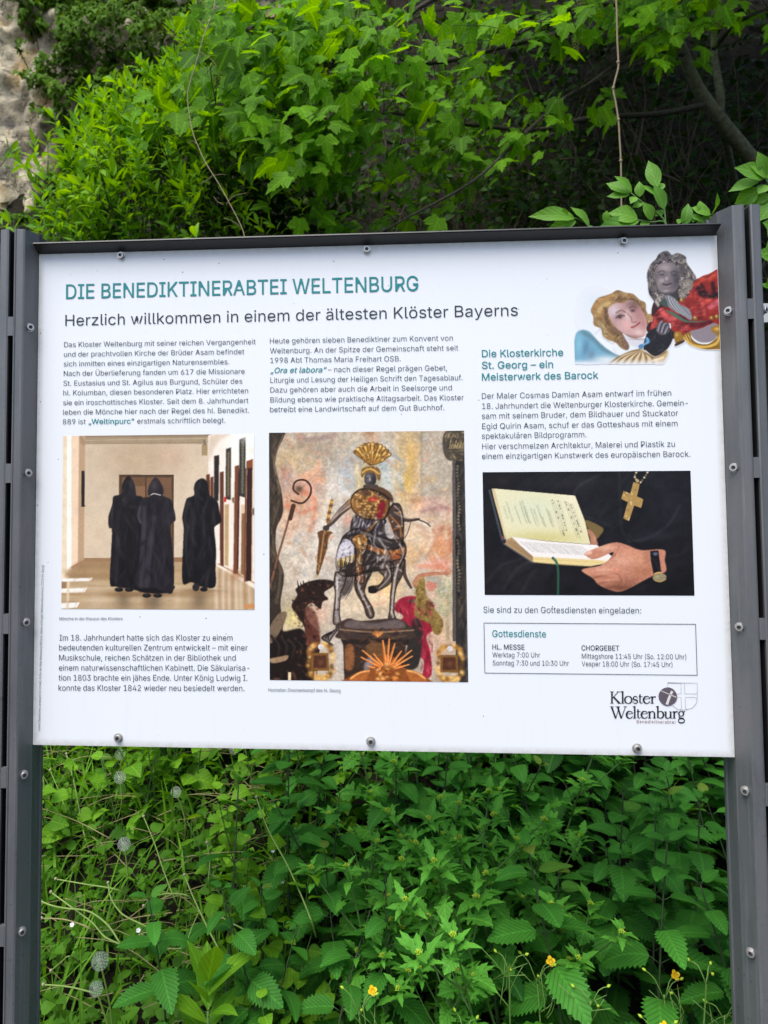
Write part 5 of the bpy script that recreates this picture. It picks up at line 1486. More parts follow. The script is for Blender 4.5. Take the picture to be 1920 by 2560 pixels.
o208;104,-4 87,-3 72,1 58,8 46,17 36,29 28,43 22,58 18,75 18,113 22,130 28,146 36,159 46,171 58,180 72,187 87,191 104,192 120,191 136,187 149,180 161,171 171,159 180,146 186,130 189,113 189,75 186,58 180,43 171,29 161,17 149,8 136,1 120,-3;116,24 126,28 143,40 149,49 157,70 159,81 159,106 157,118 149,139 143,148 126,161 116,164 92,164 81,161 65,148 59,139 51,118 49,106 49,81 51,70 59,49 65,40 81,28 92,24
p212;26,-71 26,190 56,190 56,160 59,160 69,173 86,186 103,192 130,191 144,187 156,180 168,171 177,160 185,146 191,131 195,94 191,58 185,42 177,29 168,17 157,8 144,1 130,-3 104,-3 94,-1 74,11 59,29 57,29 57,-71;121,24 131,28 147,40 153,48 161,70 163,82 163,108 161,120 153,140 147,149 131,161 121,164 99,164 89,161 73,149 67,141 59,120 57,108 57,81 59,69 67,48 73,39 89,27 99,24
r130;26,0 26,190 56,190 56,160 58,160 68,177 76,184 96,191 122,192 122,161 107,163 87,160 80,157 67,148 63,142 58,127 57,118 57,0
s182;78,-3 67,-2 46,6 38,12 25,27 18,47 47,53 55,36 62,30 80,24 91,23 113,26 122,31 133,44 134,51 131,63 127,68 115,75 59,90 46,96 36,104 29,113 25,124 24,147 27,157 39,173 48,180 69,189 81,191 106,192 117,190 136,182 143,176 155,162 162,145 134,139 127,152 114,163 94,166 83,165 65,158 59,153 56,146 55,132 58,126 68,118 131,100 143,93 153,86 160,76 164,66 165,43 161,33 149,16 140,9 118,-1 105,-3
t114;102,190 102,164 3,164 3,190;32,236 63,236 63,49 65,35 68,31 78,26 101,27 107,1 88,-2 69,-1 56,4 46,11 38,20 34,32 32,46
u205;79,-2 68,1 48,12 41,20 30,41 26,69 26,190 57,190 57,72 58,58 62,47 68,37 77,31 88,26 109,26 117,28 131,36 137,41 145,57 147,66 148,190 179,190 179,0 149,0 149,46 154,46 147,30 139,18 129,8 117,2 105,-1
v195;81,0 9,190 42,190 83,78 103,10 92,10 112,78 152,190 186,190 113,0
w284;69,0 11,190 44,190 73,82 88,21 82,21 100,94 126,190 158,190 187,82 201,21 196,21 213,95 240,190 272,190 215,0 184,0 155,104 138,169 145,169 126,94 99,0
y195;24,-69 31,-43 47,-45 57,-43 69,-32 81,-1 9,190 42,190 83,78 103,10 92,10 112,78 153,190 186,190 102,-29 88,-54 76,-64 54,-72
z190;21,0 21,23 127,160 127,161 24,161 24,190 166,190 166,165 63,30 63,28 169,28 169,0
Ü259;129,-4 110,-3 93,1 77,8 63,17 52,27 42,40 36,54 31,70 30,87 30,254 62,254 62,89 66,66 70,57 84,40 94,34 116,27 129,26 155,29 165,34 182,48 188,57 195,77 196,89 196,254 229,254 229,87 227,70 223,54 216,40 207,27 195,17 182,8 166,1 149,-3;160,287 155,289 148,296 146,301 146,312 148,316 155,324 160,326 171,326 175,324 183,316 185,312 185,301 183,296 175,289 171,287;88,287 83,289 76,296 74,301 74,312 76,316 83,324 88,326 99,326 104,324 111,316 113,312 113,301 111,296 104,289 99,287
ä195;68,-4 57,-1 38,8 30,14 19,32 16,42 16,64 18,73 26,87 46,100 80,109 129,116 135,120 138,128 137,136 130,153 120,161 98,165 89,165 69,158 59,150 50,137 20,146 32,165 39,173 57,184 87,192 119,190 143,180 156,168 161,160 168,139 168,126 168,0 138,0 138,26 136,26 126,12 115,4 90,-4;96,23 106,26 121,34 127,40 135,54 137,61 138,95 125,90 81,83 61,77 52,70 48,65 46,46 51,36 65,26 71,24;125,222 120,224 113,231 111,236 111,247 113,252 120,259 125,261 136,261 141,259 148,252 150,247 150,236 148,231 141,224 136,222;53,222 49,224 41,231 39,236 39,247 41,252 49,259 53,261 64,261 69,259 76,252 78,247 78,236 76,231 69,224 64,222
ö208;104,-4 87,-3 72,1 58,8 46,17 36,29 28,43 22,58 18,75 18,113 22,130 28,146 36,159 46,171 58,180 72,187 87,191 104,192 120,191 136,187 149,180 161,171 171,159 180,146 186,130 189,113 189,75 186,58 180,43 171,29 161,17 149,8 136,1 120,-3;116,24 126,28 143,40 149,49 157,70 159,81 159,106 157,118 149,139 143,148 126,161 116,164 92,164 81,161 65,148 59,139 51,118 49,106 49,81 51,70 59,49 65,40 81,28 92,24;134,222 130,224 122,231 120,236 120,247 122,252 130,259 134,261 145,261 150,259 157,252 159,247 159,236 157,231 150,224 145,222;62,222 58,224 50,231 48,236 48,247 50,252 58,259 62,261 73,261 78,259 85,252 87,247 87,236 85,231 78,224 73,222
ü205;79,-2 68,1 48,12 41,20 30,41 26,69 26,190 57,190 57,72 58,58 62,47 68,37 77,31 88,26 109,26 117,28 131,36 137,41 145,57 147,66 148,190 179,190 179,0 149,0 149,46 154,46 147,30 139,18 129,8 117,2 105,-1;133,222 128,224 121,231 119,236 119,247 121,252 128,259 133,261 144,261 148,259 156,252 158,247 158,236 156,231 148,224 144,222;61,222 56,224 49,231 47,236 47,247 49,252 56,259 61,261 72,261 77,259 84,252 86,247 86,236 84,231 77,224 72,222
–175;175,122 175,94 0,94 0,122
“150;26,159 52,254 75,254 60,159;87,159 114,254 137,254 122,159
„143;19,-60 34,36 69,36 43,-60;81,-60 96,36 130,36 104,-60
"""
GLYPH = {}
for row in LETTERS.strip().split('\n'):
    head, *loops_ = row.split(';') if not row.startswith(';') else [';' + row[1:].split(';')[0]] + row[1:].split(';')[1:]
    GLYPH[head[0]] = (int(head[1:]) / 500, [np.array([[float(v) for v in q.split(',')] for q in L.split(' ')]) / 500 for L in loops_])
INSET = 0.0
_gcache = {}


def inside(p, L):
    n = 0
    for (xa, ya), (xb, yb) in zip(L, np.roll(L, -1, 0)):
        if (ya > p[1]) != (yb > p[1]) and p[0] < (xb - xa) * (p[1] - ya) / (yb - ya) + xa:
            n += 1
    return n % 2 == 1


def glyph(ch, thin):
    """points and triangles of one letter, its strokes thinned by a little"""
    if (ch, thin) in _gcache:
        return _gcache[(ch, thin)]
    adv, loops_ = GLYPH[ch]
    holes = [next((j for j, M in enumerate(loops_) if j != i and all(inside(p, M) for p in L)), None) for i, L in enumerate(loops_)]
    groups = {}
    for i, L in enumerate(loops_):
        hole = holes[i] is not None
        x, y = L[:, 0], L[:, 1]
        ccw = (x * np.roll(y, -1) - np.roll(x, -1) * y).sum() > 0
        e = np.roll(L, -1, 0) - L
        e = e / np.maximum(1e-9, np.linalg.norm(e, axis=1))[:, None]
        n = np.stack([-e[:, 1], e[:, 0]], 1) * (1 if ccw else -1)      # inward
        m = n + np.roll(n, 1, 0)
        m = m / np.maximum(0.5, (m * m).sum(1) / 2)[:, None]
        groups.setdefault(holes[i] if hole else i, []).append(L + m * (thin if not hole else -thin))
    VV, TT, n0 = [], [], 0
    for k, out in enumerate(groups.values()):                            # strokes that overlap are filled one by one
        cu = bpy.data.curves.new('letter', 'CURVE')
        cu.dimensions = '2D'
        cu.fill_mode = 'FRONT'
        for L in out:
            q = cu.splines.new('POLY')
            q.points.add(len(L) - 1)
            for p_, (x, y) in zip(q.points, L):
                p_.co = (x * 100, y * 100, 0, 1)
            q.use_cyclic_u = True
        o = bpy.data.objects.new('letter', cu)
        COL.objects.link(o)
        me = bpy.data.meshes.new_from_object(o.evaluated_get(bpy.context.evaluated_depsgraph_get()))
        me.calc_loop_triangles()
        W = np.array([tuple(v.co[:2]) + (k * 0.00004,) for v in me.vertices]) / (100, 100, 1)
        VV.append(W)
        TT.append(np.array([t.vertices[:] for t in me.loop_triangles], int).reshape(-1, 3) + n0)
        n0 += len(W)
        bpy.data.objects.remove(o)
        bpy.data.curves.remove(cu)
        bpy.data.meshes.remove(me)
    V, T = np.concatenate(VV), np.concatenate(TT)
    # face the reader
    A, B, C_ = V[T[:, 0]], V[T[:, 1]], V[T[:, 2]]
    cr = (B - A)[:, 0] * (C_ - A)[:, 1] - (B - A)[:, 1] * (C_ - A)[:, 0]
    T[cr < 0] = T[cr < 0][:, ::-1]
    V = V[T].reshape(-1, 3)                                             # strokes of one outline may cross: no two triangles share a plane
    V[:, 2] += np.repeat(np.arange(len(T)) * 3e-6, 3)
    T = np.arange(len(V)).reshape(-1, 3)
    _gcache[(ch, thin)] = (adv, V, T)
    return _gcache[(ch, thin)]


def glyphs(text, thin=0.0, shear=0.0, space=0.0):
    x, VV, TT, n = 0.0, [], [], 0
    for ch in text:
        if ch == ' ':
            x += 0.188
            continue
        adv, V, T = glyph(ch, thin)
        P = V.copy()
        P[:, 0] += x + shear * P[:, 1]
        VV.append(P)
        TT.append(T + n)
        n += len(P)
        x += adv + space
    return np.concatenate(VV), np.concatenate(TT)


CAP = 0.508


def bpt(px, py):
    p = at(px, py, 0.0)
    return np.array([p[0], p[2] - BOARD_Z])


def line_of(g, text, l, r, cap, weight=0.0, shear=0.0, space=0.0, lift=0.0009):
    """one line of print from baseline start l to end r (photo pixels), capitals cap pixels high"""
    V, T = glyphs(text, -weight, shear, space)
    a, b = bpt(*l), bpt(*r)
    s = cap / 1255.0 / CAP
    x0, x1 = V[:, 0].min(), V[:, 0].max()
    u = (V[:, 0] - x0) / (x1 - x0)
    # print runs level along the board; the ends only fix where it starts and how wide it is
    d = b - a
    L = np.linalg.norm(d)
    d /= L
    n = np.array([-d[1], d[0]])
    P = a + np.outer(u * L, d) + np.outer(V[:, 1] * s, n)
    g.add(np.stack([P[:, 0], -lift - V[:, 2], P[:, 1]], 1), T)


def block(name, lines, org, k, cap, mat, label, weight=0.0, shear=0.0, space=0.0):
    g = Geo()
    # lines of one block share a level direction: the mean of theirs
    for text, x0, y0, x1, y1 in lines:
        line_of(g, text, (org[0] + x0 / k, org[1] + y0 / k), (org[0] + x1 / k, org[1] + y1 / k), cap, weight, shear, space)
    o = g.build(name, mat, panel, False)
    o['label'] = label
    return o


Z6, Z7, Z8, Z9 = ((140, 660), 2.765), ((660, 660), 2.5136), ((1180, 840), 2.765), ((90, 1520), 2.8119)
Z10, Z11 = ((1190, 1500), 2.8119), ((1480, 1690), 5.53)
block('title_text', [('DIE BENEDIKTINERABTEI WELTENBURG', 70, 242, 70 + (1046 - 165.3) * 2.765, 242 + (727 - 747.5) * 2.765)], *Z6, 37.5, TEAL, 'teal capital title line', 0.004)
block('subtitle_text', [('Herzlich willkommen in einem der ältesten Klöster Bayerns', 65, 428, 65 + (1294.5 - 163.5) * 2.765, 428 + (789.3 - 814.8) * 2.765)], *Z6, 28.5, INKD, 'dark subtitle line of welcome', -0.002)
W_ = -0.004
block('paragraph_text', [('Das Kloster Weltenburg mit seiner reichen Vergangenheit', 57, 575, 1380, 555), ('und der prachtvollen Kirche der Brüder Asam befindet', 56, 642, 1301, 623),
                         ('sich inmitten eines einzigartigen Naturensembles.', 54, 708, 1198, 693), ('Nach der Überlieferung fanden um 617 die Missionare', 54, 774, 1304, 759),
                         ('St. Eustasius und St. Agilus aus Burgund, Schüler des', 52, 842, 1288, 827), ('hl. Kolumban, diesen besonderen Platz. Hier errichteten', 51, 908, 1328, 893),
                         ('sie ein iroschottisches Kloster. Seit dem 8. Jahrhundert', 50, 976, 1330, 961), ('leben die Mönche hier nach der Regel des hl. Benedikt.', 49, 1042, 1334, 1028),
                         ('889 ist', 48, 1108, 205, 1106), ('erstmals schriftlich belegt.', 562, 1103, 1170, 1097)], *Z6, 13.2, INK, 'first column of slate print', W_)
block('accent_text', [('„Weltinpurc“', 226, 1106, 540, 1103)], *Z6, 13.2, TEAL, 'teal quoted word', 0.006)
block('paragraph_text', [('Heute gehören sieben Benediktiner zum Konvent von', 37, 500, 1186, 481), ('Weltenburg. An der Spitze der Gemeinschaft steht seit', 38, 562, 1220, 543), ('1998 Abt Thomas Maria Freihart OSB.', 40, 622, 858, 611),
                         ('– nach dieser Regel prägen Gebet,', 402, 680, 1150, 669), ('Liturgie und Lesung der Heiligen Schrift den Tagesablauf.', 40, 747, 1248, 730), ('Dazu gehören aber auch die Arbeit in Seelsorge und', 40, 808, 1180, 793),
                         ('Bildung ebenso wie praktische Alltagsarbeit. Das Kloster', 40, 870, 1255, 855), ('betreibt eine Landwirtschaft auf dem Gut Buchhof.', 38, 931, 1132, 918)], *Z7, 13.4, INK, 'second column of slate print', W_)
block('accent_text', [('„Ora et labora“', 40, 685, 395, 680)], *Z7, 13.4, TEAL, 'teal slanted motto', 0.006, 0.22)
block('heading_text', [('Die Klosterkirche', 68, 146, 630, 137), ('St. Georg – ein', 68, 227, 560, 219), ('Meisterwerk des Barock', 68, 308, 873, 294)], *Z8, 17.5, TEAL, 'three line teal heading', 0.005)
block('paragraph_text', [('Der Maler Cosmas Damian Asam entwarf im frühen', 68, 434, 1376, 412), ('18. Jahrhundert die Weltenburger Klosterkirche. Gemein-', 70, 504, 1492, 482), ('sam mit seinem Bruder, dem Bildhauer und Stuckator', 68, 572, 1424, 551),
                         ('Egid Quirin Asam, schuf er das Gotteshaus mit einem', 70, 643, 1420, 623), ('spektakulären Bildprogramm.', 68, 710, 790, 699), ('Hier verschmelzen Architektur, Malerei und Plastik zu', 70, 782, 1402, 765), ('einem einzigartigen Kunstwerk des europäischen Barock.', 69, 850, 1508, 834)], *Z8, 14.0, INK, 'third column of slate print', W_)
block('caption_text', [('Mönche in der Klausur des Klosters', 60, 1503, 553, 1502)], (130, 1070), 3.13, 7.6, GREYINK, 'small caption under the corridor photo')
block('caption_text', [('Hochaltar: Drachenkampf des hl. Georg', 34, 2092, 598, 2097)], (660, 1060), 3.13, 8.0, GREYINK, 'small caption under the statue photo')
block('paragraph_text', [('Im 18. Jahrhundert hatte sich das Kloster zu einem', 166, 228, 1382, 228), ('bedeutenden kulturellen Zentrum entwickelt – mit einer', 163, 297, 1488, 298), ('Musikschule, reichen Schätzen in der Bibliothek und', 163, 368, 1404, 369),
                         ('einem naturwissenschaftlichen Kabinett. Die Säkularisa-', 162, 439, 1500, 440), ('tion 1803 brachte ein jähes Ende. Unter König Ludwig I.', 160, 509, 1486, 511), ('konnte das Kloster 1842 wieder neu besiedelt werden.', 159, 580, 1465, 583)], *Z9, 14.4, INK, 'lower left block of slate print', W_)
block('invitation_text', [('Sie sind zu den Gottesdiensten eingeladen:', 52, 88, 1160, 94)], *Z10, 14.6, INK, 'single line of slate print', W_)
block('heading_text', [('Gottesdienste', 114, 258, 492, 261)], *Z10, 16.0, TEAL, 'teal heading inside the ruled box', 0.002)
for hd, rows_, lb in ((('HL. MESSE', 115, 346, 340, 348), [('Werktag 7:00 Uhr', 115, 401, 450, 403), ('Sonntag 7:30 und 10:30 Uhr', 117, 458, 652, 461)], 'left'),
                      (('CHORGEBET', 741, 353, 1006, 355), [('Mittagshore 11:45 Uhr (So. 12:00 Uhr)', 743, 410, 1477, 416), ('Vesper 18:00 Uhr (So. 17:45 Uhr)', 743, 464, 1380, 470)], 'right')):
    block('timetable_text', rows_, *Z10, 11.8, INK, lb + ' column of service times in the ruled box', -0.003)
    block('timetable_heading', [hd], *Z10, 11.8, INKD, 'capital heading of the ' + lb + ' column in the ruled box', 0.004)
block('credit_text', [('Layout: Bayerisches Landesamt für Umwelt, Archiv der Abtei Weltenburg (Mönche, Gebet und Engel); Mattana wikicommons, CC3.0 (Hl. Georg)', 318, 1982, 348, 672)], (0, 1200), 3.16, 6.0, GREYINK, 'tiny sideways credit line')


def ribbon(g, pts, w0, w1=None, closed=False, lift=0.0009):
    """a printed stroke; points and widths in metres on the panel"""
    P = np.asarray(pts, float)
    if closed:
        P = np.vstack([P, P[:1]])
    w = np.linspace(w0, w0 if w1 is None else w1, len(P))
    D = np.gradient(P, axis=0)
    if closed:
        D[0] = D[-1] = P[1] - P[-2]
    D /= np.maximum(1e-12, np.linalg.norm(D, axis=1))[:, None]
    N = np.stack([-D[:, 1], D[:, 0]], 1)
    A, B = P + N * w[:, None] / 2, P - N * w[:, None] / 2
    V = np.concatenate([A, B])
    n = len(P)
    T = [t for i in range(n - 1) for t in ((n + i, n + i + 1, i + 1), (n + i, i + 1, i))]
    g.add(np.stack([V[:, 0], np.full(2 * n, -lift), V[:, 1]], 1), T)


# ruled box round the service times
g = Geo()
cs = [bpt(1190 + x / 2.8119, 1500 + y / 2.8119) for x, y in ((55, 157), (1543, 173), (1553, 532), (62, 508))]
xa, xb, za, zb = (cs[0][0] + cs[3][0]) / 2, (cs[1][0] + cs[2][0]) / 2, (cs[0][1] + cs[1][1]) / 2, (cs[2][1] + cs[3][1]) / 2
for p, q in (((xa, za), (xb, za)), ((xb, za), (xb, zb)), ((xb, zb), (xa, zb)), ((xa, zb), (xa, za))):
    ribbon(g, [p, q], 0.0011)
g.build('ruled_box', INK, panel, False)['label'] = 'thin slate frame round the service times'


# logo: serif lettering built from strokes, pebble with a cross, pale shield
def lg(x, y):
    return bpt(1480 + x / 5.53, 1690 + y / 5.53)


U = 1 / 5.53 / 1255.0


def serif_word(g, word, x0, base, x1):
    """old style serif letters; unit = x-height 100, capital 165, ascender 172"""
    thick, thin, sf = 21, 8, 7
    def arc(cx, cy, rx, ry, a0, a1, n=14):
        return [(cx + rx * math.cos(math.radians(a)), cy + ry * math.sin(math.radians(a))) for a in np.linspace(a0, a1, n)]
    def var_stroke(pts, f):
        return [('v', pts, f)]
    def bowl(cx, w, a0=0, a1=360, ry=50):
        pts = arc(cx, 50, w / 2, ry, a0, a1, 26)
        return [('v', pts, lambda q: thin + (thick - thin) * abs(q[0] - cx) / (w / 2))]
    def stem(x, y0, y1, serif_b=True, flag=True, t=thick):
        o = [('s', [(x, y0), (x, y1)], t)]
        if serif_b:
            o.append(('s', [(x - 22, y0 + 3), (x + 22, y0 + 3)], sf))
        if flag:
            o.append(('t', [(x - 24, y1 - 10), (x, y1 - 8), (x, y1 - 2)], 13, 16))
        return o
    G = {
        'K': (stem(20, 0, 165, True, False) + [('s', [(-4, 162), (46, 162)], sf), ('s', [(30, 78), (100, 160)], 9), ('s', [(82, 162), (130, 162)], sf), ('s', [(40, 90), (118, 4)], 22), ('s', [(92, 3), (146, 3)], sf)], 138),
        'W': ([('s', [(18, 162), (74, 0)], 22), ('s', [(74, 0), (122, 160)], 9), ('s', [(98, 162), (150, 0)], 22), ('s', [(150, 0), (204, 160)], 9), ('s', [(-6, 162), (48, 162)], sf), ('s', [(70, 162), (128, 162)], sf), ('s', [(180, 162), (228, 162)], sf)], 214),
        'l': (stem(20, 0, 170), 44),
        'o': (bowl(48, 88), 104),
        's': ([('v', arc(34, 74, 26, 24, 40, 270, 12)[:-1] + arc(34, 26, 28, 24, 90, -140, 12), lambda q: 12 + 7 * (abs(q[1] - 50) < 22)), ('s', [(60, 66), (58, 92)], 6), ('s', [(6, 34), (6, 6)], 6)], 74),
        't': ([('s', [(20, 16), (20, 126)], 18), ('s', [(2, 96), (54, 96)], 8), ('t', [(20, 18), (34, 4), (56, 12)], 15, 6)], 60),
        'e': ([('v', arc(48, 50, 42, 49, 20, 335, 22), lambda q: thin + (thick - thin) * max(0, (48 - q[0]) / 42) + 3), ('s', [(10, 60), (88, 66)], 7)], 96),
        'r': (stem(20, 0, 98) + [('t', [(22, 66), (42, 92), (66, 88)], 8, 20)], 72),
        'n': (stem(20, 0, 98) + [('t', [(22, 70), (52, 96), (84, 80), (86, 56)], 8, 20), ('s', [(86, 60), (86, 0)], thick), ('s', [(64, 3), (108, 3)], sf)], 114),
        'b': (stem(18, 4, 170, False) + [('v', arc(54, 50, 40, 48, 150, -160, 22), lambda q: thin + (thick - thin) * max(0, (q[0] - 54) / 40) + 2)], 104),
        'u': ([('s', [(20, 96), (20, 36)], thick), ('t', [(20, 40), (26, 8), (60, 4), (84, 26)], 20, 8), ('s', [(86, 96), (86, 2)], thick), ('s', [(0, 93), (24, 93)], sf), ('s', [(66, 93), (90, 93)], sf), ('s', [(86, 3), (110, 3)], sf)], 114),
        'g': ([('v', arc(42, 64, 32, 34, 0, 360, 24), lambda q: 8 + 11 * abs(q[0] - 42) / 32), ('s', [(62, 90), (94, 94)], 10), ('t', [(24, 36), (12, 16), (40, 4), (76, -2)], 8, 18), ('v', arc(46, -32, 42, 30, 50, -310, 26), lambda q: 9 + 8 * abs(q[1] + 32) / 30)], 100),
    }
    total = sum(G[ch][1] for ch in word)
    k = (x1 - x0) / total
    ks = 1.0
    x = x0
    for ch in word:
        prims, adv = G[ch]
        for pr in prims:
            pts = [lg(x + q[0] * k, base - q[1] * ks) for q in pr[1]]
            if pr[0] == 's':
                ribbon(g, pts, pr[2] * U)
            elif pr[0] == 't':
                pts = [lg(x + q[0] * k, base - q[1] * ks) for q in spl(pr[1], 5)]
                ribbon(g, pts, pr[2] * U, pr[3] * U)
            else:
                f = pr[2]
                P = np.asarray(pts)
                w = np.array([f(q) for q in pr[1]]) * U
                D = np.gradient(P, axis=0)
                D /= np.maximum(1e-12, np.linalg.norm(D, axis=1))[:, None]
                N = np.stack([-D[:, 1], D[:, 0]], 1)
                A, B = P + N * w[:, None] / 2, P - N * w[:, None] / 2
                n = len(P)
                T = [t for i in range(n - 1) for t in ((n + i, n + i + 1, i + 1), (n + i, i + 1, i))]
                Vv = np.concatenate([A, B])
                g.add(np.stack([Vv[:, 0], np.full(2 * n, -0.0009), Vv[:, 1]], 1), T)
        x += adv * k


g = Geo()
serif_word(g, 'Kloster', 252, 377, 885)
serif_word(g, 'Weltenburg', 250, 583, 1290)
g.build('logo_text', INKD, panel, False)['label'] = 'dark serif lettering of the abbey logo'
block('logo_subtitle_text', [('Benediktinerabtei', 618, 648, 1150, 655)], *Z11, 7.2, REDINK, 'small maroon spaced line of the logo', 0.0, 0.0, 0.1)
g = Geo()
sh = lambda pts: [lg(x, y) for x, y in pts]
ribbon(g, sh(spl([(1042, 150), (1042, 92), (1240, 92), (1452, 92), (1452, 300), (1440, 370), (1380, 440), (1280, 466), (1180, 456), (1110, 400)], 1)), 9 * U)
for pts in ([(1045, 92), (1228, 98), (1228, 238), (1170, 244)], [(1274, 98), (1280, 240), (1420, 244), (1446, 232)], [(1446, 310), (1420, 290), (1284, 288), (1290, 440), (1310, 462)], [(1170, 288), (1228, 288), (1234, 440), (1218, 460)]):
    ribbon(g, sh(pts), 8 * U)
g.build('logo_shield', PALEINK, panel, False)['label'] = 'pale outlined shield of the abbey logo'
g = Geo()
cen = lg(1045, 282)
ring = [lg(1045 + 126 * math.cos(t) * (1 + .03 * math.sin(2 * t + .6)), 282 + 128 * math.sin(t)) for t in np.linspace(0, 2 * math.pi, 33)[:-1]]
Vv = np.array([cen] + ring)
g.add(np.stack([Vv[:, 0], np.full(33, -0.0012), Vv[:, 1]], 1), [(0, 1 + (i + 1) % 32, 1 + i) for i in range(32)])
peb = g.build('logo_pebble', plain('pebble_print', tuple(ink((92, 88, 102))), 0.4, 0, .5, .35, 160), panel, False)
g = Geo()
for pts, w0, w1 in (([(1106, 206), (1070, 280), (1030, 392)], 30, 34), ([(948, 200), (1040, 240), (1160, 290)], 7, 12)):
    ribbon(g, sh(spl(pts, 5)), w0 * U, w1 * U, lift=0.0015)
g.build('logo_cross', plain('cross_print', tuple(ink((206, 212, 214))), 0.45), panel, False)

# ================================================================ ground, bank and cliff
rng = np.random.RandomState(11)
random.seed(5)
HY = [-60, -3, -0.6, 0.0, 0.4, 1.6, 3.0, 4.5, 6.5, 9, 13, 20, 60]
HZ = [-1.0, -0.15, -0.02, 0.06, 0.18, 0.72, 1.5, 3.0, 5.6, 9.6, 14.5, 19, 24]


def ground_z(x, y):
    x, y = np.asarray(x, float), np.asarray(y, float)
    yy = y - 0.25 * np.clip((-x - 1.5), 0, 3) * np.clip(y - 2.5, 0, 2) * 0.3
    z = np.interp(yy, HY, HZ)
    amp = np.clip((y - 0.0) * 0.12, 0.01, 0.5)
    return z + amp * (fbm(x + 100, y + 100, 1.3, 77, 4) - 0.5) * 1.2


xs = np.concatenate([np.linspace(-60, -9, 14), np.linspace(-8, 8, 130), np.linspace(9, 60, 14)])
ys = np.concatenate([np.linspace(-60, -4, 14), np.linspace(-3.5, 12, 150), np.linspace(13, 60, 14)])
GX, GY = np.meshgrid(xs, ys)
GZ = ground_z(GX, GY)
nx, ny = len(xs), len(ys)
I = np.arange(nx * ny).reshape(ny, nx)
Q = np.stack([I[:-1, :-1], I[:-1, 1:], I[1:, 1:], I[1:, :-1]], -1).reshape(-1, 4)
m = Nodes('leaf_litter_soil').set(0.95, 0, 0.15)
tc = m.n('TexCoord').outputs['Object']
n1 = m.noise(tc, 6, 8, 0.7)
c = m.ramp(n1, [(0.35, (0.009, 0.007, 0.005)), (0.55, (0.020, 0.016, 0.010)), (0.7, (0.018, 0.022, 0.009))])
c = m.mix(m.math('MULTIPLY', m.math('GREATER_THAN', m.noise(tc, 60, 4, 0.7), 0.62), 0.5), c, (0.05, 0.038, 0.022))
m.l(c, m.b.inputs['Base Color'])
m.bump(m.noise(tc, 25, 8, 0.75), 0.8, 0.03)
tag(link('ground', mesh_of('ground', np.stack([GX, GY, GZ], -1).reshape(-1, 3), Q, m.m)), kind='structure')

# limestone cliff at the upper left
cx = np.linspace(-9, 0.6, 200)
cz = np.linspace(1.5, 13, 220)
CX, CZ = np.meshgrid(cx, cz)


def cliff_y(x, z):
    b = 6.2 + 0.10 * (z - 3) + 0.45 * np.clip(x + 2.2, 0, 9) ** 1.2
    b = b - 0.30 * np.exp(-((x + 3.9) / 0.7) ** 2)
    n = fbm(x * 1 + 50, z * 1 + 50, 1.6, 5, 6) - 0.5
    n2 = np.abs(fbm(x * 1.6 + 20, z + 70, 0.5, 8, 4) - 0.5)
    hole = 0.8 * np.exp(-((x + 3.02) / 0.17) ** 2 - ((z - 4.05) / 0.15) ** 2)
    n3 = fbm(x * 1.2 + 9, z + 33, 0.16, 15, 3) - 0.5
    return b + 1.0 * n + 0.7 * n2 + 0.22 * n3 + hole


CY = cliff_y(CX, CZ)
nx, ny = len(cx), len(cz)
I = np.arange(nx * ny).reshape(ny, nx)
Q = np.stack([I[:-1, :-1], I[:-1, 1:], I[1:, 1:], I[1:, :-1]], -1).reshape(-1, 4)
m = Nodes('limestone').set(0.9, 0, 0.2)
tc = m.n('TexCoord').outputs['Object']
n1 = m.noise(tc, 1.6, 8, 0.65)
n2 = m.noise(tc, 7, 8, 0.7)
c = m.ramp(n1, [(0.34, (0.18, 0.16, 0.13)), (0.42, (0.44, 0.37, 0.25)), (0.54, (0.66, 0.57, 0.39)), (0.64, (0.58, 0.39, 0.16)), (0.72, (0.38, 0.33, 0.24))])
c = m.mix(m.ramp(n2, [(0.36, 0.7), (0.46, 0.0)]), c, (0.05, 0.045, 0.04))
v = m.n('TexVoronoi', feature='DISTANCE_TO_EDGE')
v.inputs['Scale'].default_value = 1.3
wv = m.n('VectorMath', operation='ADD')
m.l(tc, wv.inputs[0])
m.l(m.noise(tc, 3, 5, 0.6, 1), wv.inputs[1])
m.l(wv.outputs[0], v.inputs['Vector'])
crack = m.ramp(v.outputs['Distance'], [(0.0, 0.5), (0.02, 0.0)])
c = m.mix(crack, c, (0.035, 0.03, 0.025))
mp = m.n('Mapping')
mp.inputs['Scale'].default_value = (1, 1, 0.16)
m.l(tc, mp.inputs[0])
stk = m.ramp(m.noise(mp.outputs[0], 6, 6, 0.7), [(0.44, 0.0), (0.60, 1.0)])
c = m.mix(m.math('MULTIPLY', stk, 0.40), c, (0.20, 0.19, 0.17))
pit = m.ramp(m.noise(tc, 22, 6, 0.75), [(0.30, 0.9), (0.42, 0.0)])
c = m.mix(pit, c, (0.03, 0.026, 0.02))
m.l(c, m.b.inputs['Base Color'])
m.bump(m.math('SUBTRACT', m.math('ADD', n2, m.math('MULTIPLY', n1, 2.0)), crack), 0.9, 0.06)
cliff = link('limestone_cliff', mesh_of('limestone_cliff', np.stack([CX, CY, CZ], -1).reshape(-1, 3), Q, m.m))
tag(cliff, kind='structure')

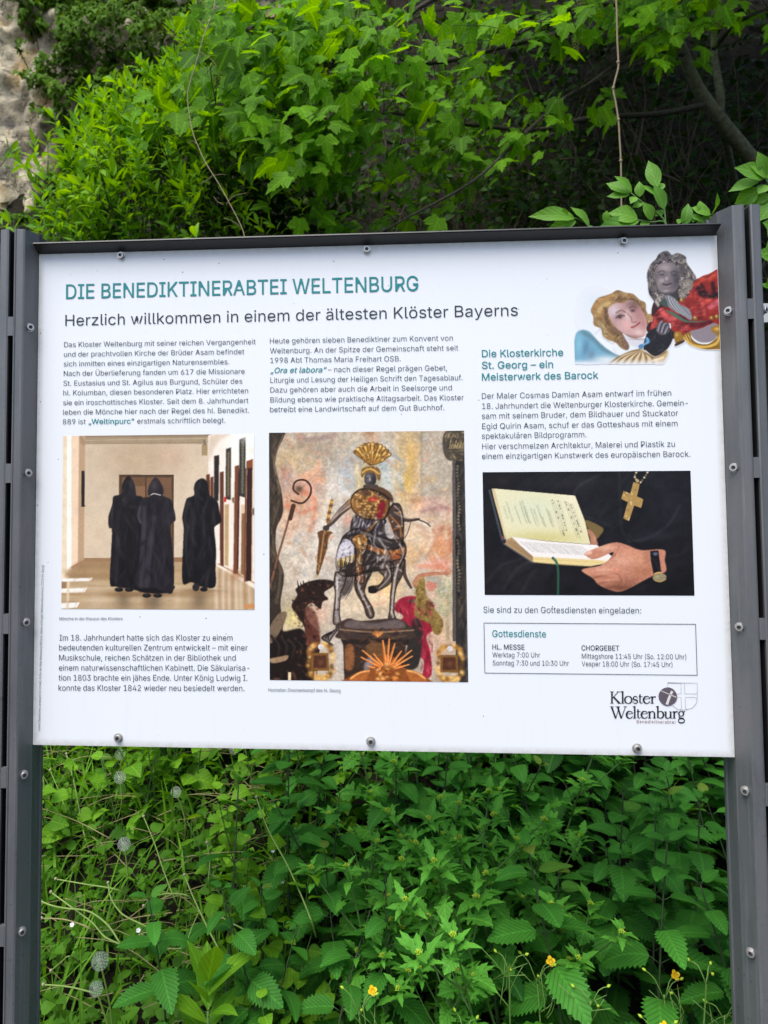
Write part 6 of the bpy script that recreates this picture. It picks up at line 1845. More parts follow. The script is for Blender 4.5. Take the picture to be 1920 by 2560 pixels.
# ================================================================ leaf shapes (base at the origin, tip at +Y, face +Z)
def blade(prof, fold=0.15, curl=0.5, wave=0.0, twist=0.0):
    """a leaf along its midrib; prof = (t, half width) stations"""
    V, U, T = [], [], []
    wm = max(w for _, w in prof)
    for i, (t, w) in enumerate(prof):
        if abs(curl) > 1e-3:
            y, z = math.sin(curl * t) / curl, -(1 - math.cos(curl * t)) / curl
        else:
            y, z = t, 0.0
        tw = twist * t
        for s in (-1, 0, 1):
            dz = fold * abs(s) * w + wave * w * math.sin(9 * t + 2 * s) * abs(s)
            x = s * w
            V.append((x * math.cos(tw) - dz * math.sin(tw), y, z + x * math.sin(tw) + dz * math.cos(tw)))
            U.append((s * w / wm, t))
    for i in range(len(prof) - 1):
        a = 3 * i
        for k in (0, 1):
            T += [(a + k, a + k + 1, a + k + 4), (a + k, a + k + 4, a + k + 3)]
    return np.array(V), np.array(T), np.array(U)


def fan(half, cy=0.3, droop=0.25, fold=0.1):
    """a lobed leaf from the right half of its outline, star shaped about (0, cy)"""
    out = list(half) + [(-x, y) for x, y in half[::-1] if x > 1e-6]
    P = np.array(out)
    ctr = np.array([0, cy])
    V = [(0, cy, 0.0)]
    U = [(0.0, cy)]
    for x, y in P:
        V.append((x, y, -droop * ((x) ** 2 + (y - cy) ** 2) + fold * abs(x)))
        U.append((x * 1.6, y))
    n = len(P)
    T = [(0, 1 + (i + 1) % n, 1 + i) for i in range(n)]
    T = [(a, c, b) for a, b, c in T]
    return np.array(V), np.array(T), np.array(U)


MAPLE = [fan([(0, 0.02), (0.10, -0.06), (0.24, -0.10), (0.34, -0.02), (0.30, 0.06), (0.40, 0.10), (0.56, 0.36), (0.50, 0.40), (0.46, 0.38), (0.44, 0.48), (0.38, 0.46), (0.22, 0.44), (0.26, 0.58), (0.22, 0.62), (0.25, 0.72), (0.16, 0.80), (0.12, 0.80), (0, 1.02)], 0.28, d, f) for d, f in ((0.15, 0.10), (0.35, 0.22), (0.5, 0.05))]
IVY = [fan([(0, 0.0), (0.16, -0.12), (0.40, 0.02), (0.46, 0.24), (0.26, 0.42), (0.20, 0.60), (0, 1.0)], 0.25, d, 0.12) for d in (0.1, 0.3)]
LANCE = [blade([(0, .01), (.12, .07), (.3, .14), (.5, .16), (.7, .13), (.88, .06), (1, .004)], .25, c) for c in (0.1, 0.5, 0.9)]
OVATE = [blade([(0, .015), (.06, .09), (.18, .20), (.34, .27), (.5, .27), (.66, .22), (.82, .12), (.93, .045), (1, .004)], .22, c, .10, w) for c, w in ((0.15, .1), (0.6, .3), (-0.3, -.3))]
HEART = [blade([(0, .03), (.03, .24), (.12, .36), (.26, .42), (.42, .40), (.58, .33), (.74, .22), (.88, .10), (1, .005)], f, c, .12) for f, c in ((.1, .2), (.28, .5), (.18, .9))]
SMALL = [blade([(0, .02), (.2, .2), (.45, .3), (.7, .22), (1, .01)], .2, c) for c in (.2, .7)]


def nettle_prof(w0=0.33, n=10):
    f = lambda t: w0 * 2.05 * (t ** 0.42) * (1 - t) ** 0.78 * (1.0 if t > 0.05 else 0.7)
    pr = [(0, .012)]
    for i in range(n):
        t = 0.03 + 0.93 * i / n
        dt = 0.93 / n
        pr += [(t, f(t) * 0.90), (t + dt * 0.80, f(t + dt * 0.75) * 1.16)]
    pr.append((1, .004))
    return pr


NETTLE = [blade(nettle_prof(w), f, c, .05) for w, f, c in ((.34, .12, .3), (.30, .22, .7), (.33, .05, 1.0), (.27, .3, .45))]
MUST = [blade([(0, .02), (.10, .025), (.13, .13), (.18, .17), (.21, .04), (.30, .05), (.33, .20), (.41, .27), (.44, .10), (.50, .11), (.53, .30), (.60, .36), (.66, .22), (.70, .28), (.76, .24), (.80, .15), (.85, .17), (.92, .08), (1, .004)], f, c, .2) for f, c in ((.15, .5), (.3, 1.0), (.1, 1.4))]
MUSTUP = [blade([(0, .02), (.15, .10), (.25, .13), (.3, .08), (.45, .20), (.55, .12), (.7, .13), (.85, .06), (1, .004)], .3, c, .2) for c in (.3, 1.0)]


def celandine():
    """a pinnate leaf of rounded, scalloped leaflets"""
    g = Geo()
    lob = [(0, .03), (.08, .20), (.16, .30), (.24, .24), (.32, .36), (.44, .44), (.52, .34), (.62, .40), (.74, .36), (.80, .22), (.90, .22), (1, .03)]
    L = blade(lob, .1, .3, .1)
    for t, s, a in ((0.30, .34, 60), (0.30, .34, -60), (0.52, .38, 55), (0.52, .38, -55), (0.68, .46, 0)):
        r = math.radians(a)
        g.leaves(L, [(0, t, 0)], [(math.sin(r), math.cos(r), -0.1)], [(0, 0, 1)], s, 0.5)
    g.add(*blade([(0, .012), (.7, .008)], 0, 0)[:2], uv=np.zeros((6, 2)))
    return np.concatenate(g.V), np.concatenate(g.T), np.concatenate(g.U)


CEL = [celandine()]
GRASS = [blade([(0, .012), (.3, .016), (.6, .013), (.85, .007), (1, .001)], .3, c, 0, tw) for c, tw in ((.3, .3), (1.0, -.4), (1.7, .5))]

# ---------------------------------------------------------------- leaf colours
M_MAPLE = leaf_mat('maple_leaf', (0.018, 0.080, 0.004), (0.240, 0.560, 0.012), 0.55, 0.55, 0.4, 5, 0.7, 0.16)
M_BUSH = leaf_mat('bush_leaf', (0.085, 0.270, 0.011), (0.340, 0.600, 0.038), 0.42, 0.55, 0.25, 6)
M_IVY = leaf_mat('ivy_leaf', (0.022, 0.068, 0.003), (0.101, 0.213, 0.008), 0.25, 0.6, 0.0, yellow=(0.202, 0.254, 0.010), spec=0.1)
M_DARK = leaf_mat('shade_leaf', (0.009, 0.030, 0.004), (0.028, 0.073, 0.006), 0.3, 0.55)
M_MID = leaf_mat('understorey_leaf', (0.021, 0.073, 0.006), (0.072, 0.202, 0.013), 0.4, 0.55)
M_TWIG = leaf_mat('spindle_leaf', (0.103, 0.281, 0.025), (0.230, 0.483, 0.053), 0.4, 0.5, 0.4, 5, 0.5, 0.3)
M_NETTLE = leaf_mat('nettle_leaf', (0.014, 0.079, 0.010), (0.083, 0.312, 0.034), 0.26, 0.6, 0.5, 9, 0.42, spots=0.5, yellow=(0.220, 0.240, 0.030))
M_MUST = leaf_mat('hedge_mustard_leaf', (0.047, 0.187, 0.020), (0.168, 0.501, 0.055), 0.33, 0.6, 0.45, 6, 0.5)
M_HEART = leaf_mat('heart_leaf', (0.075, 0.240, 0.012), (0.270, 0.540, 0.034), 0.42, 0.55, 0.4, 5, 0.5)
M_COVER = leaf_mat('low_weed_leaf', (0.024, 0.089, 0.007), (0.132, 0.329, 0.018), 0.35, 0.6, yellow=(0.260, 0.217, 0.019))
M_CEL = leaf_mat('celandine_leaf', (0.065, 0.266, 0.020), (0.135, 0.434, 0.040), 0.4, 0.6, 0.3, 5)
M_GRASS = leaf_mat('grass_blade', (0.052, 0.160, 0.011), (0.212, 0.468, 0.030), 0.35, 0.55)
M_STALK = plain('pale_green_stalk', (0.20, 0.30, 0.055), 0.5, 0, 0.5, 0.3, 25)
M_STRAW = plain('dry_straw', (0.27, 0.23, 0.10), 0.7, 0, 0.3, 0.35, 20)
M_GSTEM = plain('green_stem', (0.07, 0.15, 0.03), 0.5, 0, 0.4, 0.3, 25)
M_NSTEM = plain('nettle_stem', (0.035, 0.06, 0.02), 0.6, 0, 0.3, 0.3, 25)
M_BARK = bark_mat('grey_green_bark', (0.060, 0.058, 0.037), (0.170, 0.170, 0.112))
M_DBARK = bark_mat('dark_branch_bark', (0.026, 0.023, 0.017), (0.072, 0.062, 0.044), 60)
M_VINE = plain('pale_vine_stem', (0.24, 0.19, 0.11), 0.7, 0, 0.3, 0.3, 60)
M_DEAD = plain('dead_twig', (0.095, 0.076, 0.053), 0.8, 0, 0.2, 0.4, 40)
M_YELLOW = plain('yellow_petal', (0.80, 0.52, 0.010), 0.5, 0, 0.3, 0.1, 100)
M_BUD = plain('yellow_green_bud', (0.36, 0.50, 0.035), 0.5, 0, 0.3, 0.3, 200)
M_RACEME = plain('maple_flower', (0.15, 0.20, 0.02), 0.6, 0, 0.3, 0.4, 90)
M_FLUFF = leaf_mat('dandelion_fluff', (0.86, 0.86, 0.83), (0.90, 0.90, 0.88), 0.75, 0.9)
M_RECEPT = plain('dandelion_receptacle', (0.34, 0.28, 0.18), 0.7)
M_WHITE = plain('white_petal', (0.75, 0.75, 0.72), 0.6)
M_PINK = plain('pink_purple_petal', (0.42, 0.12, 0.34), 0.6)


def unit(v):
    v = np.asarray(v, float)
    return v / np.maximum(1e-9, np.linalg.norm(v, axis=-1, keepdims=True))


def rdir(n, r=rng):
    return unit(r.normal(size=(n, 3)))


# ================================================================ background trees, bushes, ivy
def pl(pts, Y0, Y1=None):
    """a polyline of photograph pixels between two depths"""
    n = len(pts)
    return [at(x, y, Y0 + ((Y1 if Y1 is not None else Y0) - Y0) * i / max(1, n - 1)) for i, (x, y) in enumerate(pts)]


# ---- the maple: trunk rising from the bank at right, limbs reaching left across the top
base = np.array([2.55, 4.35, float(ground_z(2.55, 4.35)) - 0.1])
maple = empty('maple_tree', base)
tag(maple, 'maple with forked trunk at right and bright lobed leaves overhanging the board', 'tree')


def rel(P, o):
    return [np.asarray(p) - np.asarray(o) for p in P]


def limb(name, pts, r0, r1, mat, parent, o, sides=7):
    g = Geo()
    g.tube(rel(pts, o), r0, r1, sides)
    return g.build(name, mat, parent)


fork = at(1798, 297, 3.9)
trunk = [base, at(1930, 470, 4.2), at(1882, 401, 4.1), fork, at(1743, 216, 3.8), at(1708, 135, 3.7), at(1675, 40, 3.6), at(1600, -160, 3.4), at(1500, -420, 3.2)]
limb('trunk', trunk, [0.085, 0.06, 0.055, 0.05, 0.042, 0.04, 0.036, 0.03, 0.02], None, M_BARK, maple, base, 9)
limb('branch', [fork, at(1801, 240, 3.85), at(1791, 174, 3.9), at(1785, 108, 3.9), at(1790, -40, 3.9), at(1830, -300, 3.8)], 0.036, 0.016, M_BARK, maple, base)
limb('branch', [at(1835, 460, 4.4), at(1828, 424, 4.3), at(1812, 347, 4.1), at(1800, 300, 3.92)], 0.034, 0.028, M_BARK, maple, base)
BR = [[(1660, 20), (1500, -60), (1280, -60), (1080, 0), (972, 83), (902, 116), (833, 158), (760, 250), (700, 330)],
      [(1690, 90), (1500, 70), (1280, 110), (1141, 148), (1026, 160), (910, 165), (837, 162), (700, 150), (600, 250), (540, 262)],
      [(1708, 135), (1635, 127), (1550, 158), (1465, 216), (1411, 247), (1318, 328), (1280, 365), (1180, 455), (1026, 540), (941, 586)],
      [(1760, 262), (1640, 285), (1477, 295), (1341, 326), (1219, 316), (1095, 303), (960, 283), (860, 330), (790, 400)],
      [(1640, -60), (1300, -200), (1000, -120), (760, 20), (640, 60), (560, 130)],
      [(1785, 120), (1840, 60), (1920, 20), (2050, -30)],
      [(1700, 60), (1620, 20), (1480, 10), (1380, 40), (1290, 90)]]
DEP = [(3.6, 2.4), (3.7, 2.5), (3.7, 2.6), (3.9, 2.7), (3.6, 2.6), (3.9, 3.2), (3.6, 2.9)]
BP = []
for pts, (a, b) in zip(BR, DEP):
    P = pl(pts, a - .1, b - .32)
    limb('branch', P, 0.021, 0.005, M_DBARK, maple, base, 6)
    BP.append(P)
rt = np.random.RandomState(3)
# leaf positions: clumps the photograph shows (pixel centre, spread, depth, count), plus unseen shading leaves above the frame
CL = [(560, 60, 60, 60, 2.5, 50), (640, 120, 90, 70, 2.4, 110), (760, 60, 110, 60, 2.6, 150), (880, 60, 120, 60, 2.6, 130), (720, 200, 110, 70, 2.3, 170), (850, 190, 110, 60, 2.4, 140), (690, 300, 70, 60, 2.3, 110), (770, 330, 90, 60, 2.3, 110),
      (720, 400, 40, 40, 2.3, 26), (800, 430, 60, 40, 2.3, 46), (860, 340, 70, 50, 2.4, 56), (590, 240, 60, 40, 2.6, 44), (500, 215, 50, 30, 2.7, 24), (370, 290, 46, 50, 2.7, 22), (480, 290, 50, 30, 2.8, 20), (330, 330, 30, 20, 2.8, 6),
      (1010, 150, 110, 70, 2.7, 70), (1090, 90, 70, 40, 2.9, 26), (1040, 250, 70, 60, 2.7, 44), (1130, 250, 60, 50, 2.9, 34), (1080, 340, 90, 50, 3.0, 50), (1180, 310, 80, 60, 3.1, 44), (1220, 60, 80, 50, 3.0, 60), (1200, 150, 60, 40, 3.0, 20), (1180, 400, 80, 40, 3.1, 44),
      (1060, 440, 60, 40, 3.0, 20), (990, 470, 50, 40, 2.9, 16), (780, 535, 60, 40, 2.6, 26), (850, 560, 60, 24, 2.7, 16), (960, 560, 70, 30, 2.9, 20), (1060, 540, 60, 30, 3.0, 18),
      (1330, 290, 50, 50, 3.1, 26), (1400, 280, 40, 40, 3.2, 14), (1500, 275, 50, 36, 3.2, 14), (1390, 110, 40, 50, 2.8, 18), (1320, 60, 50, 40, 2.8, 14), (1440, 40, 70, 50, 2.7, 34), (1500, 20, 70, 40, 2.9, 40), (1600, 30, 90, 50, 2.9, 66), (1680, 70, 70, 60, 2.9, 54), (1740, 20, 80, 50, 2.9, 60), (1830, 40, 60, 50, 3.2, 26), (1900, 130, 40, 40, 3.4, 8), (1650, 130, 30, 30, 3.0, 10), (1560, 90, 30, 30, 3.0, 6), (1290, 330, 40, 50, 3.2, 14), (1300, 380, 40, 40, 3.2, 8)]
P, DEPTHJ = [], 0.28
for x, y, sx, sy, Y, n in CL:
    n = int(n * (0.85 if x < 900 else 0.62) * (0.6 if y > 330 and x < 1150 else 1.0))
    for q in rt.normal(size=(n, 3)):
        P.append(at(x + sx * 0.75 * q[0], y + sy * 0.75 * q[1], Y + DEPTHJ * q[2]))
P = np.array(P)
n = len(P)
D = unit(np.c_[rt.normal(-0.35, .55, n), rt.normal(-.25, .4, n), rt.normal(-0.65, .42, n)])
N = unit(np.c_[rt.normal(-.15, .45, n), rt.normal(-.62, .35, n), rt.normal(.62, .3, n)])
g = Geo()
for k in range(3):
    s = np.arange(n) % 3 == k
    g.leaves(MAPLE[k], P[s] - base, D[s], N[s], rt.uniform(0.075, 0.145, s.sum()), rt.rand(s.sum()))
# unseen crown leaves above the frame, added to shade the bank
nc = 3000
Pc = np.c_[rt.uniform(0.9, 5.5, nc), rt.uniform(1.6, 6.5, nc), np.zeros(nc)]
Pc[:, 2] = 4.35 + 0.50 * Pc[:, 1] + rt.uniform(-.3, 2.6, nc)
pp = to_px(Pc)
ok = pp[:, 1] < -20
Pc = Pc[ok]
nc = len(Pc)
g.leaves(MAPLE[0], Pc - base, np.c_[rt.normal(0, .6, nc), rt.normal(-.4, .5, nc), rt.normal(-.5, .3, nc)], np.c_[rt.normal(0, .4, nc), rt.normal(-.2, .4, nc), np.ones(nc)], rt.uniform(0.18, 0.30, nc), rt.rand(nc))
g.build('crown', M_MAPLE, maple)
# leaf stalks and twigs that tie the clumps to the limbs
allb = np.concatenate([spl3(b, 4) for b in BP])
g = Geo()
for i in range(0, n, 4):
    d = np.linalg.norm(allb - P[i], axis=1)
    j = d.argmin()
    if d[j] < 0.75:
        q = allb[j]
        mid = (P[i] + q) / 2 + rt.normal(0, .03, 3) + (0, 0, .03)
        g.tube([q - base, mid - base, P[i] - base], 0.0035, 0.0012, 4, 0.5, 3)
o = g.build('twigs', M_DBARK, maple)
o['label'], o['kind'] = 'thin dark leaf stalks', 'stuff'
# flower clusters hanging under the leaves
g = Geo()
for i in range(46):
    t = i / 46
    a = i * 2.4
    r = 0.011 * (1.1 - t * .6)
    c = (r * math.cos(a), r * math.sin(a), -0.10 * t)
    g.lathe([(0.0002, 0), (0.0045, 0.003), (0.0002, 0.009)], c, (math.cos(a), math.sin(a), -.4), 4)
g.tube([(0, 0, 0.02), (0, 0, -.1)], 0.0012, 0.001, 4, 0.5, 2)
RM = g.mesh('flower_cluster', M_RACEME)
for x, y, Y in ((1448, 18, 2.7), (1438, 118, 2.8), (1583, 62, 2.9), (1612, 112, 2.9), (1695, 110, 3.0), (1735, 88, 2.9), (1783, 95, 2.9), (1690, 150, 3.0), (1795, 45, 3.0), (826, 12, 2.5), (967, 195, 2.6), (915, 482, 2.6), (1052, 478, 3.0), (1182, 490, 3.0), (905, 45, 2.5), (545, 190, 2.6), (525, 225, 2.7), (575, 255, 2.6)):
    p = at(x, y - 22, Y)
    o = link('flower_cluster', RM, maple, p - base)
    o.scale = (1.1, 1.1, 1.15)
    o.rotation_euler = (rt.normal(0, .2), rt.normal(0, .2), rt.uniform(0, 6))


# ---- shrubs: stems from one root, leaves in clumps
def shrub(name, label, cat, root, clumps, tpl, mat, size, dirf, seed, stem_mat=M_DBARK, group=None, stems=7, whorl=0, sr=0.012, normal=None):
    r = np.random.RandomState(seed)
    e = empty(name, root)
    tag(e, label, cat, group)
    g, gs = Geo(), Geo()
    for ci, (c, sp, n) in enumerate(clumps):
        c = np.asarray(c)
        if whorl:
            k = max(1, n // whorl)
            tips = c + r.normal(size=(k, 3)) * sp
            ax = unit(np.c_[r.normal(dirf[0], .35, k), r.normal(dirf[1], .35, k), r.normal(dirf[2], .3, k)])
            for tip, a in zip(tips, ax):
                m = whorl
                th = np.arange(m) * 2.4 + r.rand() * 6
                e1 = unit(np.cross(a, (0.3, 0.2, 0.9)))
                e2 = np.cross(a, e1)
                out = np.cos(th)[:, None] * e1 + np.sin(th)[:, None] * e2
                lv = np.linspace(0.3, 1.1, m)[:, None]
                Dd = unit(a * (1.35 - lv) * 1.0 + out * lv)
                Nn = unit(a * lv - out * (1.2 - lv) + (0, -.2, .3))
                Pp = tip - a * np.linspace(0, size * 1.0, m)[:, None]
                g.leaves(tpl[r.randint(len(tpl))], Pp - root, Dd, Nn, size * r.uniform(.7, 1.15, m), np.clip(r.rand() * .6 + r.rand(m) * .4, 0, 1))
                if r.rand() < .5:
                    gs.tube([tip - a * size * 3 - root, tip - root], 0.0035, 0.0015, 4, .5, 1)
        else:
            Pp = c + r.normal(size=(n, 3)) * sp
            Dd = unit(np.c_[r.normal(dirf[0], .6, n), r.normal(dirf[1], .5, n), r.normal(dirf[2], .5, n)])
            nn = normal or (0, -.5, .8)
            Nn = unit(np.c_[r.normal(nn[0], .45, n), r.normal(nn[1], .4, n), r.normal(nn[2], .35, n)])
            g.leaves(tpl[ci % len(tpl)], Pp - root, Dd, Nn, size * r.uniform(.65, 1.2, n), r.rand(n))
    C = np.array([c for c, _, _ in clumps])
    for k in range(stems):
        c = C[k % len(C)]
        mid = (np.asarray(root) * .55 + c * .45) + r.normal(0, .12, 3)
        gs.tube(rel([root + r.normal(0, .05, 3) * (1, 1, 0), mid, c], root), sr, sr * .3, 5)
    gs.build('stems', stem_mat, e)
    g.build('foliage', mat, e)
    return e


def cl(items, scale=1.0):
    """clumps from pixels: (px, py, depth, spread in m, count)"""
    return [(at(x, y, Y), s, int(n * scale)) for x, y, Y, s, n in items]


root = np.array([-1.55, 3.4, float(ground_z(-1.55, 3.4))])
shrub('leafy_bush', 'bright yellow-green bush with narrow upright leaves left of the maple', 'bush', root,
      cl([(190, 480, 3.0, .16, 300), (260, 455, 3.0, .2, 460), (330, 420, 3.1, .2, 460), (250, 540, 2.9, .2, 420), (330, 530, 3.0, .24, 520), (200, 560, 2.9, .14, 220), (430, 560, 3.0, .24, 420), (300, 290, 3.2, .13, 220), (350, 340, 3.2, .2, 400), (420, 250, 3.3, .16, 300), (480, 180, 3.4, .16, 320), (540, 150, 3.4, .14, 260), (440, 340, 3.3, .2, 360), (520, 260, 3.4, .2, 380), (590, 320, 3.4, .2, 320), (620, 200, 3.4, .2, 300), (430, 440, 3.2, .22, 400), (530, 420, 3.4, .2, 220), (240, 270, 3.2, .06, 60), (170, 420, 3.0, .06, 50), (270, 330, 3.2, .1, 140), (650, 430, 3.5, .2, 180), (610, 550, 3.5, .2, 160)]),
      LANCE, M_BUSH, 0.098, (-.35, -.35, .8), 21, whorl=7, stems=20)

# darker understorey behind the maple and on the bank
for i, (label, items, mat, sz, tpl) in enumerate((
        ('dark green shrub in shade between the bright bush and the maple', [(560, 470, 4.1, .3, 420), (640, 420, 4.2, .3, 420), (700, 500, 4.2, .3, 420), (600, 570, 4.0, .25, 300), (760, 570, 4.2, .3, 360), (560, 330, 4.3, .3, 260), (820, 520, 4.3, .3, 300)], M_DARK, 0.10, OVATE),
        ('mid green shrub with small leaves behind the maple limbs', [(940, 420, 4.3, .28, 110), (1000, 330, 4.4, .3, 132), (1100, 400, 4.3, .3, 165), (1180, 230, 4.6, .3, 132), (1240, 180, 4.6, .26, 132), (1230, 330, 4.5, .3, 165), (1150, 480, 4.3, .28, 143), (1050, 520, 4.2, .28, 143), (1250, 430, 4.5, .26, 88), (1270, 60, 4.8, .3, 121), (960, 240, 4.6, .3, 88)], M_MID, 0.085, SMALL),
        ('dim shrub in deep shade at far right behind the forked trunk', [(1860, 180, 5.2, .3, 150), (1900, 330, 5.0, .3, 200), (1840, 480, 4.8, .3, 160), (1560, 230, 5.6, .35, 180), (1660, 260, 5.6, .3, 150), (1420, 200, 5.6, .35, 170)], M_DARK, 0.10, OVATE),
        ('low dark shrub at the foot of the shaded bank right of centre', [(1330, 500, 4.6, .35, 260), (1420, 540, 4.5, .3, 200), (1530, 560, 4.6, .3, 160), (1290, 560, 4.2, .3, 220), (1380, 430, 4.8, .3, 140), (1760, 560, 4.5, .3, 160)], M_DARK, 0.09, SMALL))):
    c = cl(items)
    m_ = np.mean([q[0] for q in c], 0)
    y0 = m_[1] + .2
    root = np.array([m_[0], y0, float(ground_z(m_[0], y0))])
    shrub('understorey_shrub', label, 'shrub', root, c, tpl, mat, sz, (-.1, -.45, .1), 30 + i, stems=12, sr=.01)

# leaves of the bank itself: ivy and low plants in deep shade, one mass
n = 7600
r = np.random.RandomState(8)
X, Y = r.uniform(-7, 7, n), r.uniform(3.0, 9.5, n)
Z = ground_z(X, Y) + r.uniform(0.0, .25, n) ** 1.5
g = Geo()
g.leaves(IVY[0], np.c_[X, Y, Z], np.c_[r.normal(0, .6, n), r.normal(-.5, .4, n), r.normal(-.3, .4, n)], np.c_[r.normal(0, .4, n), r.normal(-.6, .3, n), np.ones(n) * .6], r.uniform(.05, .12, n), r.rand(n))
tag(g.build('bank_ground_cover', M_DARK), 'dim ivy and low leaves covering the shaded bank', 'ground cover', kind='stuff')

# dead twigs and thin saplings standing in the shade of the bank, a tangle nobody could count
g = Geo()
r = np.random.RandomState(14)
for k in range(330):
    x, y = r.uniform(-.6, 4.6), r.uniform(3.6, 7.5)
    z = float(ground_z(x, y))
    L = r.uniform(.4, 1.7)
    a = r.normal(0, .5)
    d = unit((math.sin(a), r.normal(-.2, .2), math.cos(a) + .1))
    p0 = np.array([x, y, z])
    g.tube([p0, p0 + d * L * .5 + r.normal(0, .06, 3), p0 + d * L + r.normal(0, .12, 3)], r.uniform(.003, .012), .0015, 4, .5, 3)
    if k % 2:
        q = p0 + d * L * .6
        e_ = unit(d + r.normal(0, .7, 3))
        g.tube([q, q + e_ * .25 + r.normal(0, .03, 3), q + e_ * .5], .003, .001, 4, .5, 2)
tag(g.build('dead_twigs', M_DEAD), 'tangle of thin dead twigs in the shade of the bank', 'twigs', kind='stuff')
# a few long fallen sticks that show in the dark
for i, (pts, Y) in enumerate((([(1270, 360), (1400, 330), (1480, 285)], 4.6), ([(1640, 430), (1700, 455), (1725, 475)], 4.4), ([(1280, 105), (1340, 103), (1400, 100)], 4.9), ([(1390, 400), (1450, 395), (1500, 402)], 4.8))):
    P = pl(pts, Y)
    g = Geo()
    g.tube(rel(P, P[0]), .012, .006, 5)
    o = g.build('fallen_stick', M_DEAD, None, True, P[0])
    tag(o, ['long dim stick slanting up under the maple limbs', 'short pale stick lying low near the right post', 'thin level stick high under the top leaves', 'crooked level stick in the middle of the dark bank'][i], 'stick')

# ---- ivy over the cliff
g = Geo()
r = np.random.RandomState(17)
n = 19000
u = r.rand(n, 2)
PX, PY = 30 + 620 * u[:, 0], -60 + 700 * u[:, 1]
# inside: right of a wandering edge, thinning out downward
edge = np.interp(PY, [-60, 0, 60, 150, 210, 270, 330, 400, 450, 520, 640], [0, 16, 56, 72, 88, 104, 134, 160, 106, 70, 70]) + 14 * np.sin(PY / 13)
keep = (PX > edge + 16 * r.rand(n)) & ~((PX < 140) & (PY > 345) & (PY < 440)) & ~((PX < 105) & (PY > 440) & (PY < 490)) & ~((PX > 490) & (PX < 560) & (PY < 130) & (r.rand(n) < .85)) & ~((PX < 135) & (PX > 75) & (PY > 475) & (PY < 540) & (r.rand(n) < .9))
keep &= fbm(PX, PY, 70, 3, 3) > 0.33
PX, PY = PX[keep], PY[keep]
n = len(PX)
# march each sight line to the cliff
d = np.stack([(PX - PPX) / FPX, -(PY - PPY) / FPX, -np.ones(n)], -1) @ _R.T
lo, hi = (4.0 - _C[1]) / d[:, 1], (9.5 - _C[1]) / d[:, 1]
for _ in range(20):
    mid = (lo + hi) / 2
    q = _C + d * mid[:, None]
    beyond = q[:, 1] > cliff_y(q[:, 0], q[:, 2])
    hi = np.where(beyond, mid, hi)
    lo = np.where(beyond, lo, mid)
P = _C + d * lo[:, None]
clump = fbm(PX, PY, 46, 9, 3)
P[:, 1] -= .02 + np.clip(clump - .35, 0, 1) * 1.3 * r.uniform(.5, 1.0, n)
ivy_root = np.array([-2.6, 5.6, float(ground_z(-2.6, 5.6))])
ivy = empty('ivy', ivy_root)
tag(ivy, 'dense dark ivy hanging over the limestone cliff at upper left', 'ivy')
D = unit(np.c_[r.normal(0, .5, n), r.normal(-.35, .3, n), r.normal(-.8, .35, n)])
N = unit(np.c_[r.normal(-.1, .4, n), r.normal(-.7, .3, n), r.normal(.55, .35, n)])
var = np.clip(clump * .8 + r.rand(n) * .35 - .12 + .28 * np.exp(-((PX - 90) / 55.) ** 2 - ((PY - 90) / 110.) ** 2), 0, .96)
for k in range(2):
    s = np.arange(n) % 2 == k
    g.leaves(IVY[k], P[s] - ivy_root, D[s], N[s], r.uniform(.040, .085, s.sum()), var[s])
g.build('foliage', M_IVY, ivy)
g = Geo()
for k in range(40):
    i = r.randint(n)
    q = P[i] - ivy_root
    g.tube([q, q + (r.normal(0, .1), .12, -.35), q + (r.normal(0, .15), .2, -.8)], .006, .004, 4, .5, 3)
g.build('stems', M_DBARK, ivy)

# ---- hanging vine stems in front of the dark
g = Geo()
P = [at(1530, -80, 1.15)] + pl([(1540, 0), (1542, 42), (1543, 100), (1546, 154), (1544, 178), (1533, 220), (1538, 250), (1546, 301), (1549, 350), (1552, 401), (1553, 470), (1554, 567)], 1.15) + [at(1556, 760, 1.1), at(1560, 1100, 1.05)]
o0 = P[-1]
g.tube(rel(P, o0), .0034, .0029, 7, .5, 2, True)
for x, y in ((1545, 155), (1533, 220), (1546, 299), (1552, 402)):
    c = at(x, y, 1.15) - o0
    g.lathe([(.0002, -.008), (.0055, -.003), (.0060, .002), (.0002, .008)], c, (0, 0.05, 1), 8)
tag(g.build('vine_stem', M_VINE, None, True, o0), 'pale jointed vine stem hanging straight down near the right post', 'vine')
g = Geo()
P = pl([(545, -60), (538, 0), (534, 23), (520, 62), (505, 104), (490, 160), (469, 231), (474, 290), (482, 332), (495, 365), (513, 405), (535, 440), (556, 475), (580, 520), (602, 563), (613, 598)], 2.0, 1.6) + [at(640, 720, 1.5)]
o0 = P[-1]
g.tube(rel(P, o0),   .0026, .0018, 6, .5, 2)
for pts in ([(534, 23), (560, 18), (590, 4), (606, -6)], [(534, 23), (515, 16), (506, 4)], [(500, 130), (530, 150), (560, 190)], [(467, 236), (455, 220), (448, 212)], [(493, 362), (480, 352), (470, 360)], [(530, 440), (515, 452), (500, 458)], [(530, 440), (548, 436), (566, 437)], [(560, 512), (545, 505), (535, 492)], [(565, 512), (585, 490), (620, 482)], [(600, 565), (580, 552), (560, 545)]):
    g.tube(rel(pl(pts, 1.85), o0), .0016, .0010, 5, .5, 3)
tag(g.build('vine_stem', M_VINE, None, True, o0), 'thin tan vine stem with short side shoots winding down at left', 'vine')

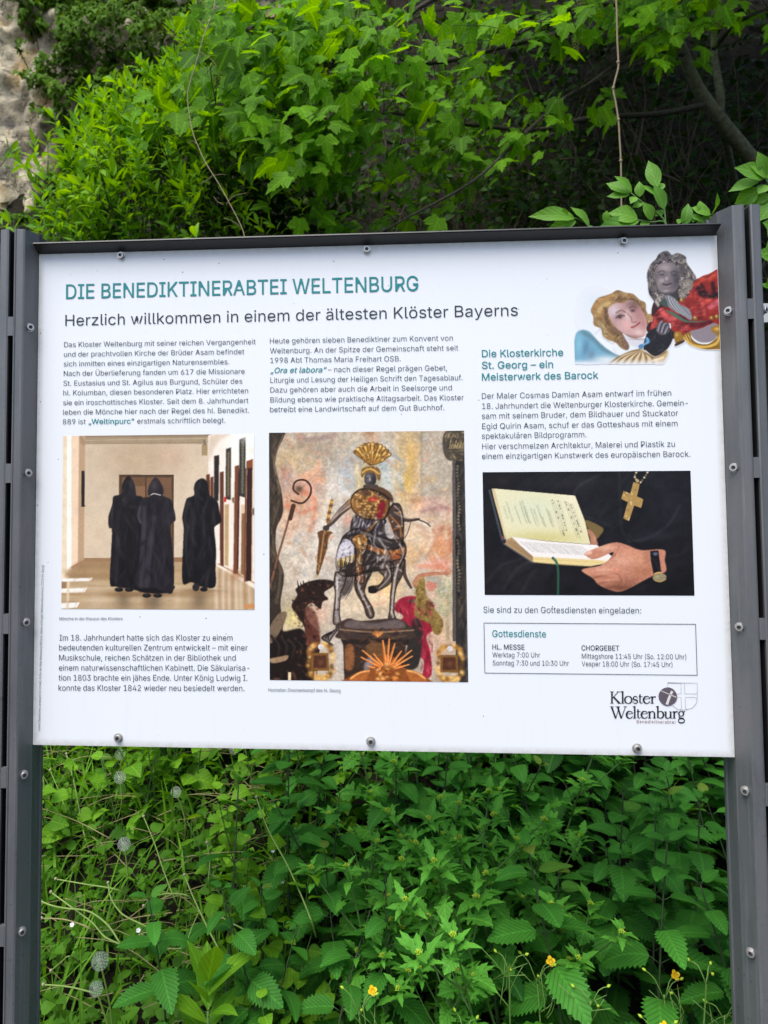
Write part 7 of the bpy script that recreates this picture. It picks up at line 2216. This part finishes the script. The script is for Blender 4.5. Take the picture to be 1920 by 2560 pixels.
# ---- spindle shoots peeping over the top rail
def shoots(label, root, stems, leaves, Y):
    e = empty('spindle_shrub', root)
    tag(e, label, 'shrub')
    g = Geo()
    for pts in stems:
        P = pl(pts, Y)
        P = [root, root * .5 + P[0] * .5 + (0, 0, .05), root * .12 + P[0] * .88] + P
        g.tube(rel(P, root), .0034, .0016, 6, .5, 4)
    g.build('stems', M_GSTEM, e)
    g = Geo()
    rr = np.random.RandomState(len(leaves))
    for (x0, y0), (x1, y1), w in leaves:
        z = lambda q: (1280 + q[0] / 2.592, q[1] / 2.592)
        dy = rr.uniform(-.05, .03)
        a = at(*z((x0, y0)), Y)
        b = at(*z((x1, y1)), Y + dy)
        L = np.linalg.norm(b - a)
        wid = w / 2.592 / FPX * (Y + 1.42) / 2
        g.leaves(OVATE[rr.randint(2)], [a - root], [b - a], [(rr.normal(0, .4), -1, rr.normal(.45, .25))], L * 1.04, rr.rand(), sx=min(1.6, wid / (.27 * L)) * 1.3)
    g.build('leaves', M_TWIG, e)


def zz(pts):
    return [(1280 + x / 2.592, y / 2.592) for x, y in pts]


R1 = at(1640, 1500, 1.7)
R1[2] = float(ground_z(R1[0], R1[1]))
shoots('young spindle shoots with large pale green leaves above the top rail', R1,
       [zz([(1020, 1700), (1000, 1455), (900, 1350), (830, 1300), (770, 1250)]), zz([(1010, 1700), (1000, 1455), (900, 1440), (810, 1425)]), zz([(1005, 1600), (995, 1450), (985, 1340), (950, 1220)]), zz([(540, 1700), (500, 1480), (450, 1430), (405, 1412)]), zz([(1140, 1700), (1110, 1480), (1120, 1400)]), zz([(1230, 1700), (1240, 1450), (1250, 1380)]), zz([(1320, 1600), (1310, 1420), (1290, 1390)])],
       [((770, 1250), (618, 1180), 76), ((775, 1245), (703, 1118), 52), ((762, 1262), (620, 1266), 46), ((828, 1275), (826, 1170), 46), ((942, 1215), (885, 1038), 68), ((932, 1265), (834, 1192), 78), ((985, 1355), (930, 1195), 78), ((962, 1235), (966, 1165), 40), ((812, 1418), (656, 1345), 104), ((905, 1425), (880, 1305), 68), ((822, 1432), (536, 1462), 88), ((600, 1440), (628, 1365), 46),
        ((405, 1415), (152, 1343), 78), ((416, 1436), (222, 1474), 66), ((498, 1470), (424, 1316), 62), ((345, 1400), (335, 1350), 34), ((480, 1480), (545, 1475), 30), ((800, 1275), (770, 1300), 40), ((850, 1310), (780, 1330), 40), ((930, 1400), (985, 1355), 34), ((830, 1470), (900, 1425), 40), ((1112, 1465), (1162, 1306), 54), ((1080, 1450), (1140, 1380), 50), ((1290, 1392), (1372, 1262), 58), ((1285, 1392), (1188, 1320), 74), ((1302, 1405), (1168, 1458), 46), ((1240, 1440), (1150, 1370), 30), ((1225, 1390), (1240, 1290), 50), ((1170, 1440), (1180, 1400), 24)], .42)
R2 = at(2000, 1500, 1.2)
R2[2] = float(ground_z(R2[0], R2[1]))
shoots('broad leaved spindle shoots rising behind the right post', R2,
       [zz([(1720, 1700), (1700, 1300), (1640, 1150)]), zz([(1730, 1700), (1720, 1400), (1700, 1265)]), zz([(1730, 2300), (1750, 1900), (1740, 1600)])],
       [((1640, 1152), (1496, 1050), 96), ((1612, 1160), (1412, 1228), 66), ((1605, 1228), (1440, 1312), 84), ((1680, 1265), (1526, 1312), 46), ((1642, 1142), (1626, 980), 66), ((1650, 1150), (1590, 1060), 60), ((1660, 1160), (1740, 1060), 70), ((1650, 1200), (1600, 1230), 60), ((1700, 1300), (1610, 1420), 90), ((1740, 1500), (1640, 1440), 90), ((1740, 1560), (1650, 1640), 90), ((1745, 1700), (1640, 1600), 90), ((1745, 1800), (1650, 1860), 80), ((1750, 1900), (1640, 1800), 80), ((1750, 1450), (1660, 1530), 80), ((1750, 1750), (1670, 1720), 80)], .5)

M_CSTEM = plain('celandine_stem', (0.13, 0.24, 0.045), 0.5, 0, 0.4, 0.3, 25)
# ================================================================ the weedy slope below the board
rw = np.random.RandomState(101)


def plant(name, parts, label, cat, group):
    """parts: list of (name, mesh[, children])"""
    e = empty(name, (0, 0, -50))
    tag(e, label, cat, group)
    for nm, me, *loc in parts:
        o = link(nm, me, e)
        if loc:
            o.matrix_local = loc[0]
    return e


def dup(root, loc, rz=0.0, s=1.0, tilt=(0, 0), label=None):
    r_ = root.copy()
    COL.objects.link(r_)
    r_.location = loc
    r_.rotation_euler = (tilt[0], tilt[1], rz)
    r_.scale = (s, s, s)
    if label:
        r_['label'] = label
    for ch in list(root.children):
        c_ = ch.copy()
        COL.objects.link(c_)
        c_.parent = r_
        for gch in ch.children:
            d_ = gch.copy()
            COL.objects.link(d_)
            d_.parent = c_
    return r_


def drop(root):
    for o in list(root.children_recursive) + [root]:
        bpy.data.objects.remove(o)


def kind(protos, spots, smin, smax, tilt=.12):
    """set one copy of a kind on each spot, then remove the masters"""
    out = []
    for i, q in enumerate(spots):
        x, y = q[0], q[1]
        z = q[2] if len(q) > 2 else float(ground_z(x, y)) - .01
        s = q[3] if len(q) > 3 else rw.uniform(smin, smax)
        out.append(dup(protos[i % len(protos)], (x, y, z), rw.uniform(0, 6.28), s, (rw.normal(0, tilt), rw.normal(0, tilt))))
    for p in protos:
        drop(p)
    return out


def scatter(n, x0, x1, y0, y1, dmin, dens=None):
    pts = []
    tries = 0
    while len(pts) < n and tries < n * 60:
        tries += 1
        x, y = rw.uniform(x0, x1), rw.uniform(y0, y1)
        if dens is not None and rw.rand() > dens(x, y):
            continue
        if all((x - a) ** 2 + (y - b) ** 2 > dmin ** 2 for a, b in pts):
            pts.append((x, y))
    return pts


def nettle(seed, H):
    r = np.random.RandomState(seed)
    g, gs = Geo(), Geo()
    bend = r.normal(0, .05, 2)
    f = lambda t: np.array([bend[0] * t * t, bend[1] * t * t, H * t])
    gs.tube([f(t) for t in np.linspace(0, 1, 6)], .0034, .0015, 5)
    n = 8
    for i in range(n):
        t = .22 + .78 * (i / (n - 1)) ** .8
        L = (.116 * (1 - .60 * t ** 2.2)) * r.uniform(.85, 1.1)
        if i == n - 1:
            L = .036
        a = i * 1.571 + r.normal(0, .15)
        for k in (0, 1):
            th = a + k * math.pi + r.normal(0, .1)
            up = .35 + .5 * t - .1 * r.rand() if i < n - 1 else 1.2
            d = np.array([math.cos(th), math.sin(th), up])
            pet = f(t) + unit(d) * L * .22
            gs.tube([f(t), pet], .0012, .0010, 4, .5, 1)
            d2 = np.array([math.cos(th), math.sin(th), up - .55])
            g.leaves(NETTLE[r.randint(4)], [pet], [d2], [(-.3 * math.cos(th) + r.normal(0, .15), -.3 * math.sin(th) + r.normal(0, .15), 1)], L, np.clip(.15 + .6 * t + r.normal(0, .15), 0, 1))
    return [('stem', gs.mesh('stem', M_NSTEM)), ('foliage', g.mesh('foliage', M_NETTLE))]


_g, _r = Geo(), np.random.RandomState(4)
for _i in range(13):
    _t, _u = _i * 2.4, (_i / 13) ** .5
    _g.lathe([(.0002, -.004), (.0021, .002), (.0023, .004), (.0002, .006)], (.009 * _u * math.cos(_t), .009 * _u * math.sin(_t), .010 - .006 * _u), (math.cos(_t) * .5 * _u, math.sin(_t) * .5 * _u, 1), 5)
BUDS = _g.mesh('bud_head', M_BUD)
BUD1 = Geo().lathe([(.0002, -.001), (.0026, .002), (.0028, .005), (.0002, .009)], (0, 0, 0), (0, 0, 1), 7).mesh('flower_bud', M_BUD)


def mustard(seed, H):
    r = np.random.RandomState(seed)
    g, gs, heads = Geo(), Geo(), []
    bend = r.normal(0, .06, 2)
    f = lambda t: np.array([bend[0] * t * t, bend[1] * t * t, H * t])
    gs.tube([f(t) for t in np.linspace(0, 1, 6)], .0042, .0018, 6)
    tops = [(f(1.0), unit(f(1.0) - f(.9)))]
    for k in range(r.randint(2, 5)):
        t = r.uniform(.45, .85)
        th = r.uniform(0, 6.28)
        d = unit((math.cos(th) * .8, math.sin(th) * .8, .9))
        q = f(t) + d * r.uniform(.10, .2)
        gs.tube([f(t), f(t) + d * .06, q + (0, 0, .02)], .0026, .0014, 5, .5, 3)
        tops.append((q + (0, 0, .02), unit(d + (0, 0, .6))))
    for i in range(15):
        t = .12 + .8 * i / 14
        th = i * 2.4 + r.normal(0, .2)
        L = .128 * (1 - .5 * t) * r.uniform(.8, 1.15)
        d = (math.cos(th), math.sin(th), .15 + .3 * t)
        g.leaves(MUST[r.randint(3)], [f(t)], [d], [(-.2 * math.cos(th), -.3 - .2 * math.sin(th), 1)], L, np.clip(.2 + .5 * t + r.normal(0, .15), 0, 1))
    for q, ax in tops:
        for i in range(9):
            th = i * 2.4
            L = .056 * r.uniform(.6, 1.2)
            g.leaves(MUSTUP[i % 2], [q - ax * .012 * (i % 4)], [(math.cos(th) * .8 + ax[0] * .6, math.sin(th) * .8 + ax[1] * .6, .55)], [(-.6 * math.cos(th), -.6 * math.sin(th), .8)], L, r.uniform(.6, 1))
        heads.append(('bud_head', BUDS, Matrix.Translation(Vector(q)) @ Euler((r.normal(0, .2), r.normal(0, .2), r.uniform(0, 6))).to_matrix().to_4x4() @ Matrix.Scale(.75, 4)))
    return [('stem', gs.mesh('stem', M_GSTEM)), ('foliage', g.mesh('foliage', M_MUST))] + heads


def hearts(seed, H, L0=.070):
    r = np.random.RandomState(seed)
    g, gs = Geo(), Geo()
    for k in range(r.randint(2, 4)):
        bend = r.normal(0, .10, 2)
        o = np.r_[r.normal(0, .025, 2), 0]
        h = H * r.uniform(.7, 1.05)
        f = lambda t: o + np.array([bend[0] * t, bend[1] * t, h * t])
        gs.tube([f(t) for t in np.linspace(0, 1, 4)], .0026, .0014, 5)
        for i in range(8):
            t = .2 + .8 * i / 7
            th = i * 2.2 + r.normal(0, .3)
            L = L0 * (1.1 - .55 * t) * r.uniform(.8, 1.2)
            pet = f(t) + unit((math.cos(th), math.sin(th), .5)) * L * .6 * (1.1 - t)
            gs.tube([f(t), pet], .001, .0008, 4, .5, 1)
            g.leaves(HEART[r.randint(3)], [pet], [(math.cos(th), math.sin(th), -.15 + .4 * t)], [(-.25 * math.cos(th) + r.normal(0, .2), -.45 - .2 * math.sin(th) + r.normal(0, .2), 1)], L, np.clip(.35 + .4 * t + r.normal(0, .2), 0, 1))
    return [('stem', gs.mesh('stem', M_GSTEM)), ('foliage', g.mesh('foliage', M_HEART))]


def flower_mesh():
    g = Geo()
    pet = blade([(0, .10), (.25, .30), (.55, .42), (.8, .36), (1, .10)], .1, -.2)
    for k in range(4):
        a = k * math.pi / 2 + .2
        g.leaves(pet, [(0, 0, .001)], [(math.cos(a), math.sin(a), .25)], [(-.3 * math.cos(a), -.3 * math.sin(a), 1)], .0105, .5)
    for k in range(12):
        a = k * 2.4
        g.lathe([(.0002, 0), (.0007, .003), (.0009, .005), (.0002, .006)], (.0018 * math.cos(a), .0018 * math.sin(a), .001), (math.cos(a) * .5, math.sin(a) * .5, 1), 4)
    return g.mesh('flower', M_YELLOW)


FLOWER = flower_mesh()


def cel_plant(seed, H, nfl=1, pods=True):
    r = np.random.RandomState(seed)
    g, gs = Geo(), Geo()
    parts = []
    bend = r.normal(0, .05, 2)
    f = lambda t: np.array([bend[0] * t, bend[1] * t, H * t])
    gs.tube([f(t) for t in np.linspace(0, 1, 5)], .0026, .0013, 6)
    for i in range(6):
        t = .08 + .12 * i
        th = i * 2.4 + r.normal(0, .3)
        g.leaves(CEL[0], [f(t)], [(math.cos(th), math.sin(th), .5 - .3 * (i < 2))], [(-.5 * math.cos(th), -.5 * math.sin(th), 1)], .15 * (1.05 - .5 * t) * r.uniform(.8, 1.1), r.rand())
    for k in range(nfl + 3):
        th = k * 2.1 + r.rand()
        tip = f(1.0) + np.array([math.cos(th) * .03, math.sin(th) * .03, r.uniform(.005, .035)])
        gs.tube([f(.97), (f(1.0) + tip) / 2 + (0, 0, .006), tip], .0010, .0008, 4, .5, 2)
        if k < nfl:
            parts.append(('flower', FLOWER, Matrix.Translation(Vector(tip)) @ Euler((math.radians(55), 0, r.normal(0, .4))).to_matrix().to_4x4()))
        else:
            parts.append(('flower_bud', BUD1, Matrix.Translation(Vector(tip)) @ Vector((math.cos(th), math.sin(th), .5)).to_track_quat('Z', 'Y').to_matrix().to_4x4()))
    if pods:
        for k in range(5):
            a = f(.8) + r.normal(0, .008, 3)
            gs.tube([a, a + (r.normal(0, .02), r.normal(0, .01), .03), a + (r.normal(0, .03), r.normal(0, .02), .075)], .0013, .0006, 4, .5, 2)
    return [('stem', gs.mesh('stem', M_CSTEM)), ('foliage', g.mesh('foliage', M_CEL))] + parts


def broad(seed, L0=.10):
    """an upright rosette of long pale leaves"""
    r = np.random.RandomState(seed)
    g = Geo()
    for i in range(11):
        th = i * 2.4
        up = .5 + 1.5 * i / 11
        g.leaves(LANCE[r.randint(3)], [(0, 0, .05 + .012 * i)], [(math.cos(th), math.sin(th), up)], [(-math.cos(th), -math.sin(th), .5)], L0 * r.uniform(.8, 1.2), r.rand(), sx=1.25)
    gs = Geo()
    gs.tube([(0, 0, 0), (0, 0, .12)], .004, .003, 6)
    return [('stem', gs.mesh('stem', M_GSTEM)), ('foliage', g.mesh('foliage', M_HEART))]


# --- nettles: the dense dark patch to the right, a few in the middle and at the lower left
TOPY = lambda y: 1.0
protos = [plant('stinging_nettle', nettle(200 + k, .42 + .035 * k), 'dark green stinging nettle with toothed opposite leaves in the patch below the board', 'nettle', 'stinging nettles below the board') for k in range(6)]
sp = scatter(125, .12, 1.35, .16, 2.1, .075, lambda x, y: 1.0 if x > .24 + .1 * y else .35)
sp += scatter(40, -.30, .35, .45, 2.0, .11, lambda x, y: .9)
sp += [(-.30, .16), (-.36, .26), (-.20, .22), (-.12, .14), (-.28, .36), (-.45, .20), (-.05, .28), (.02, .20), (-.16, .40)]
kind(protos, sp, .85, 1.2)

# --- hedge mustard: pale green, toothed lobes and yellow-green bud heads, centre
protos = [plant('hedge_mustard', mustard(300 + k, .46 + .04 * k), 'pale green hedge mustard with lobed leaves and yellow bud heads near the middle', 'wildflower', 'hedge mustards in the middle of the slope') for k in range(5)]
sp = [(at(x, 1900, Y)[0], Y) for x, Y in ((930, .75), (1010, .42), (960, .26), (1080, .34), (1110, .58), (1190, .5), (1230, .36), (1270, .72), (1340, .62), (1370, .44), (1330, .3), (890, .46), (1160, .24), (1020, .9), (1250, .95), (1060, .2), (1380, .24), (1290, .5), (985, .6), (1130, .75), (1210, .65), (1310, .85), (1050, .8), (1100, .45), (1350, .36), (940, .35), (1000, .18), (1150, .4), (1220, .18), (1280, .28))]
kind(protos, sp, .8, 1.1, .10)

# --- heart-leaved bright plants, left of the middle
protos = [plant('garlic_mustard', hearts(400 + k, .30 + .03 * k), 'bright yellow-green plant with rounded heart shaped leaves left of the middle', 'wildflower', 'heart leaved plants left of the middle') for k in range(5)]
sp = [(at(x, 1900, Y)[0], Y) for x, Y in ((600, .35), (650, .3), (690, .42), (720, .28), (640, .5), (580, .55), (690, .65), (750, .5), (620, .22), (700, .18), (560, .75), (640, .9), (740, .8), (330, .85), (380, .9), (430, 1.0), (500, 1.0), (260, 1.0), (340, 1.2), (480, 1.2), (620, 1.2), (560, 1.05), (700, 1.1), (390, 1.3), (180, 1.1), (140, .8), (800, 1.15), (860, .9), (820, .65), (880, 1.3), (940, 1.2), (760, 1.4), (520, 1.45), (240, 1.5))]
kind(protos, sp, .8, 1.15, .12)

# --- celandines with yellow flowers
protos = [plant('greater_celandine', cel_plant(500 + k, .34, k % 3 == 0, k != 1), 'greater celandine with scalloped leaves', 'wildflower', 'greater celandines in front') for k in range(4)]
spots = [((924, 2508, .09), 0, 'celandine with one yellow four petalled flower at the bottom middle'), ((1368, 2430, .16), 0, 'celandine with a yellow flower between the mustard and the nettles'), ((1690, 2468, .14), 0, 'celandine whose yellow flower hangs in front of the right nettles'),
         ((1716, 2345, .16), 1, 'tall celandine with two yellow buds before the right nettles'), ((1455, 2430, .14), 2, 'celandine with a nodding bud and narrow pods right of the middle'), ((1270, 2350, .2), 2, 'celandine with thin stalks and buds left of the second yellow flower'),
         ((1170, 2475, .12), 1, 'celandine with a cluster of small pale buds at the bottom'), ((1640, 2560, .10), 3, 'low celandine with pale lobed leaves near the right post'), ((1430, 2590, .10), 1, 'low celandine with broad scalloped leaves at the bottom right'), ((1320, 2600, .12), 2, 'low celandine at the bottom edge right of the middle'), ((1240, 2610, .14), 1, 'low celandine under the mustards at the bottom edge'), ((1780, 2470, .16), 2, 'celandine with thin green pods beside the right post')]
for (x, y, Y), k, lb in spots:
    p = at(x, y, Y)
    zg = float(ground_z(p[0], p[1])) - .01
    s = max(.35, (p[2] - zg) / .36)
    o = dup(protos[k], (p[0], p[1], zg), rw.uniform(-.4, .4), 1.0, (0, 0), lb)
    o.scale = (min(1.1, max(.75, s)),) * 2 + (s,)
    if abs(s - 1) > .05:
        for ch in o.children:
            if ch.name.startswith('flower'):
                ch.scale = (1.0 / o.scale[0], 1.0 / o.scale[1], 1.0 / s)
for p in protos:
    drop(p)

# --- rosette of long leaves at the lower middle left
protos = [plant('broadleaf_weed', broad(600 + k), 'upright rosette of long pointed pale leaves', 'weed', 'rosettes of long leaves') for k in range(2)]
for i, (x, y, Y, s, lb) in enumerate(((520, 2600, .12, 1.15, 'upright rosette of long pointed pale leaves at the bottom left of the middle'), (300, 1990, 1.0, .9, 'rosette of narrow leaves far back under the left bottom corner of the board'), (250, 1960, 1.3, .9, 'rosette of narrow leaves at the very back on the left'))):
    p = at(x, y, Y)
    dup(protos[i % 2], (p[0], p[1], p[2] - .08), i, s, (0, 0), lb)
for p in protos:
    drop(p)


# --- dandelion clocks
def clock():
    g = Geo()
    m = 84
    k = np.arange(m)
    ph = np.arccos(1 - 2 * (k + .5) / m)
    th = k * 2.39996
    d = np.stack([np.cos(th) * np.sin(ph), np.sin(th) * np.sin(ph), np.cos(ph)], 1)
    R_ = .019
    thin = blade([(0, .008), (.5, .007), (1, .006)], 0, 0)
    g.leaves(thin, d * .003, d, np.roll(d, 1, 1) + .1, R_ * .8, .5)
    star = blade([(0, .030), (1, .012)], 0, 0)
    for j in range(6):
        e1 = unit(np.cross(d, (.31, .5, .8)))
        e2 = np.cross(d, e1)
        a = j * math.pi / 3
        g.leaves(star, d * R_ * .84, d * .55 + math.cos(a) * e1 + math.sin(a) * e2, d, .0062, .9)
    gr = Geo()
    gr.lathe([(.0002, -.004), (.003, -.002), (.0035, .001), (.0002, .0035)], (0, 0, 0), (0, 0, 1), 10)
    return g.mesh('fluff', M_FLUFF), gr.mesh('receptacle', M_RECEPT)


FL, RC = clock()
REC2 = None


def stalk_to(head, foot, r0=.0022, bow=.02):
    g = Geo()
    mid = (head + foot) / 2 + np.array([bow, 0, .01])
    g.tube([head - head, mid - head, foot - head], r0 * .85, r0 * 1.15, 6, .5, 4)
    return g.mesh('stalk', M_STALK)


for x, y, Y, s, lb in ((300, 1886, 1.05, .9, 'dandelion clock just under the left bolt of the board'), (300, 1944, 1.0, 1.0, 'round dandelion clock below the topmost one at left'), (440, 1980, .95, .85, 'sparse dandelion clock right of the two upper left ones'), (310, 2110, .75, .95, 'dandelion clock in the middle of the left grass'),
                       (250, 2403, .38, 1.0, 'large dandelion clock low at left above the nettle tops'), (240, 2472, .34, .8, 'faded dandelion clock lowest on the left'), (585, 1874, 1.2, .9, 'dandelion clock half hidden behind the lower edge of the board'), (92, 1922, 1.1, .7, 'dandelion clock peeping out beside the left post')):
    hd = at(x, y, Y - .16)
    ft = np.array([hd[0] + rw.normal(0, .03), hd[1] + .03, float(ground_z(hd[0], hd[1] + .03))])
    if hd[2] - ft[2] < .05:
        ft[2] = hd[2] - .15
    e = empty('dandelion_clock', hd)
    tag(e, lb, 'dandelion', 'dandelion clocks')
    link('stalk', stalk_to(hd, ft), e)
    a = link('seed_head', FL, e)
    a.scale = (s, s, s)
    b = link('receptacle', RC, a)
# --- bare dandelion stalks with pale knobs, straight or fallen
def knob_mesh():
    g = Geo()
    g.lathe([(.0002, -.004), (.0035, -.001), (.004, .002), (.0022, .005), (.0002, .005)], (0, 0, 0), (0, 0, 1), 10)
    return g.mesh('flower_base', M_RECEPT)


KN = knob_mesh()
F4 = lambda pts: [(x / 2.592, 1860 + y / 2.592) for x, y in pts]
for pts, Y0, Y1, w, lb in (([(430, 65), (480, 250), (520, 460), (560, 640)], 1.0, .9, .0042, 'long pale dandelion stalk rising under the left end of the board'),
                           ([(240, 80), (270, 180), (300, 340)], 1.05, 1.0, .0030, 'short green dandelion stalk close to the left post'),
                           ([(325, 170), (380, 300), (430, 430)], 1.0, .95, .0026, 'thin dandelion stalk right of the one by the left post'),
                           ([(930, 470), (1000, 640), (1060, 820), (1130, 1000)], .7, .6, .0034, 'straight green stalk leaning right in the left half'),
                           ([(1195, 850), (1260, 1010), (1350, 1200), (1450, 1390)], .5, .4, .0044, 'thick yellow-green stalk leaning right below the heart leaves'),
                           ([(1650 + 10, 345), (1740, 560), (1860, 780), (1960, 1000), (2020, 1155)], .55, .4, .0042, 'longest pale stalk slanting across left of the mustards'),
                           ([(1340, 640), (1360, 760), (1350, 900)], .6, .55, .0030, 'short stalk with white knob among the heart leaves'),
                           ([(360, 875), (560, 910), (760, 945)], .62, .6, .0036, 'fallen pale stalk lying level in the left grass'),
                           ([(215, 995), (330, 1045), (430, 1065), (560, 1080), (650, 1130), (720, 1200), (790, 1310)], .55, .45, .0046, 'longest wavy fallen stalk at left'),
                           ([(330, 960), (480, 1070), (600, 1160), (680, 1250), (800, 1310)], .54, .46, .0042, 'fallen curved stalk crossing under the wavy one'),
                           ([(700, 900), (720, 1000), (790, 1100), (900, 1160), (980, 1200)], .56, .48, .0042, 'fallen bent stalk right of the wavy one'),
                           ([(270, 1130), (400, 1135), (500, 1160), (580, 1195)], .5, .46, .0034, 'pinkish fallen stalk at lower left'),
                           ([(930, 1050), (1010, 985), (1120, 970), (1220, 985)], .55, .5, .0036, 'arched pale stalk in the middle of the left half'),
                           ([(280, 1560), (420, 1570), (520, 1590), (620, 1620)], .36, .34, .0042, 'fallen pale stalk near the bottom left'),
                           ([(1020, 1330), (1160, 1325), (1290, 1320)], .46, .42, .0030, 'thin level stalk above the lower left nettle'),
                           ([(330, 1470), (400, 1410), (450, 1375)], .42, .4, .0034, 'short slanted pale stalk near the bottom left'),
                           ([(1290, 1085), (1240, 1200), (1215, 1300)], .48, .45, .0032, 'short pale stalk leaning left below the heart leaves'),
                           ([(1440, 1125), (1500, 1160), (1590, 1210)], .42, .38, .0036, 'pale broken stalk beside the heart leaves')):
    P = pl(F4(pts), max(.16, Y0 - .13), max(.14, Y1 - .13))
    P = P + [P[-1] + (P[-1] - P[-2]) * .25 + np.array([0, .05, -.05])]
    e = empty('dandelion_stalk', P[0])
    tag(e, lb, 'plant stalk', 'bare and fallen dandelion stalks')
    g = Geo()
    g.tube(rel(P, P[0]), w * .42, w * .52, 7, .5, 5)
    g.build('stalk', M_STRAW if 'pinkish' in lb else M_STALK, e)
    k = link('flower_base', KN, e)
    k.rotation_euler = (.4, .3, 0)

# small white and pink flowers
def petals(n, L, mat, nm):
    g = Geo()
    pet = blade([(0, .1), (.4, .4), (.8, .42), (1, .1)], .1, .3)
    for k in range(n):
        a = k * 6.283 / n
        g.leaves(pet, [(0, 0, 0)], [(math.cos(a), math.sin(a), .4)], [(-.4 * math.cos(a), -.4 * math.sin(a), 1)], L, .5)
    return g.mesh(nm, mat)


PWH, PPK = petals(5, .010, M_WHITE, 'petals'), petals(6, .012, M_PINK, 'petals')
for x, y, Y, me, lb in ((180, 2312, .5, PWH, 'small white blossom under the fallen stalks at left'), (346, 2326, .48, PWH, 'pair sized white blossom at the end of the bent stalk'), (286, 2029, .95, PPK, 'small pink purple blossom in the left grass'), (680, 2040, .8, PWH, 'tiny white blossom at the upper left of the slope'), (706, 2203, .5, PWH, 'tiny white blossom left of the longest stalk'), (682, 2126, .6, PWH, 'tiny white blossom beside the longest stalk')):
    p = at(x, y, Y)
    e = empty('small_blossom', p)
    tag(e, lb, 'flower', 'small blossoms')
    o = link('petals', me, e)
    o.rotation_euler = (math.radians(50), 0, .3)
    o.scale = (.6,) * 3
    g = Geo()
    z = float(ground_z(p[0], p[1] + .02)) - p[2]
    g.tube([(0, 0, 0), (.005, .01, z * .5), (0, .02, min(-.05, z))], .0012, .0014, 5, .5, 2)
    g.build('stalk', M_GSTEM, e)

# --- what nobody could count: grass, straw, low weeds
def slope_pts(n, dens, y1=2.4):
    wide = rw.rand(n) < .30
    x, y = np.where(wide, rw.uniform(-4.5, 4.5, n), rw.uniform(-1.5, 1.7, n)), rw.uniform(.02, y1, n)
    k = rw.rand(n) < dens(x, y)
    x, y = x[k], y[k]
    return np.c_[x, y, ground_z(x, y)], len(x)


lf = lambda x, y: np.clip((.05 + .02 * y - x) / .5, .04, 1)
g = Geo()
P, n = slope_pts(9000, lambda x, y: lf(x, y) * .8)
tw = rw.normal(0, .45, n)
g_ = rw.randint(0, 3, n)
for k in range(3):
    s = g_ == k
    m_ = s.sum()
    a = rw.uniform(0, 6.28, m_)
    tl = np.abs(rw.normal(.25, .3, m_))
    g.leaves(GRASS[k], P[s], np.c_[np.cos(a) * tl, np.sin(a) * tl, np.ones(m_)], np.c_[-np.cos(a), -np.sin(a), tl + .1], rw.uniform(.10, .30, m_), rw.rand(m_))
tag(g.build('grass', M_GRASS), 'thin green grass blades among the weeds at left', 'grass', kind='stuff')
g = Geo()
P, n = slope_pts(1100, lambda x, y: lf(x, y) * .9, 1.4)
for q in P:
    a = rw.uniform(-.6, .6) + (math.pi if rw.rand() < .5 else 0)
    L = rw.uniform(.08, .28)
    h = rw.uniform(.04, .16)
    q = q + (0, 0, h)
    d = np.array([math.cos(a), .5 * math.sin(a), rw.normal(-.05, .3)])
    g.tube([q, q + d * L * .5 + (0, 0, rw.normal(.01, .015)), q + d * L], rw.uniform(.0007, .0018), .0008, 5, rw.rand(), 3)
tag(g.build('dry_straw', M_STRAW), 'dry straw lying among the grass at left', 'straw', kind='stuff')
g = Geo()
P, n = slope_pts(20500, lambda x, y: .35 + .65 * lf(x, y))
P[:, 2] += rw.uniform(0, 1, n) ** 1.8 * (.10 + .08 * lf(P[:, 0], P[:, 1]))
tpl = [SMALL[0], SMALL[1], OVATE[0], HEART[1], MUST[0], OVATE[1]]
kk = rw.randint(0, 6, n)
for k in range(6):
    s = kk == k
    m_ = s.sum()
    a = rw.uniform(0, 6.28, m_)
    g.leaves(tpl[k], P[s], np.c_[np.cos(a), np.sin(a), rw.normal(.25, .4, m_)], np.c_[rw.normal(0, .35, m_), rw.normal(-.3, .35, m_), np.ones(m_)], rw.uniform(.016, .05, m_) * (1.5 if k == 4 else 1), np.clip(rw.rand(m_) * .65 + .33 * lf(P[s][:, 0], P[s][:, 1]) * rw.rand(m_), 0, .98))
tag(g.build('low_weeds', M_COVER), 'mixed small weed leaves carpeting the slope', 'ground cover', kind='stuff')

# --- pale board edge behind the right post
p = at(1913, 782, .30)
g = Geo()
g.box(-.012, .30, 0, .012, -.022, .022)
o = g.build('pale_board', plain('pale_grey_board', (.45, .46, .45), .6, 0, .4, .15, 30), None, False, p)
tag(o, 'end of a narrow pale grey board behind the right post', 'board')
